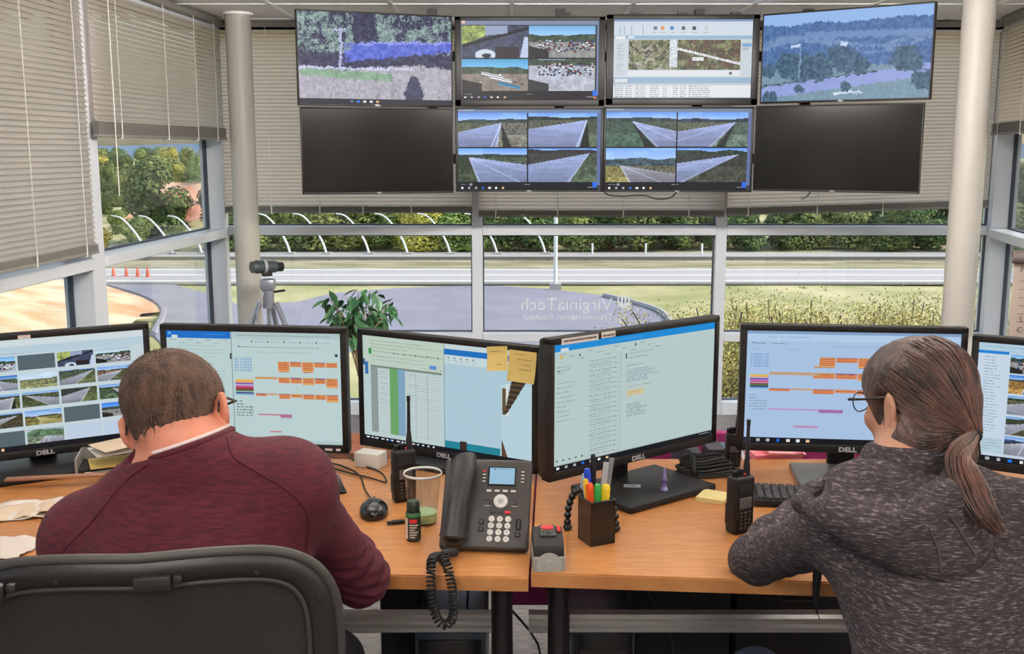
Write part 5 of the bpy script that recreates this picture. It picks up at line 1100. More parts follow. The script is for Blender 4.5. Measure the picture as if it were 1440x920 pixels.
# ficus by the window
p = at(505, 450, 4.6); fi = thing('potted_ficus', 'leafy green ficus tree in a pot by the back window', 'plant', (p.x, 4.6, 0))
MB().lathe([(0, .0), (.12, 0), (.16, .26), (.17, .28), (.15, .28), (.145, .24), (0, .24)], n=32).build('pot', mat('terracotta', rgb(150, 96, 72), .8), fi)
MB().lathe([(0, .236), (.145, .236)], n=24).build('soil', mat('soil', rgb(58, 44, 36), .95), fi)
tp_ = smooth_path([(.02, 0, .22), (.06, .01, .40), (.03, 0, .55), (-.02, .0, .74)], 5); tk = MB().tube(tp_, [.017 - .0004 * k for k in range(len(tp_))], 9).build('trunk', mat('ficus_bark', rgb(166, 132, 104), .8, var=.2, scale=30), fi, smooth=180)
rnd = random.Random(12); tipsF = []; bq = MB()
def zz(py): return at(505, py, 4.6).z
def xx(px_): return at(px_, 430, 4.6).x - p.x
ends = [(462, 424), (470, 412), (480, 440), (466, 446), (492, 418), (510, 406), (518, 412), (530, 414), (548, 424), (552, 438), (540, 446), (524, 440), (500, 436), (485, 452), (475, 458), (535, 458), (545, 452), (505, 450), (495, 462), (520, 462), (540, 466), (470, 466)]
for (ex, ey) in ends:
    a = Vector((-.01, 0, rnd.uniform(.58, .74))); e = Vector((xx(ex), rnd.uniform(-.13, .13), zz(ey))); m_ = (a + e) / 2 + Vector((0, rnd.uniform(-.02, .02), .05)); ph_ = smooth_path([a, m_, e], 5); bq.tube(ph_, [.005 - .0004 * k for k in range(len(ph_))], 5); tipsF += ph_[4:]
bq.build('branches', mat('ficus_twig', rgb(130, 110, 84), .8), fi, smooth=180)
M_fl = mat('ficus_leaf', rgb(36, 78, 50), .32, col2=rgb(84, 128, 78), scale=14, spec=.6)
vs = [(0, 0, 0), (.012, .018, .003), (.015, .036, .002), (.009, .054, -.002), (0, .068, -.008), (-.009, .054, -.002), (-.015, .036, .002), (-.012, .018, .003), (0, .036, -.002)]
lm = MB().add(vs, [(0, 1, 2, 8), (8, 2, 3, 4), (8, 4, 5, 6), (0, 8, 6, 7)]).mesh('leaf', M_fl, 180)
for k in range(250):
    c_ = tipsF[k % len(tipsF)]; q = c_ + Vector((rnd.gauss(0, .012), rnd.gauss(0, .02), rnd.gauss(0, .01)))
    o = link('leaf', lm, fi, q, (rnd.uniform(-1.5, -.3), rnd.uniform(-.5, .5), rnd.uniform(0, 6.28))); s_ = rnd.uniform(.75, 1.2); o.scale = (s_, s_, s_)

# lettering and emblem on the outside of the middle pane (reads from outside)
M_dec = bpy.data.materials.new('white_window_film'); M_dec.use_nodes = True; n = M_dec.node_tree; o_ = n.nodes['Material Output']; tl_ = n.nodes.new('ShaderNodeBsdfTranslucent'); tl_.inputs[0].default_value = (.95, .95, .97, 1); ax_ = n.nodes.new('ShaderNodeMixShader'); ax_.inputs[0].default_value = .6
n.links.new(n.nodes['Principled BSDF'].outputs[0], ax_.inputs[1]); n.links.new(tl_.outputs[0], ax_.inputs[2]); n.links.new(ax_.outputs[0], o_.inputs[0])
def decal(s_, px0, px1, py, size, nm, sx=1.0, off=0):
    me = text_mesh(s_, size, M_dec, extrude=.0004, align='CENTER', offset=off); xs_ = [v.co.x for v in me.vertices]; W0 = max(xs_) - min(xs_); mid = (max(xs_) + min(xs_)) / 2
    a, b_ = at(px0, py, 6.268), at(px1, py, 6.268); k = (b_.x - a.x) / W0
    for v in me.vertices: v.co.x = -(v.co.x - mid) * k
    me.flip_normals(); return me, ((a.x + b_.x) / 2, 6.268, a.z)
lg = thing('window_lettering', 'white mirrored institute lettering stuck on the middle back window', 'lettering', (at(800, 430, 6.268).x, 6.268, at(800, 436, 6.268).z))
for s_, a, b_, py, sz, nm in (('VirginiaTech', 733, 861, 436, .105, 'large_lettering'), ('Transportation Institute', 735, 862, 449.5, .052, 'small_lettering')):
    me, loc = decal(s_, a, b_, py, sz, nm); link(nm, me, lg, (loc[0] - lg.location.x, 0, loc[2] - lg.location.z))
q = at(877, 424, 6.268) - lg.location; k = 6.18 / F; b = MB()
sp = [(-9, 9), (-9, -5), (0, -11), (9, -5), (9, 9), (6.5, 9), (6.5, -1), (3.8, -2.5), (3.8, 9), (1.2, 9), (1.2, -4), (-1.2, -4), (-1.2, 9), (-3.8, 9), (-3.8, -2.5), (-6.5, -1), (-6.5, 9)]
b.prism([(x * k, z * k) for x, z in sp], -.0004, .0004, Matrix(((1, 0, 0, 0), (0, 0, -1, 0), (0, 1, 0, 0), (0, 0, 0, 1)))); o = b.build('emblem', M_dec, lg, loc=(q.x, 0, q.z))

# hanging wall chart at the right edge
p = at(1436, 400, 4.3); hc = thing('hanging_chart', 'rolled paper chart with black lines hanging at the right picture edge', 'chart', (p.x + .075, 4.3, 0), math.radians(-20))
M_ch = mat('tan_chart_paper', rgb(160, 143, 132), .8); zt_ = at(1436, 352, 4.3).z; zb_ = .62
MB().box((0, 0, (zt_ + zb_) / 2 - .02), (.20, .006, zt_ - zb_)).build('sheet', M_ch, hc)
MB().lathe([(.026, -.11), (.028, -.10), (.028, .10), (.026, .11), (0, .11)], n=20, M=Matrix.Translation((0, -.01, zt_ - .03)) @ Matrix.Rotation(PI / 2, 4, 'Y')).build('roll', mat('dark_roll', rgb(92, 80, 76), .6), hc)
b = MB()
for k in range(9): b.box((.01, -.0036, zt_ - .13 - k * .034), (.17, .0006, .002))
b.box((.02, -.0036, zt_ - .105), (.13, .0008, .012)); b.build('ruled_lines', M_ink, hc)
link('letter', text_mesh('F', .035, M_ink), hc, (-.068, -.004, zt_ - .092)); link('letter', text_mesh('S', .035, M_ink), hc, (-.06, -.004, zt_ - .30)); link('letter', text_mesh('C', .035, M_ink), hc, (-.06, -.004, zt_ - .345))
for x in (-.07, .07): MB().tube([(x, 0, .02), (x, 0, zb_)], .008, 8).build('stand_post', M_dk, hc)
MB().box((0, 0, .012), (.3, .3, .022), bev=.004).build('stand_foot', M_dk, hc)

# ------------------------------------------------------------------ chairs
M_mesh = mat('dark_brown_mesh_fabric', rgb(36, 31, 29), .8, var=.25, scale=400, stretch=(1, 1, 1), bump=.3, bscale=500)
M_cf = mat('chair_graphite_plastic', rgb(34, 31, 31), .42, var=.05, scale=30)
M_cfr = mat('chair_edge_rubber', rgb(58, 53, 51), .5)
cc = thing('mesh_office_chair', 'dark mesh backed office chair under the man in the maroon shirt', 'chair', (-.522, 1.405, 0), math.radians(8))
half = [(0, 1.016), (.10, 1.018), (.18, 1.010), (.232, .985), (.262, .94), (.272, .88), (.270, .80), (.256, .70), (.232, .61), (.195, .53), (.13, .485), (.05, .47)]
full = half + [(-x, z) for x, z in half[::-1] if x > 0]
def crv(x, z): return .055 * (abs(x) / .27) ** 2 - .10 * max(0, (1.0 - z)) ** 1.0 * -.35 * -1 - .02 + .02
def ring(inset):
    P_ = smooth_path([(x, 0, z) for x, z in full] + [(full[0][0], 0, full[0][1])], 5)[:-1]; N = len(P_); out = []
    for i in range(N):
        t = (P_[(i + 1) % N] - P_[i - 1]).normalized(); nrm = Vector((-t.z, 0, t.x)); c_ = Vector((0, 0, .75)) - P_[i]
        if nrm.dot(c_) < 0: nrm = -nrm
        q = P_[i] + nrm * inset; out.append(Vector((q.x, .045 * (abs(q.x) / .27) ** 2 + .10 * (1.0 - q.z) * .5, q.z)))
    return out
r0, r1, r2 = ring(.0), ring(.022), ring(.044)
b = MB(); n_ = len(r0)
def loft(rings, closed=True):
    vs = [p for r_ in rings for p in r_]; m = len(rings[0]); fs = []
    for j in range(len(rings) - 1):
        for i in range(m): k = (i + 1) % m; fs.append((j * m + i, j * m + k, (j + 1) * m + k, (j + 1) * m + i))
    return vs, fs
off = lambda r_, d: [p + Vector((0, d, 0)) for p in r_]
b.add(*loft([off(r0, .0), off(ring(.006), -.014), off(r1, -.018), off(ring(.036), -.010), off(r2, .0), off(r2, .012), off(r1, .016), off(r0, .012), off(r0, .0)]))
b.build('backrest_frame', M_cf, cc, smooth=60)
MB().tube(off(r0, -.004), .0085, 8, closed=True).build('edge_bumper', M_cfr, cc, smooth=180)
MB().tube(off(r2, -.003), .0045, 8, closed=True).build('membrane_piping', M_cfr, cc, smooth=180)
inn = ring(.044); vs = []; fs = []; m = len(inn); cen = Vector((0, .10, .74))
for j in range(7):
    f_ = j / 6
    for p in inn: q = p.lerp(cen, f_); vs.append(Vector((q.x, .045 * (abs(q.x) / .27) ** 2 + .05 * (1.0 - q.z) + .012 * math.sin(f_ * PI / 2), q.z)))
for j in range(6):
    for i in range(m): k = (i + 1) % m; fs.append((j * m + i, j * m + k, (j + 1) * m + k, (j + 1) * m + i))
MB().add(vs, fs).build('mesh_membrane', M_mesh, cc, smooth=180)
for x in (-.20, .02):
    t_ = MB(); t_.box((x, -.018, .985), (.052, .016, .022), bev=.004); t_.box((x + .034, -.018, .989), (.014, .012, .014), bev=.004); t_.build('frame_clip', M_cf, cc)
for x, z in ((-.11, .99), (.16, .985), (.245, .93), (.25, .84)): MB().lathe([(.004, 0), (.004, .002), (0, .003)], n=12, M=Matrix.Translation((x, .045 * (x / .27) ** 2 - .017 + .05 * (1 - z), z)) @ xrot(PI / 2)).build('screw', M_black, cc)
def chair_base(t, seat_z, m_seat, w_=.50, d_=.46, yo=.27):
    MB().box((0, yo, seat_z - .025), (w_, d_, .055), bev=.025, seg=4).build('seat', m_seat, t)
    MB().box((0, yo, seat_z - .09), (.22, .2, .06), bev=.01).build('tilt_mechanism', M_black, t); MB().cyl((0, yo, .09), (0, yo, seat_z - .1), .026).build('gas_lift', M_black, t)
    for k in range(5):
        a = k * 2 * PI / 5 + .3; e = Vector((.29 * math.cos(a), yo + .29 * math.sin(a), .085)); MB().tube([(0, yo, .11), tuple(e)], [.03, .016], 8).build('base_leg', M_cf, t)
        w1 = e - Vector((0, 0, .055)); o = MB().cyl(w1 + Vector((-.012, 0, 0)), w1 + Vector((.012, 0, 0)), .028, n=16).cyl(w1, e, .008, n=8).build('caster', M_rubber, t)
chair_base(cc, .475, M_mesh, .51, .44, .26)
MB().tube([(0, .10, .47), (0, .03, .45), (0, .10, .38), (0, .2, .39)], .022, 8).build('back_support', M_cf, cc)
for s_ in (-1, 1): MB().tube([(s_ * .22, .07, .60), (s_ * .29, .12, .62), (s_ * .29, .16, .655)], .014, 8).box((s_ * .29, .24, .665), (.075, .23, .025), bev=.01).build('armrest', M_cf, cc)
c2 = thing('low_stool_chair', 'low black office chair under the woman in the hooded top', 'chair', (.76, 1.28, 0), math.radians(8))
chair_base(c2, .47, mat('black_seat_fabric', rgb(36, 34, 36), .85), .46, .44, .30); MB().box((0, .0, .62), (.38, .05, .20), bev=.02, seg=3).build('backrest', M_black, c2); MB().tube([(0, .25, .40), (0, .02, .42), (0, -.02, .58)], .016, 8).build('back_support', M_cf, c2)

# ------------------------------------------------------------------ people: smooth implicit surfaces turned into one mesh each
class Field:
    def __init__(s, lo, hi, h):
        s.lo = np.array(lo, np.float32); s.h = h; s.n = [int(math.ceil((hi[i] - lo[i]) / h)) + 1 for i in range(3)]; s.D = np.full(s.n, .3, np.float32)
    def sub(s, lo, hi, pad):
        a = [max(0, int((lo[i] - pad - s.lo[i]) / s.h)) for i in range(3)]; b = [min(s.n[i], int((hi[i] + pad - s.lo[i]) / s.h) + 2) for i in range(3)]
        sl = tuple(slice(a[i], b[i]) for i in range(3)); g_ = [s.lo[i] + s.h * np.arange(a[i], b[i], dtype=np.float32) for i in range(3)]
        return sl, g_[0][:, None, None], g_[1][None, :, None], g_[2][None, None, :]
    def comb(s, sl, d, k, mode):
        A = s.D[sl]
        if mode == 'u': h_ = np.clip(.5 + .5 * (A - d) / k, 0, 1); s.D[sl] = A * (1 - h_) + d * h_ - k * h_ * (1 - h_)
        else: d = -d; h_ = np.clip(.5 - .5 * (A - d) / k, 0, 1); s.D[sl] = A * (1 - h_) + d * h_ + k * h_ * (1 - h_)
    def cone(s, a, b, ra, rb, k=.03, mode='u'):
        a = np.array(a, np.float32); b = np.array(b, np.float32); R = max(ra, rb); lo = np.minimum(a, b) - R; hi = np.maximum(a, b) + R; sl, X, Y, Z = s.sub(lo, hi, k + .02)
        if 0 in s.D[sl].shape: return
        d = b - a; L = float(d @ d) + 1e-9; t = np.clip(((X - a[0]) * d[0] + (Y - a[1]) * d[1] + (Z - a[2]) * d[2]) / L, 0, 1)
        q = np.sqrt((X - a[0] - t * d[0]) ** 2 + (Y - a[1] - t * d[1]) ** 2 + (Z - a[2] - t * d[2]) ** 2) - (ra + (rb - ra) * t); s.comb(sl, q, k, mode)
    def chain(s, pts, rs, k=.02):
        for i in range(len(pts) - 1): s.cone(pts[i], pts[i + 1], rs[i], rs[i + 1], k)
    def ell(s, c, r, M=None, k=.03, mode='u'):
        c = Vector(c); R = max(r); sl, X, Y, Z = s.sub([c[i] - R for i in range(3)], [c[i] + R for i in range(3)], k + .02)
        if 0 in s.D[sl].shape: return
        X, Y, Z = X - c.x, Y - c.y, Z - c.z
        if M is not None: T_ = M.to_3x3().transposed(); X, Y, Z = (T_[i][0] * X + T_[i][1] * Y + T_[i][2] * Z for i in range(3))
        k0 = np.sqrt((X / r[0]) ** 2 + (Y / r[1]) ** 2 + (Z / r[2]) ** 2); k1 = np.sqrt((X / r[0] ** 2) ** 2 + (Y / r[1] ** 2) ** 2 + (Z / r[2] ** 2) ** 2) + 1e-6
        s.comb(sl, np.maximum(k0 * (k0 - 1) / k1, -R), k, mode)
    def cut(s, p, n_, k=.006):        # keeps the side the normal points away from
        n_ = Vector(n_).normalized(); X, Y, Z = (s.lo[i] + s.h * np.arange(s.n[i], dtype=np.float32) for i in range(3))
        d = (X[:, None, None] - p[0]) * n_.x + (Y[None, :, None] - p[1]) * n_.y + (Z[None, None, :] - p[2]) * n_.z; s.comb((slice(None),) * 3, -d, k, 's')
    def cutlocal(s, p, n_, R, k=.006):   # removes the part of a ball around p that lies on the normal's side
        n_ = Vector(n_).normalized(); p = Vector(p); sl, X, Y, Z = s.sub([p[i] - R for i in range(3)], [p[i] + R for i in range(3)], .03)
        d = (X - p.x) * n_.x + (Y - p.y) * n_.y + (Z - p.z) * n_.z; q = np.sqrt((X - p.x) ** 2 + (Y - p.y) ** 2 + (Z - p.z) ** 2) - R; s.comb(sl, np.maximum(-d, q), k, 's')
    def mesh(s, name, m, disp=None, relax=2):
        D = s.D; ins = D < 0; nx, ny, nz = D.shape
        c8 = sum(ins[i:nx - 1 + i, j:ny - 1 + j, k:nz - 1 + k].astype(np.int8) for i in (0, 1) for j in (0, 1) for k in (0, 1)); act = (c8 > 0) & (c8 < 8)
        idx = -np.ones(act.shape, np.int64); ii = np.argwhere(act); idx[act] = np.arange(len(ii)); acc_ = np.zeros((len(ii), 3)); cnt = np.zeros(len(ii))
        cor = [(i, j, k) for i in (0, 1) for j in (0, 1) for k in (0, 1)]; V8 = {c_: D[ii[:, 0] + c_[0], ii[:, 1] + c_[1], ii[:, 2] + c_[2]] for c_ in cor}
        for a in cor:
            for ax in range(3):
                if a[ax] == 0:
                    b_ = list(a); b_[ax] = 1; b_ = tuple(b_); va, vb = V8[a], V8[b_]; mk = (va < 0) != (vb < 0); t = np.where(mk, va / np.where(mk, va - vb, 1), 0)
                    p = np.tile(np.array(a, float), (len(ii), 1)); p[:, ax] += t; acc_[mk] += p[mk]; cnt[mk] += 1
        P_ = ii + acc_ / cnt[:, None]; V = s.lo + P_ * s.h; F_ = []
        for ax in range(3):
            o1, o2 = [(1, 2), (2, 0), (0, 1)][ax]; sA = [slice(1, -1)] * 3; sA[ax] = slice(0, D.shape[ax] - 1); sB = list(sA); sB[ax] = slice(1, D.shape[ax]); A_, B_ = ins[tuple(sA)], ins[tuple(sB)]
            e = np.argwhere(A_ != B_); off_ = np.ones(3, int); off_[ax] = 0; e = e + off_; fl_ = ins[e[:, 0], e[:, 1], e[:, 2]]
            def cell(d1, d2): q = e.copy(); q[:, o1] -= d1; q[:, o2] -= d2; return idx[q[:, 0], q[:, 1], q[:, 2]]
            Q = np.stack([cell(1, 1), cell(0, 1), cell(0, 0), cell(1, 0)], 1); Q[~fl_] = Q[~fl_][:, ::-1]; F_.append(Q)
        Fc = np.concatenate(F_); Fc = Fc[(Fc >= 0).all(1)]
        E = np.concatenate([Fc[:, [0, 1]], Fc[:, [1, 2]], Fc[:, [2, 3]], Fc[:, [3, 0]]]); E = np.concatenate([E, E[:, ::-1]])
        for _ in range(relax):
            S = np.zeros_like(V); n__ = np.bincount(E[:, 0], minlength=len(V))[:, None]
            for a in range(3): S[:, a] = np.bincount(E[:, 0], weights=V[E[:, 1], a], minlength=len(V))
            V = V * .45 + .55 * S / np.maximum(n__, 1)
        if disp is not None:
            nr = np.zeros_like(V); fn = np.cross(V[Fc[:, 2]] - V[Fc[:, 0]], V[Fc[:, 3]] - V[Fc[:, 1]])
            for q in range(4):
                for a in range(3): nr[:, a] += np.bincount(Fc[:, q], weights=fn[:, a], minlength=len(V))
            nr /= np.linalg.norm(nr, axis=1, keepdims=True) + 1e-9; V = V + nr * disp(V, nr)[:, None]
        me = bpy.data.meshes.new(name); me.vertices.add(len(V)); me.vertices.foreach_set('co', V.astype(np.float32).ravel()); me.loops.add(Fc.size); me.loops.foreach_set('vertex_index', Fc.astype(np.int32).ravel())
        me.polygons.add(len(Fc)); me.polygons.foreach_set('loop_start', np.arange(0, Fc.size, 4, dtype=np.int32)); me.update(calc_edges=True); me.polygons.foreach_set('use_smooth', [True] * len(Fc)); me.materials.append(m); me.validate(); return me
def segdist(V, a, b):
    a = np.array(a); b = np.array(b); d = b - a; t = np.clip(((V - a) @ d) / (d @ d), 0, 1); return np.linalg.norm(V - a - t[:, None] * d, axis=1), t
def fold(V, a, b, w_, amp, taper=True):       # a ridge of cloth along a segment
    d, t = segdist(V, a, b); e = np.sin(PI * np.clip(t, .02, .98)) if taper else 1; return amp * np.exp(-(d / w_) ** 2) * e
def armfold(V, a, b, R, amp, wl, seed=0., t0=0., t1=1.):
    a = np.array(a); b = np.array(b); d = b - a; L = np.linalg.norm(d); d = d / L; q = V - a; s = q @ d; rad = q - s[:, None] * d; r_ = np.linalg.norm(rad, axis=1) + 1e-6
    u = np.cross(d, (0, 0, 1.)); u /= np.linalg.norm(u); v = np.cross(d, u); ang = np.arctan2(rad @ v, rad @ u)
    ph = s / wl * 2 * PI + 1.6 * np.sin(ang + seed) + 1.1 * np.sin(2 * ang + seed * 2.1 + s * 14); m = np.clip((R * 1.9 - r_) / (R * .4), 0, 1) * np.clip((s / L - t0) / .15, 0, 1) * np.clip((t1 - s / L) / .12, 0, 1)
    return amp * m * (np.abs(np.sin(ph * .5)) ** .7 * 1.0 - .55) * (.55 + .45 * np.sin(ang * 1.0 + seed + s * 25))
def wn(V, f, seed=0.):
    return np.sin(V[:, 0] * f[0] + seed) * np.cos(V[:, 1] * f[1] + seed * 1.7) * np.sin(V[:, 2] * f[2] + 2.3 * seed + 1.5 * np.sin(V[:, 0] * f[0] * .6 + seed))
def skin_mat(name, a, b):
    m = mat(name, rgb(*a), .5, col2=rgb(*b), scale=14, detail=5, bump=.15, bscale=120); P = m.node_tree.nodes['Principled BSDF']; P.inputs['Subsurface Weight'].default_value = .12; P.inputs['Subsurface Radius'].default_value = (.01, .004, .002); return m
def Rm(yaw, pitch, roll): # head frame: +x right ear, +y nose, +z crown; yaw>0 turns left, pitch>0 nods down, roll>0 tips to its right
    return (Matrix.Rotation(yaw, 4, 'Z') @ Matrix.Rotation(-pitch, 4, 'X') @ Matrix.Rotation(roll, 4, 'Y'))
def add_head(Fd, O, R, neck, nr_=(.058, .064), fem=False):
    w = lambda x, y, z: O + (R @ Vector((x, y, z, 0)).to_4d()).to_3d() if False else O + R.to_3x3() @ Vector((x, y, z))
    s_ = .95 if fem else 1
    Fd.ell(w(0, -.012, .045), (.076 * s_, .097 * s_, .078 * s_), R, .02); Fd.ell(w(0, .022, .035), (.068 * s_, .072 * s_, .068 * s_), R, .03)
    Fd.ell(w(0, .030, -.035), (.058 * s_, .062 * s_, .060), R, .03); Fd.ell(w(0, .062, -.082), (.028, .024, .02), R, .03)
    for q in (-1, 1): Fd.cone(w(q * .058 * s_, -.004, -.03), w(q * .022, .062, -.082), .018, .016, .03); Fd.ell(w(q * .040, .066, -.018), (.022, .018, .018), R, .025)
    Fd.cone(w(0, .088, .022), w(0, .107, -.012), .009, .014, .014); 
    for q in (-1, 1): Fd.ell(w(q * .013, .099, -.017), (.008, .009, .007), R, .008); Fd.cone(w(q * .012, .086, .040), w(q * .045, .074, .040), .010, .008, .014); Fd.ell(w(q * .031, .087, .020), (.017, .011, .010), R, .012, 's')
    Fd.ell(w(0, .093, -.044), (.021, .008, .005), R, .006); Fd.ell(w(0, .091, -.055), (.018, .008, .006), R, .006)
    Fd.cone(w(0, -.035, -.02), neck, nr_[0], nr_[1], .04); Fd.cone(w(0, .0, -.05), Vector(neck) + Vector((0, .035, 0)), nr_[0] * .85, nr_[1] * .8, .04)
    for q in (-1, 1):
        e = w(q * (.079 * s_ + .008), -.006, .0); RE = R @ Matrix.Rotation(q * .55, 4, 'Z') @ Matrix.Rotation(.2, 4, 'X')
        Fd.ell(e, (.0095, .021, .034), RE, .006); 
        out = (R.to_3x3() @ Vector((q, 0, 0))).normalized(); Fd.ell(e + out * .009 + (R.to_3x3() @ Vector((0, .004, -.001))), (.007, .011, .020), RE, .006, 's')
        Fd.ell(w(q * (.079 * s_ + .002), -.001, -.027), (.007, .009, .010), RE, .006)
    return w
def add_hand(Fd, wr, dr, up, side, curl=.5, sc_=1.0):
    """wr wrist, dr pointing direction, up back-of-hand normal, side=+1 thumb towards dr x up"""
    dr = Vector(dr).normalized(); up = Vector(up); up = (up - dr * up.dot(dr)).normalized(); sd = dr.cross(up) * side; L = lambda f, s_, u: Vector(wr) + (dr * f + sd * s_ + up * u) * sc_
    for s_ in (-.026, -.009, .009, .026): Fd.cone(L(.012, s_ * .7, 0), L(.082, s_, .002), .014, .0115, .012)
    for s_, l in ((-.030, .055), (-.011, .068), (.009, .072), (.028, .064)):
        p0 = L(.085, s_, .002); a1 = -.35 * curl; p1 = p0 + (dr * math.cos(a1) + up * math.sin(a1)) * l * .45 * sc_; a2 = -1.0 * curl; p2 = p1 + (dr * math.cos(a2) + up * math.sin(a2)) * l * .32 * sc_; a3 = -1.5 * curl; p3 = p2 + (dr * math.cos(a3) + up * math.sin(a3)) * l * .25 * sc_
        Fd.chain([p0, p1, p2, p3], [.0092, .0088, .0080, .0068], .004)
    Fd.chain([L(.022, .026, -.004), L(.052, .050, -.010), L(.078, .062, -.014), L(.098, .066, -.018)], [.014, .0105, .009, .0075], .006)
def seam(parent, me, pts, r, m, name='seam', n=8, flat=1, inv=None):
    bv = BVHTree.FromPolygons([v.co for v in me.vertices], [p.vertices[:] for p in me.polygons]); out = []
    for p in smooth_path(pts, n):
        q = bv.find_nearest(p); out.append(q[0] + q[1] * r * .3)
    return MB().tube(out, r, 6).build(name, m, parent, smooth=180)

# ---- man in the maroon shirt
MO = at(250, 592, 1.81); MR = Rm(math.radians(-5), math.radians(17), math.radians(-15))
C7 = at(268, 648, 1.72); sL = at(126, 762, 1.78); sR = at(404, 688, 1.76)
eL = at(88, 872, 1.93); eR = at(506, 812, 1.955); wL = Vector((-.70, 2.16, .79)); wR = Vector((-.40, 2.17, .79))
pel = Vector((-.525, 1.60, .60)); mid = at(268, 850, 1.70); chst = at(272, 762, 1.745)
def man(Fd, o, body):
    tl = Matrix.Rotation(-.35, 4, 'X') @ Matrix.Rotation(-.09, 4, 'Y')
    if not body: k = 1
    Fd.ell(chst, (.190 + o, .118 + o, .165 + o), tl, .05); Fd.ell(mid, (.170 + o, .122 + o, .17 + o), tl, .06); Fd.ell(pel, (.172 + o, .130 + o, .13 + o), None, .06)
    for s_, sh, el, wr in ((-1, sL, eL, wL), (1, sR, eR, wR)):
        Fd.cone(C7 + Vector((s_ * .03, .03, -.015)), sh + Vector((-s_ * .01, 0, .012)), .052 + o, .056 + o, .045); Fd.ell(sh, (.068 + o, .066 + o, .07 + o), None, .045)
        Fd.cone(sh, sh.lerp(chst, .45) + Vector((0, -.02, -.06)), .07 + o, .09 + o, .05); Fd.cone(sh, el, .058 + o, .047 + o, .035)
        Fd.chain([el, el.lerp(wr, .35), wr], [.046 + o, .044 + o, .030 + o * (1 if body else 1.0)], .03)
Fd = Field((-1.12, 1.38, .40), (-.12, 2.46, 1.42), .0055)
man(Fd, -.007, True); w = add_head(Fd, MO, MR, C7 + Vector((0, .03, -.02)), (.055, .061))
add_hand(Fd, wL, (.35, .85, -.08), (0, 0, 1), 1, .5); add_hand(Fd, wR, (-.35, .85, -.08), (0, 0, 1), -1, .5)
Mn = thing('person', 'man from behind in a maroon long sleeved shirt with short brown hair, seated', 'person', (-.52, 1.62, 0)); Mn0 = Vector(Mn.location)
def place(me, par, off_): me.transform(Matrix.Translation(-off_)); return me
M_skinm = skin_mat('ruddy_skin', (200, 122, 98), (216, 140, 114))
body = Fd.mesh('body', M_skinm); link('body', place(body, None, Mn0), Mn)
# shirt
M_shirt = mat('maroon_knit', rgb(66, 11, 27), .85, col2=rgb(92, 21, 39), scale=40, stretch=(1, 1, 7), detail=5, bump=.25, bscale=260)
Fs = Field((-1.12, 1.36, .42), (-.12, 2.30, 1.30), .0055); man(Fs, .004, False)
nn_ = (MO - C7).normalized(); Fs.cone(MO + MR.to_3x3() @ Vector((0, -.035, -.02)), C7 + Vector((0, .03, -.02)), .060, .068, .04); Fs.cone(MO + MR.to_3x3() @ Vector((0, 0, -.05)), C7 + Vector((0, .065, -.02)), .053, .055, .04); Fs.cutlocal(C7 + Vector((0, .012, .026)), (nn_.x * .5 - .12, .12, 1), .12, .006)
def mdisp(V, N_):
    d = np.zeros(len(V))
    for i in range(7):        # sleeve creases of the right arm
        t = .12 + i * .13; p = np.array(sR.lerp(eR, t)); o_ = .055; a = p + np.array((-.06, -.04, -.02 + .01 * (i % 2))); b_ = p + np.array((.05, -.02, .045)); d += fold(V, a, b_, .008, .0050 if i % 2 else .0035)
        p = np.array(sL.lerp(eL, t)); a = p + np.array((.06, -.04, -.03)); b_ = p + np.array((-.05, -.03, .04)); d += fold(V, a, b_, .008, .0045)
    for k in range(5): a = np.array(sR) + np.array((-.02 - .012 * k, -.10 + .01 * k, -.07 - .05 * k)); b_ = a + np.array((.05, .03, .07)); d += fold(V, a, b_, .009, .004)
    for k in range(6): a = np.array(sL) + np.array((.03 + .012 * k, -.08, -.05 - .04 * k)); b_ = a + np.array((-.045, .02, .08)); d += fold(V, a, b_, .009, .005)
    d += fold(V, np.array(sR) + (-.03, -.06, .0), np.array(chst) + (.04, -.12, -.05), .022, .004) + fold(V, np.array(sL) + (.03, -.06, .0), np.array(chst) + (-.02, -.12, -.07), .022, .004)
    d += armfold(V, sR, eR + (eR - sR) * .25, .06, .0075, .046, 1., .45, 1.25) + armfold(V, sL, eL + (eL - sL) * .2, .06, .006, .05, 2., .1, 1.2)
    d += .0012 * wn(V, (28, 30, 34), 1.) + .0007 * wn(V, (70, 60, 80), 2.)
    lowm = np.exp(-np.linalg.norm(V - np.array(eR), axis=1) / .09); d += lowm * .004 * np.sin((V[:, 2] + V[:, 0] * .5 - V[:, 1] * .3) * 230)
    return d
shirt = Fs.mesh('shirt', M_shirt, mdisp); place(shirt, None, Mn0)
# open the sleeves and neck by removing faces beyond the cuffs
def trim(me, tests):
    b_ = bmesh.new(); b_.from_mesh(me); dl = [f for f in b_.faces if any(t(f.calc_center_median()) for t in tests)]; bmesh.ops.delete(b_, geom=dl, context='FACES'); b_.to_mesh(me); b_.free()
def beyond(p, n_, r): p = Vector(p); n_ = Vector(n_).normalized(); return lambda c: (c - p).dot(n_) > 0 and (c - p).length < r
trim(shirt, [beyond(wL - Mn0, wL - eL, .12), beyond(wR - Mn0, wR - eR, .12)])
so = link('shirt', shirt, Mn)
M_seam = mat('maroon_seam', rgb(78, 16, 32), .9)
def rel(p, o_): return Vector(p) - o_
seam(so, shirt, [rel(at(312, 622, 1.74), Mn0), rel(at(352, 655, 1.66), Mn0), rel(at(412, 700, 1.64), Mn0), rel(at(452, 745, 1.66), Mn0), rel(at(462, 800, 1.70), Mn0)], .0016, M_seam)
seam(so, shirt, [rel(at(215, 655, 1.70), Mn0), rel(at(160, 672, 1.68), Mn0), rel(at(118, 712, 1.66), Mn0), rel(at(88, 770, 1.68), Mn0), rel(at(80, 800, 1.70), Mn0)], .0016, M_seam)
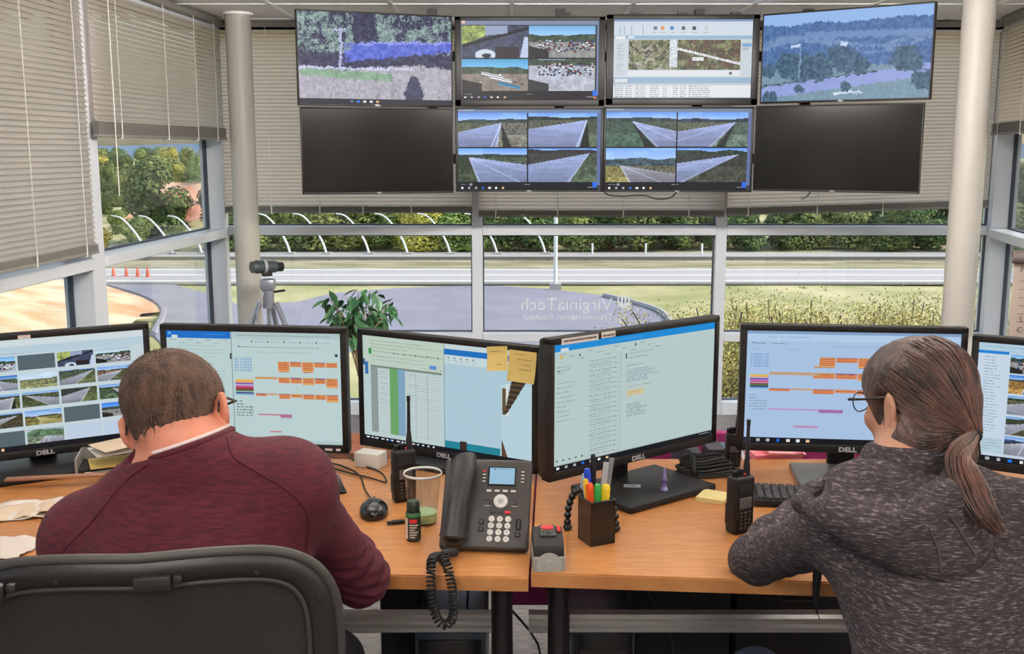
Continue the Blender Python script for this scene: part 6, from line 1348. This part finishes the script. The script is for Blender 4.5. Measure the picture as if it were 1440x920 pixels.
# neckline: white undershirt edge and maroon rib
def necktube(r_, up_, rad_, m, nm, par, cen_, ax, flat_=1.0):
    ax = Vector(ax).normalized(); u = ax.orthogonal().normalized(); v = ax.cross(u); bv = BVHTree.FromPolygons([q.co for q in body.vertices], [p.vertices[:] for p in body.polygons]); out = []
    for k in range(40):
        a = 2 * PI * k / 40; d = u * math.cos(a) + v * math.sin(a); h = bv.ray_cast(cen_ + ax * up_, d, .25); q = h[0] if h[0] else cen_ + ax * up_ + d * .075; q = cen_ + ax * up_ + d * min(.074, (q - cen_ - ax * up_).length)
        out.append(q + d * r_)
    for _ in range(3): out = [(out[i - 1] + out[i] * 2 + out[(i + 1) % 40]) / 4 for i in range(40)]
    MB().tube(out, rad_, 8, closed=True).build(nm, m, par, smooth=180)
ncen = C7 + Vector((0, .035, .022)) - Mn0; nax = Vector((nn_.x * .5 - .12, .12, 1))
necktube(.003, .008, .0035, mat('white_undershirt', rgb(232, 208, 204), .8), 'undershirt_edge', so, ncen, nax); necktube(.006, -.001, .0065, M_seam, 'collar_rib', so, ncen, nax)
# hair
M_hairm = mat('short_brown_hair', rgb(58, 40, 32), .75, col2=rgb(104, 76, 60), scale=60, stretch=(1, 1, .35), detail=6, bump=.8, bscale=260)
def hair_cap(O, R, th, sc_, lowz, low_y, name, m, h=.0035, fem=False):
    Fh = Field([O[i] - .17 for i in range(3)], [O[i] + .17 for i in range(3)], h); w = lambda x, y, z: O + R.to_3x3() @ Vector((x, y, z))
    Fh.ell(w(0, -.012, .045), (.076 * sc_ + th, .097 * sc_ + th, .078 * sc_ + th), R, .02); Fh.ell(w(0, .022, .035), (.068 * sc_ + th, .072 * sc_ + th, .068 * sc_ + th), R, .03)
    Fh.cone(w(0, -.030, -.01), w(0, -.046 if fem else -.038, -.078 if fem else -.06), .056 + th * .8, (.053 if fem else .05) + th * .6, .03)
    if fem: Fh.cone(O.lerp(C7, .25) + Vector((0, .01, 0)), O.lerp(C7, .66), .060, .052, .03)
    Fh.ell(w(0, .115, -.02), (.086, .080, .115), R, .012, 's')                      # face opening
    for q in (-1, 1): Fh.ell(w(q * (.092 if fem else .094), .006, -.012), (.028 if fem else .033, .030, .047), R, .008, 's')   # ears free
    Fh.cut(w(0, -.05, lowz), R.to_3x3() @ Vector((0, low_y, -1)), .008)
    return Fh, w
Fh, w = hair_cap(MO, MR, .0055, 1, -.094, .25, 'hair', M_hairm)
hm = Fh.mesh('hair', M_hairm, lambda V, N_: .0008 * wn(V, (300, 280, 320), 1.)); ho = link('hair', place(hm, None, Mn0), Mn)
# cropped hair strands growing from the cap
rr = random.Random(5); Rh = MR.to_3x3(); b = MB(); pol = list(hm.polygons); cO = MO - Mn0 + Rh @ Vector((0, 0, .03))
for k in range(9000):
    f_ = pol[rr.randrange(len(pol))]; c_ = f_.center; n_ = f_.normal
    if (c_ - cO).dot(n_) < 0: continue
    if (Rh.transposed() @ (c_ - (MO - Mn0))).z < -.078: continue
    cr_ = Rh @ Vector((.0, -.035, .125)) + (MO - Mn0); g_ = (c_ - cr_); g_ = (g_ - n_ * g_.dot(n_)); g_ = g_.normalized() if g_.length > 1e-4 else n_.orthogonal()
    d_ = (n_ * .32 + g_ * .85 + Vector((rr.uniform(-.25, .25), rr.uniform(-.25, .25), rr.uniform(-.25, .25)))).normalized(); s_ = d_.cross(n_).normalized() * .00055; L = rr.uniform(.006, .011)
    b.add([c_ - s_ - n_ * .001, c_ + s_ - n_ * .001, c_ + d_ * L], [(0, 1, 2)])
b.build('hair_strands', mat('short_hair_strand', rgb(72, 48, 38), .55, col2=rgb(128, 94, 74), scale=25), ho, smooth=None, kind='stuff')
def face_bits(par, w, off_, iris, lip, sc_=1):
    for q in (-1, 1):
        e = w(q * .031, .077, .019) - off_; eo = MB().ball(tuple(e), .0118, 3).build('eye', mat('eye_white', rgb(236, 232, 226), .2), par, smooth=180)
        f_ = (w(0, 1, 0) - w(0, 0, 0)).normalized(); MB().ball(tuple(e + f_ * .0088), .0048, 2).build('iris', mat('iris_' + iris, rgb(70, 60, 46), .15), eo, smooth=180)
        MB().tube([w(q * .014, .094, .043) - off_, w(q * .032, .091, .049) - off_, w(q * .050, .080, .043) - off_], [.002, .003, .0015], 6).build('eyebrow', M_hairm, par, smooth=180)
    MB().tube([w(-.022, .090, -.048) - off_, w(-.01, .0985, -.046) - off_, w(0, .100, -.048) - off_, w(.01, .0985, -.046) - off_, w(.022, .090, -.048) - off_], [.001, .0035, .0038, .0035, .001], 8).build('lips', mat('lips', rgb(176, 96, 90), .5), par, smooth=180)
face_bits(Mn, w, Mn0, 'man', None)
gl_ = MB(); 
def glasses(w, off_, m, par, r_=.0014, half_rim=True, lw=.026, lh=.017, ext=.094):
    b = MB()
    for q in (-1, 1):
        ringp = [w(q * (.034 + lw * math.cos(a) * (1 if True else 1)), .106 - .010 * abs(math.cos(a)) * (1 if math.cos(a) * 1 > 0 else .2), .014 + lh * math.sin(a)) - off_ for a in [2 * PI * k / 20 for k in range(20)]]
        b.tube(ringp, r_, 6, closed=True); b.tube([w(q * .060, .100, .022) - off_, w(q * .080, .088, .022) - off_, w(q * .0835, .05, .022) - off_, w(q * .084, .0, .024) - off_, w(q * .085, -.018, .012) - off_, w(q * .084, -.028, -.006) - off_], [.0026, .0026, .0024, .0022, .002, .0016], 6)
    b.tube([w(-.010, .104, .020) - off_, w(0, .108, .024) - off_, w(.010, .104, .020) - off_], r_, 6); return b.build('eyeglasses', m, par, smooth=180)
glasses(w, Mn0, M_blackg, Mn, .0018)
# trousers and shoes
M_jeanb = mat('black_trousers', rgb(34, 34, 40), .85, var=.2, scale=50); M_denim = mat('dark_blue_denim', rgb(52, 62, 92), .85, var=.2, scale=90, bump=.2, bscale=300)
def legs(par, off_, hip, knees, ankles, toes, m, nm='trousers', hr=.13, extra=None):
    Fl = Field((hip.x - .42, hip.y - .22, .05), (hip.x + .36, 2.45, .78), .008)
    Fl.ell(hip, (.178, .14, .11), None, .05)
    for s_, kn, an in zip((-1, 1), knees, ankles): Fl.cone(hip + Vector((s_ * .085, .02, -.01)), kn, .083, .060, .05); Fl.chain([kn, kn.lerp(an, .4), an], [.060, .056, .044], .03)
    me = Fl.mesh(nm, m, lambda V, N_: .002 * wn(V, (60, 50, 60), 3.)); link(nm, place(me, None, off_), par)
    for an, to in zip(ankles, toes):
        Fo = Field([min(an[i], to[i]) - .09 for i in range(3)], [max(an[i], to[i]) + .09 for i in range(3)], .006); Fo.cone(an, (an.x, an.y, .05), .04, .038, .03); Fo.cone((an.x, an.y - .02, .040), (to.x, to.y, .032), .036, .030, .03); Fo.cut((0, 0, .004), (0, 0, -1), .003)
        link('shoe', place(Fo.mesh('shoe', M_black), None, off_), par)
legs(Mn, Mn0, Vector((-.525, 1.59, .575)), [Vector((-.66, 2.04, .535)), Vector((-.37, 2.04, .535))], [Vector((-.67, 2.10, .11)), Vector((-.36, 2.12, .11))], [Vector((-.70, 2.26, 0)), Vector((-.33, 2.28, 0))], M_jeanb)

# ---- woman in the heathered hoodie
WO = at(1291, 572, 1.88); WR = Rm(math.radians(31), math.radians(13), math.radians(2))
C7 = at(1288, 655, 1.77); sL = at(1186, 742, 1.81); sR = at(1452, 748, 1.72)
eL = at(1062, 788, 2.035); eR = Vector((.98, 1.86, .74)); wL = Vector((.615, 2.20, .80)); wR = Vector((.86, 2.18, .80))
chst = at(1322, 800, 1.735); mid = at(1325, 915, 1.66); pel = Vector((.735, 1.60, .585))
def woman(Fd, o):
    tl = Matrix.Rotation(.12, 4, 'Z') @ Matrix.Rotation(-.32, 4, 'X')
    Fd.ell(chst, (.168 + o, .118 + o, .155 + o), tl, .05); Fd.ell(mid, (.142 + o, .115 + o, .16 + o), tl, .06); Fd.ell(pel, (.172 + o, .135 + o, .12 + o), None, .06)
    for s_, sh, el, wr in ((-1, sL, eL, wL), (1, sR, eR, wR)):
        Fd.cone(C7 + Vector((s_ * .02, .02, -.02)), sh + Vector((-s_ * .01, 0, .010)), .048 + o, .052 + o, .045); Fd.ell(sh, (.060 + o, .060 + o, .062 + o), None, .045)
        Fd.cone(sh, sh.lerp(chst, .5) + Vector((0, -.02, -.05)), .062 + o, .08 + o, .05); Fd.cone(sh, el, .054 + o, .040 + o, .035); Fd.chain([el, el.lerp(wr, .4), wr], [.040 + o, .038 + o, .027 + o], .03)
Fd = Field((.34, 1.36, .40), (1.14, 2.46, 1.34), .0055); woman(Fd, -.006); w = add_head(Fd, WO, WR, C7 + Vector((-.01, .03, -.01)), (.045, .050), True)
add_hand(Fd, wL, (.45, .75, -.12), (0, 0, 1), 1, .6, .9); add_hand(Fd, wR, (-.2, .9, -.12), (0, 0, 1), -1, .5, .9)
Wn = thing('person', 'woman from behind in a grey heathered hooded top with a brown ponytail, seated', 'person', (.735, 1.62, 0)); Wn0 = Vector(Wn.location)
M_skinw = skin_mat('fair_skin', (176, 124, 102), (194, 144, 120)); body = Fd.mesh('body', M_skinw); link('body', place(body, None, Wn0), Wn)
# hoodie
M_hood = bpy.data.materials.new('heathered_knit'); M_hood.use_nodes = True; n = M_hood.node_tree; P = n.nodes['Principled BSDF']; P.inputs['Roughness'].default_value = .9
tc = n.nodes.new('ShaderNodeTexCoord'); mp = n.nodes.new('ShaderNodeMapping'); mp.inputs['Scale'].default_value = (.8, .8, 4.5); mp.inputs['Rotation'].default_value = (0, .25, 0)
nz = n.nodes.new('ShaderNodeTexNoise'); nz.inputs['Scale'].default_value = 85; nz.inputs['Detail'].default_value = 4; nz.inputs['Roughness'].default_value = .7
cr = n.nodes.new('ShaderNodeValToRGB'); e = cr.color_ramp.elements; e[0].position = .38; e[0].color = (*rgb(40, 33, 37), 1); e[1].position = .70; e[1].color = (*rgb(136, 124, 128), 1); q = e.new(.54); q.color = (*rgb(62, 52, 55), 1)
bp = n.nodes.new('ShaderNodeBump'); bp.inputs['Strength'].default_value = .25; bp.inputs['Distance'].default_value = .004
for a, b_ in ((tc.outputs['Object'], mp.inputs[0]), (mp.outputs[0], nz.inputs['Vector']), (nz.outputs['Fac'], cr.inputs[0]), (cr.outputs[0], P.inputs['Base Color']), (nz.outputs['Fac'], bp.inputs['Height']), (bp.outputs[0], P.inputs['Normal'])): n.links.new(a, b_)
Fs = Field((.34, 1.36, .44), (1.16, 2.34, 1.22), .0055); woman(Fs, .006)
Fs.cone(WO + WR.to_3x3() @ Vector((0, -.035, -.02)), C7 + Vector((-.01, .03, -.01)), .052, .058, .04); Fs.cone(WO + WR.to_3x3() @ Vector((0, 0, -.05)), C7 + Vector((-.01, .065, -.01)), .048, .050, .04); Fs.cutlocal(C7 + Vector((0, .015, .030)), (0, .15, 1), .115, .008)
def wdisp(V, N_):
    d = armfold(V, sL, eL + (eL - sL) * .25, .055, .0055, .05, 3., .1, 1.2) + armfold(V, sR, eR, .055, .005, .05, 1., .1, 1.1) + .0016 * wn(V, (26, 30, 34), 1.) + .0008 * wn(V, (60, 66, 70), 2.)
    for i in range(6): t = .3 + i * .12; p = np.array(sL.lerp(eL, t)); d += fold(V, p + np.array((-.01, -.06, .05)), p + np.array((.04, -.03, -.05)), .010, .004)
    for k in range(6): a = np.array(sL) + np.array((.02, -.09, -.08 - .035 * k)); d += fold(V, a, a + np.array((-.03 - .004 * k, .05, .08)), .011, .0055)
    for k in range(4): a = np.array(sR) + np.array((-.04, -.09, -.06 - .06 * k)); d += fold(V, a, a + np.array((.07, .03, .05)), .012, .005)
    for k in range(4): a = np.array(mid) + np.array((-.12, -.06, .10 - .06 * k)); d += fold(V, a, a + np.array((.16, -.06, -.05)), .016, .004)
    return d
hood = Fs.mesh('hoodie', M_hood, wdisp); place(hood, None, Wn0); trim(hood, [beyond(wL - Wn0, wL - eL, .12), beyond(wR - Wn0, wR - eR, .12)]); so = link('hoodie', hood, Wn)
# hood lying on the shoulders
Fq = Field((.42, 1.44, .76), (1.04, 2.02, 1.22), .005)
def hp(px, py, Y): return at(px, py, Y)
rim = [hp(1240, 645, 1.82), hp(1190, 668, 1.82), hp(1140, 694, 1.80), hp(1128, 708, 1.76), hp(1160, 722, 1.70), hp(1205, 738, 1.655), hp(1250, 742, 1.635), hp(1295, 728, 1.625), hp(1330, 700, 1.64), hp(1350, 675, 1.69), hp(1348, 648, 1.76), hp(1315, 640, 1.79)]
Fq.chain([tuple(p) for p in rim], [.020, .020, .018, .016, .018, .022, .024, .024, .023, .022, .02, .02], .012)
for a, b_, r_ in ((hp(1180, 725, 1.69), hp(1265, 775, 1.645), .034), (hp(1230, 745, 1.66), hp(1300, 785, 1.635), .038), (hp(1330, 715, 1.66), hp(1345, 775, 1.635), .040), (hp(1375, 700, 1.69), hp(1365, 765, 1.645), .030), (hp(1290, 745, 1.65), hp(1325, 785, 1.635), .040), (hp(1265, 775, 1.655), hp(1318, 800, 1.645), .026), (hp(1365, 765, 1.655), hp(1325, 802, 1.645), .024)): Fq.cone(a, b_, r_, r_ * .9, .03)
Fq.ell(hp(1255, 690, 1.74), (.115, .06, .045), Matrix.Rotation(.15, 4, 'Y') @ Matrix.Rotation(.5, 4, 'X'), .04)
def qd(V, N_):
    d = .001 * wn(V, (40, 44, 50), 4.)
    rl = [hp(1148, 716, 1.72), hp(1200, 730, 1.655), hp(1246, 734, 1.635), hp(1292, 720, 1.625), hp(1328, 694, 1.64)]
    for p_, q_ in zip(rl, rl[1:]): d -= np.minimum(.012, fold(V, p_ + Vector((0, .01, .012)), q_ + Vector((0, .01, .012)), .009, .009, False)); d += fold(V, p_ - Vector((0, 0, .008)), q_ - Vector((0, 0, .008)), .008, .003, False)
    d += fold(V, hp(1195, 750, 1.66), hp(1300, 800, 1.62), .012, .004) + fold(V, hp(1260, 745, 1.63), hp(1335, 790, 1.60), .010, -.006) + fold(V, hp(1340, 700, 1.63), hp(1352, 790, 1.60), .010, .005)
    return d
hq = Fq.mesh('hood', M_hood, qd); place(hq, None, Wn0); link('hood', hq, so)
M_hs = mat('hoodie_seam', rgb(70, 62, 66), .9)
seam(so, hq, [rel(hp(1305, 742, 1.6), Wn0), rel(hp(1318, 770, 1.6), Wn0), rel(hp(1322, 803, 1.6), Wn0)], .0022, M_hs, 'hood_seam')
seam(so, hq, [rel(hp(1252, 655, 1.72), Wn0), rel(hp(1262, 690, 1.66), Wn0), rel(hp(1268, 735, 1.62), Wn0)], .0016, M_hs, 'hood_seam')
seam(so, hq, [rel(hp(1340, 730, 1.60), Wn0), rel(hp(1356, 752, 1.60), Wn0), rel(hp(1372, 782, 1.60), Wn0)], .0022, M_hs, 'hood_seam')
seam(so, hood, [rel(hp(1165, 705, 1.7), Wn0), rel(hp(1172, 745, 1.66), Wn0), rel(hp(1185, 790, 1.66), Wn0)], .0018, M_hs, 'sleeve_seam'); seam(so, hood, [rel(hp(1395, 680, 1.6), Wn0), rel(hp(1425, 720, 1.58), Wn0), rel(hp(1432, 780, 1.58), Wn0)], .0018, M_hs, 'sleeve_seam')
# hair: cap, combed strands to the tie, ponytail
M_hw = mat('long_brown_hair', rgb(44, 31, 29), .42, col2=rgb(94, 68, 60), scale=26, stretch=(1, 1, .5), detail=5, bump=.5, bscale=120)
M_hw2 = mat('reddish_hair_ends', rgb(64, 41, 36), .42, col2=rgb(120, 76, 64), scale=30, stretch=(1, 1, .3), detail=5)
Fh, w = hair_cap(WO, WR, .0095, .95, -.125, .55, 'hair', M_hw, fem=True); Fh.cone(w(0, -.085, .0), w(.0, -.108, -.046), .035, .014, .03)
hm = Fh.mesh('hair', M_hw, lambda V, N_: .0010 * wn(V, (160, 150, 40), 2.), relax=3); ho = link('hair', place(hm, None, Wn0), Wn)
bv = BVHTree.FromPolygons([v.co for v in hm.vertices], [p.vertices[:] for p in hm.polygons]); tie = w(0, -.113, -.050) - Wn0; ctrH = w(0, -.01, .03) - Wn0; rr = random.Random(9)
bA, bB = MB(), MB()
for k in range(620):
    a_ = rr.uniform(0, 2 * PI); phi = rr.uniform(.35, 1.0) * 2.0      # angle away from the tie direction
    td = (tie - ctrH).normalized(); u_ = td.orthogonal().normalized(); v_ = td.cross(u_); d0 = td * math.cos(phi) + (u_ * math.cos(a_) + v_ * math.sin(a_)) * math.sin(phi)
    loc0 = WR.to_3x3().transposed() @ d0
    if loc0.y > .45 + .25 * max(0, loc0.z) or (loc0.z < -.72 and loc0.y > -.3): continue
    if abs(loc0.x) > .75 and loc0.y > -.05 and loc0.z < .12: continue
    pts = []; NN = 14; wob = rr.uniform(-.05, .05); lift = rr.uniform(.0002, .0022)
    for i in range(NN + 1):
        t = i / NN; ang = phi * (1 - t) ; aa = a_ + wob * math.sin(PI * t); d = td * math.cos(ang) + (u_ * math.cos(aa) + v_ * math.sin(aa)) * math.sin(ang)
        h = bv.ray_cast(ctrH + d * .26, -d, .26); p = (h[0] if h[0] else ctrH + d * .1) + d * lift
        pts.append(p.lerp(tie, max(0, (t - .86) / .14) * .75))
    (bB if rr.random() < .22 else bA).tube(pts, [.0009] + [.0017] * (NN - 1) + [.0012], 4, cap=False)
so_ = bA.build('hair_strands', M_hw, ho, smooth=180, kind='stuff'); bB.build('hair_highlights', M_hw2, ho, smooth=180, kind='stuff')
tieW = tie + Wn0; pc_ = [tieW, tieW.lerp(at(1347, 640, 1.70), .35), at(1349, 645, 1.69), at(1366, 690, 1.635), at(1386, 724, 1.605), at(1407, 750, 1.595)]
core = smooth_path([p - Wn0 for p in pc_], 6); N_ = len(core); pt = MB()
prof = [.009, .014, .022, .023, .017, .005]; radc = [float(np.interp(i / (N_ - 1) * 5, range(6), prof)) for i in range(N_)]
pt.tube(core, [r_ * .75 for r_ in radc], 14, flat=.6); po = pt.build('ponytail', M_hw2, Wn, smooth=180); b1, b2 = MB(), MB()
for k in range(230):
    a_ = rr.uniform(0, 2 * PI); q = math.sqrt(rr.random()); pts = []; last_ = rr.uniform(.8, 1.03); w0 = rr.uniform(-.4, .4)
    for i in range(N_):
        t = i / (N_ - 1);
        if t > last_: break
        tg = (core[min(i + 1, N_ - 1)] - core[max(i - 1, 0)]).normalized(); sx = tg.cross(Vector((0, 1, 0))).normalized(); sy = tg.cross(sx); R_ = radc[i] * (.55 + .5 * q) + (.006 * t * (rr.random() - .5) if t > .8 else 0); pts.append(core[i] + sx * R_ * 1.12 * math.cos(a_ + w0 * t) + sy * R_ * .7 * math.sin(a_ + w0 * t))
    (b2 if (rr.random() < .5) else b1).tube(pts, [.0014] * (len(pts) - 2) + [.0009, .0003], 4, cap=False)
b1.build('ponytail_strands', M_hw, po, smooth=180, kind='stuff'); b2.build('ponytail_highlights', M_hw2, po, smooth=180, kind='stuff')
tt = (core[1] - core[0]).normalized(); MB().lathe([(.010, -.004), (.0135, 0), (.010, .004)], n=20, M=Matrix.Translation(tie + tt * .004) @ tt.to_track_quat('Z', 'Y').to_matrix().to_4x4()).build('hair_tie', M_rubber, Wn, smooth=180)
MB().tube([w(-.079, .012, -.012) - Wn0, w(-.083, .010, -.04) - Wn0, w(-.080, -.004, -.075) - Wn0, w(-.074, -.012, -.10) - Wn0], [.0012, .0016, .0014, .0006], 5).build('loose_strand', M_hw, Wn, smooth=180)
face_bits(Wn, w, Wn0, 'woman', None); glasses(w, Wn0, M_blackg, Wn, .0012, lw=.027, lh=.018)
legs(Wn, Wn0, Vector((.735, 1.60, .565)), [Vector((.505, 2.03, .50)), Vector((.84, 2.02, .52))], [Vector((.50, 2.12, .11)), Vector((.83, 2.12, .11))], [Vector((.46, 2.27, 0)), Vector((.86, 2.28, 0))], M_denim)
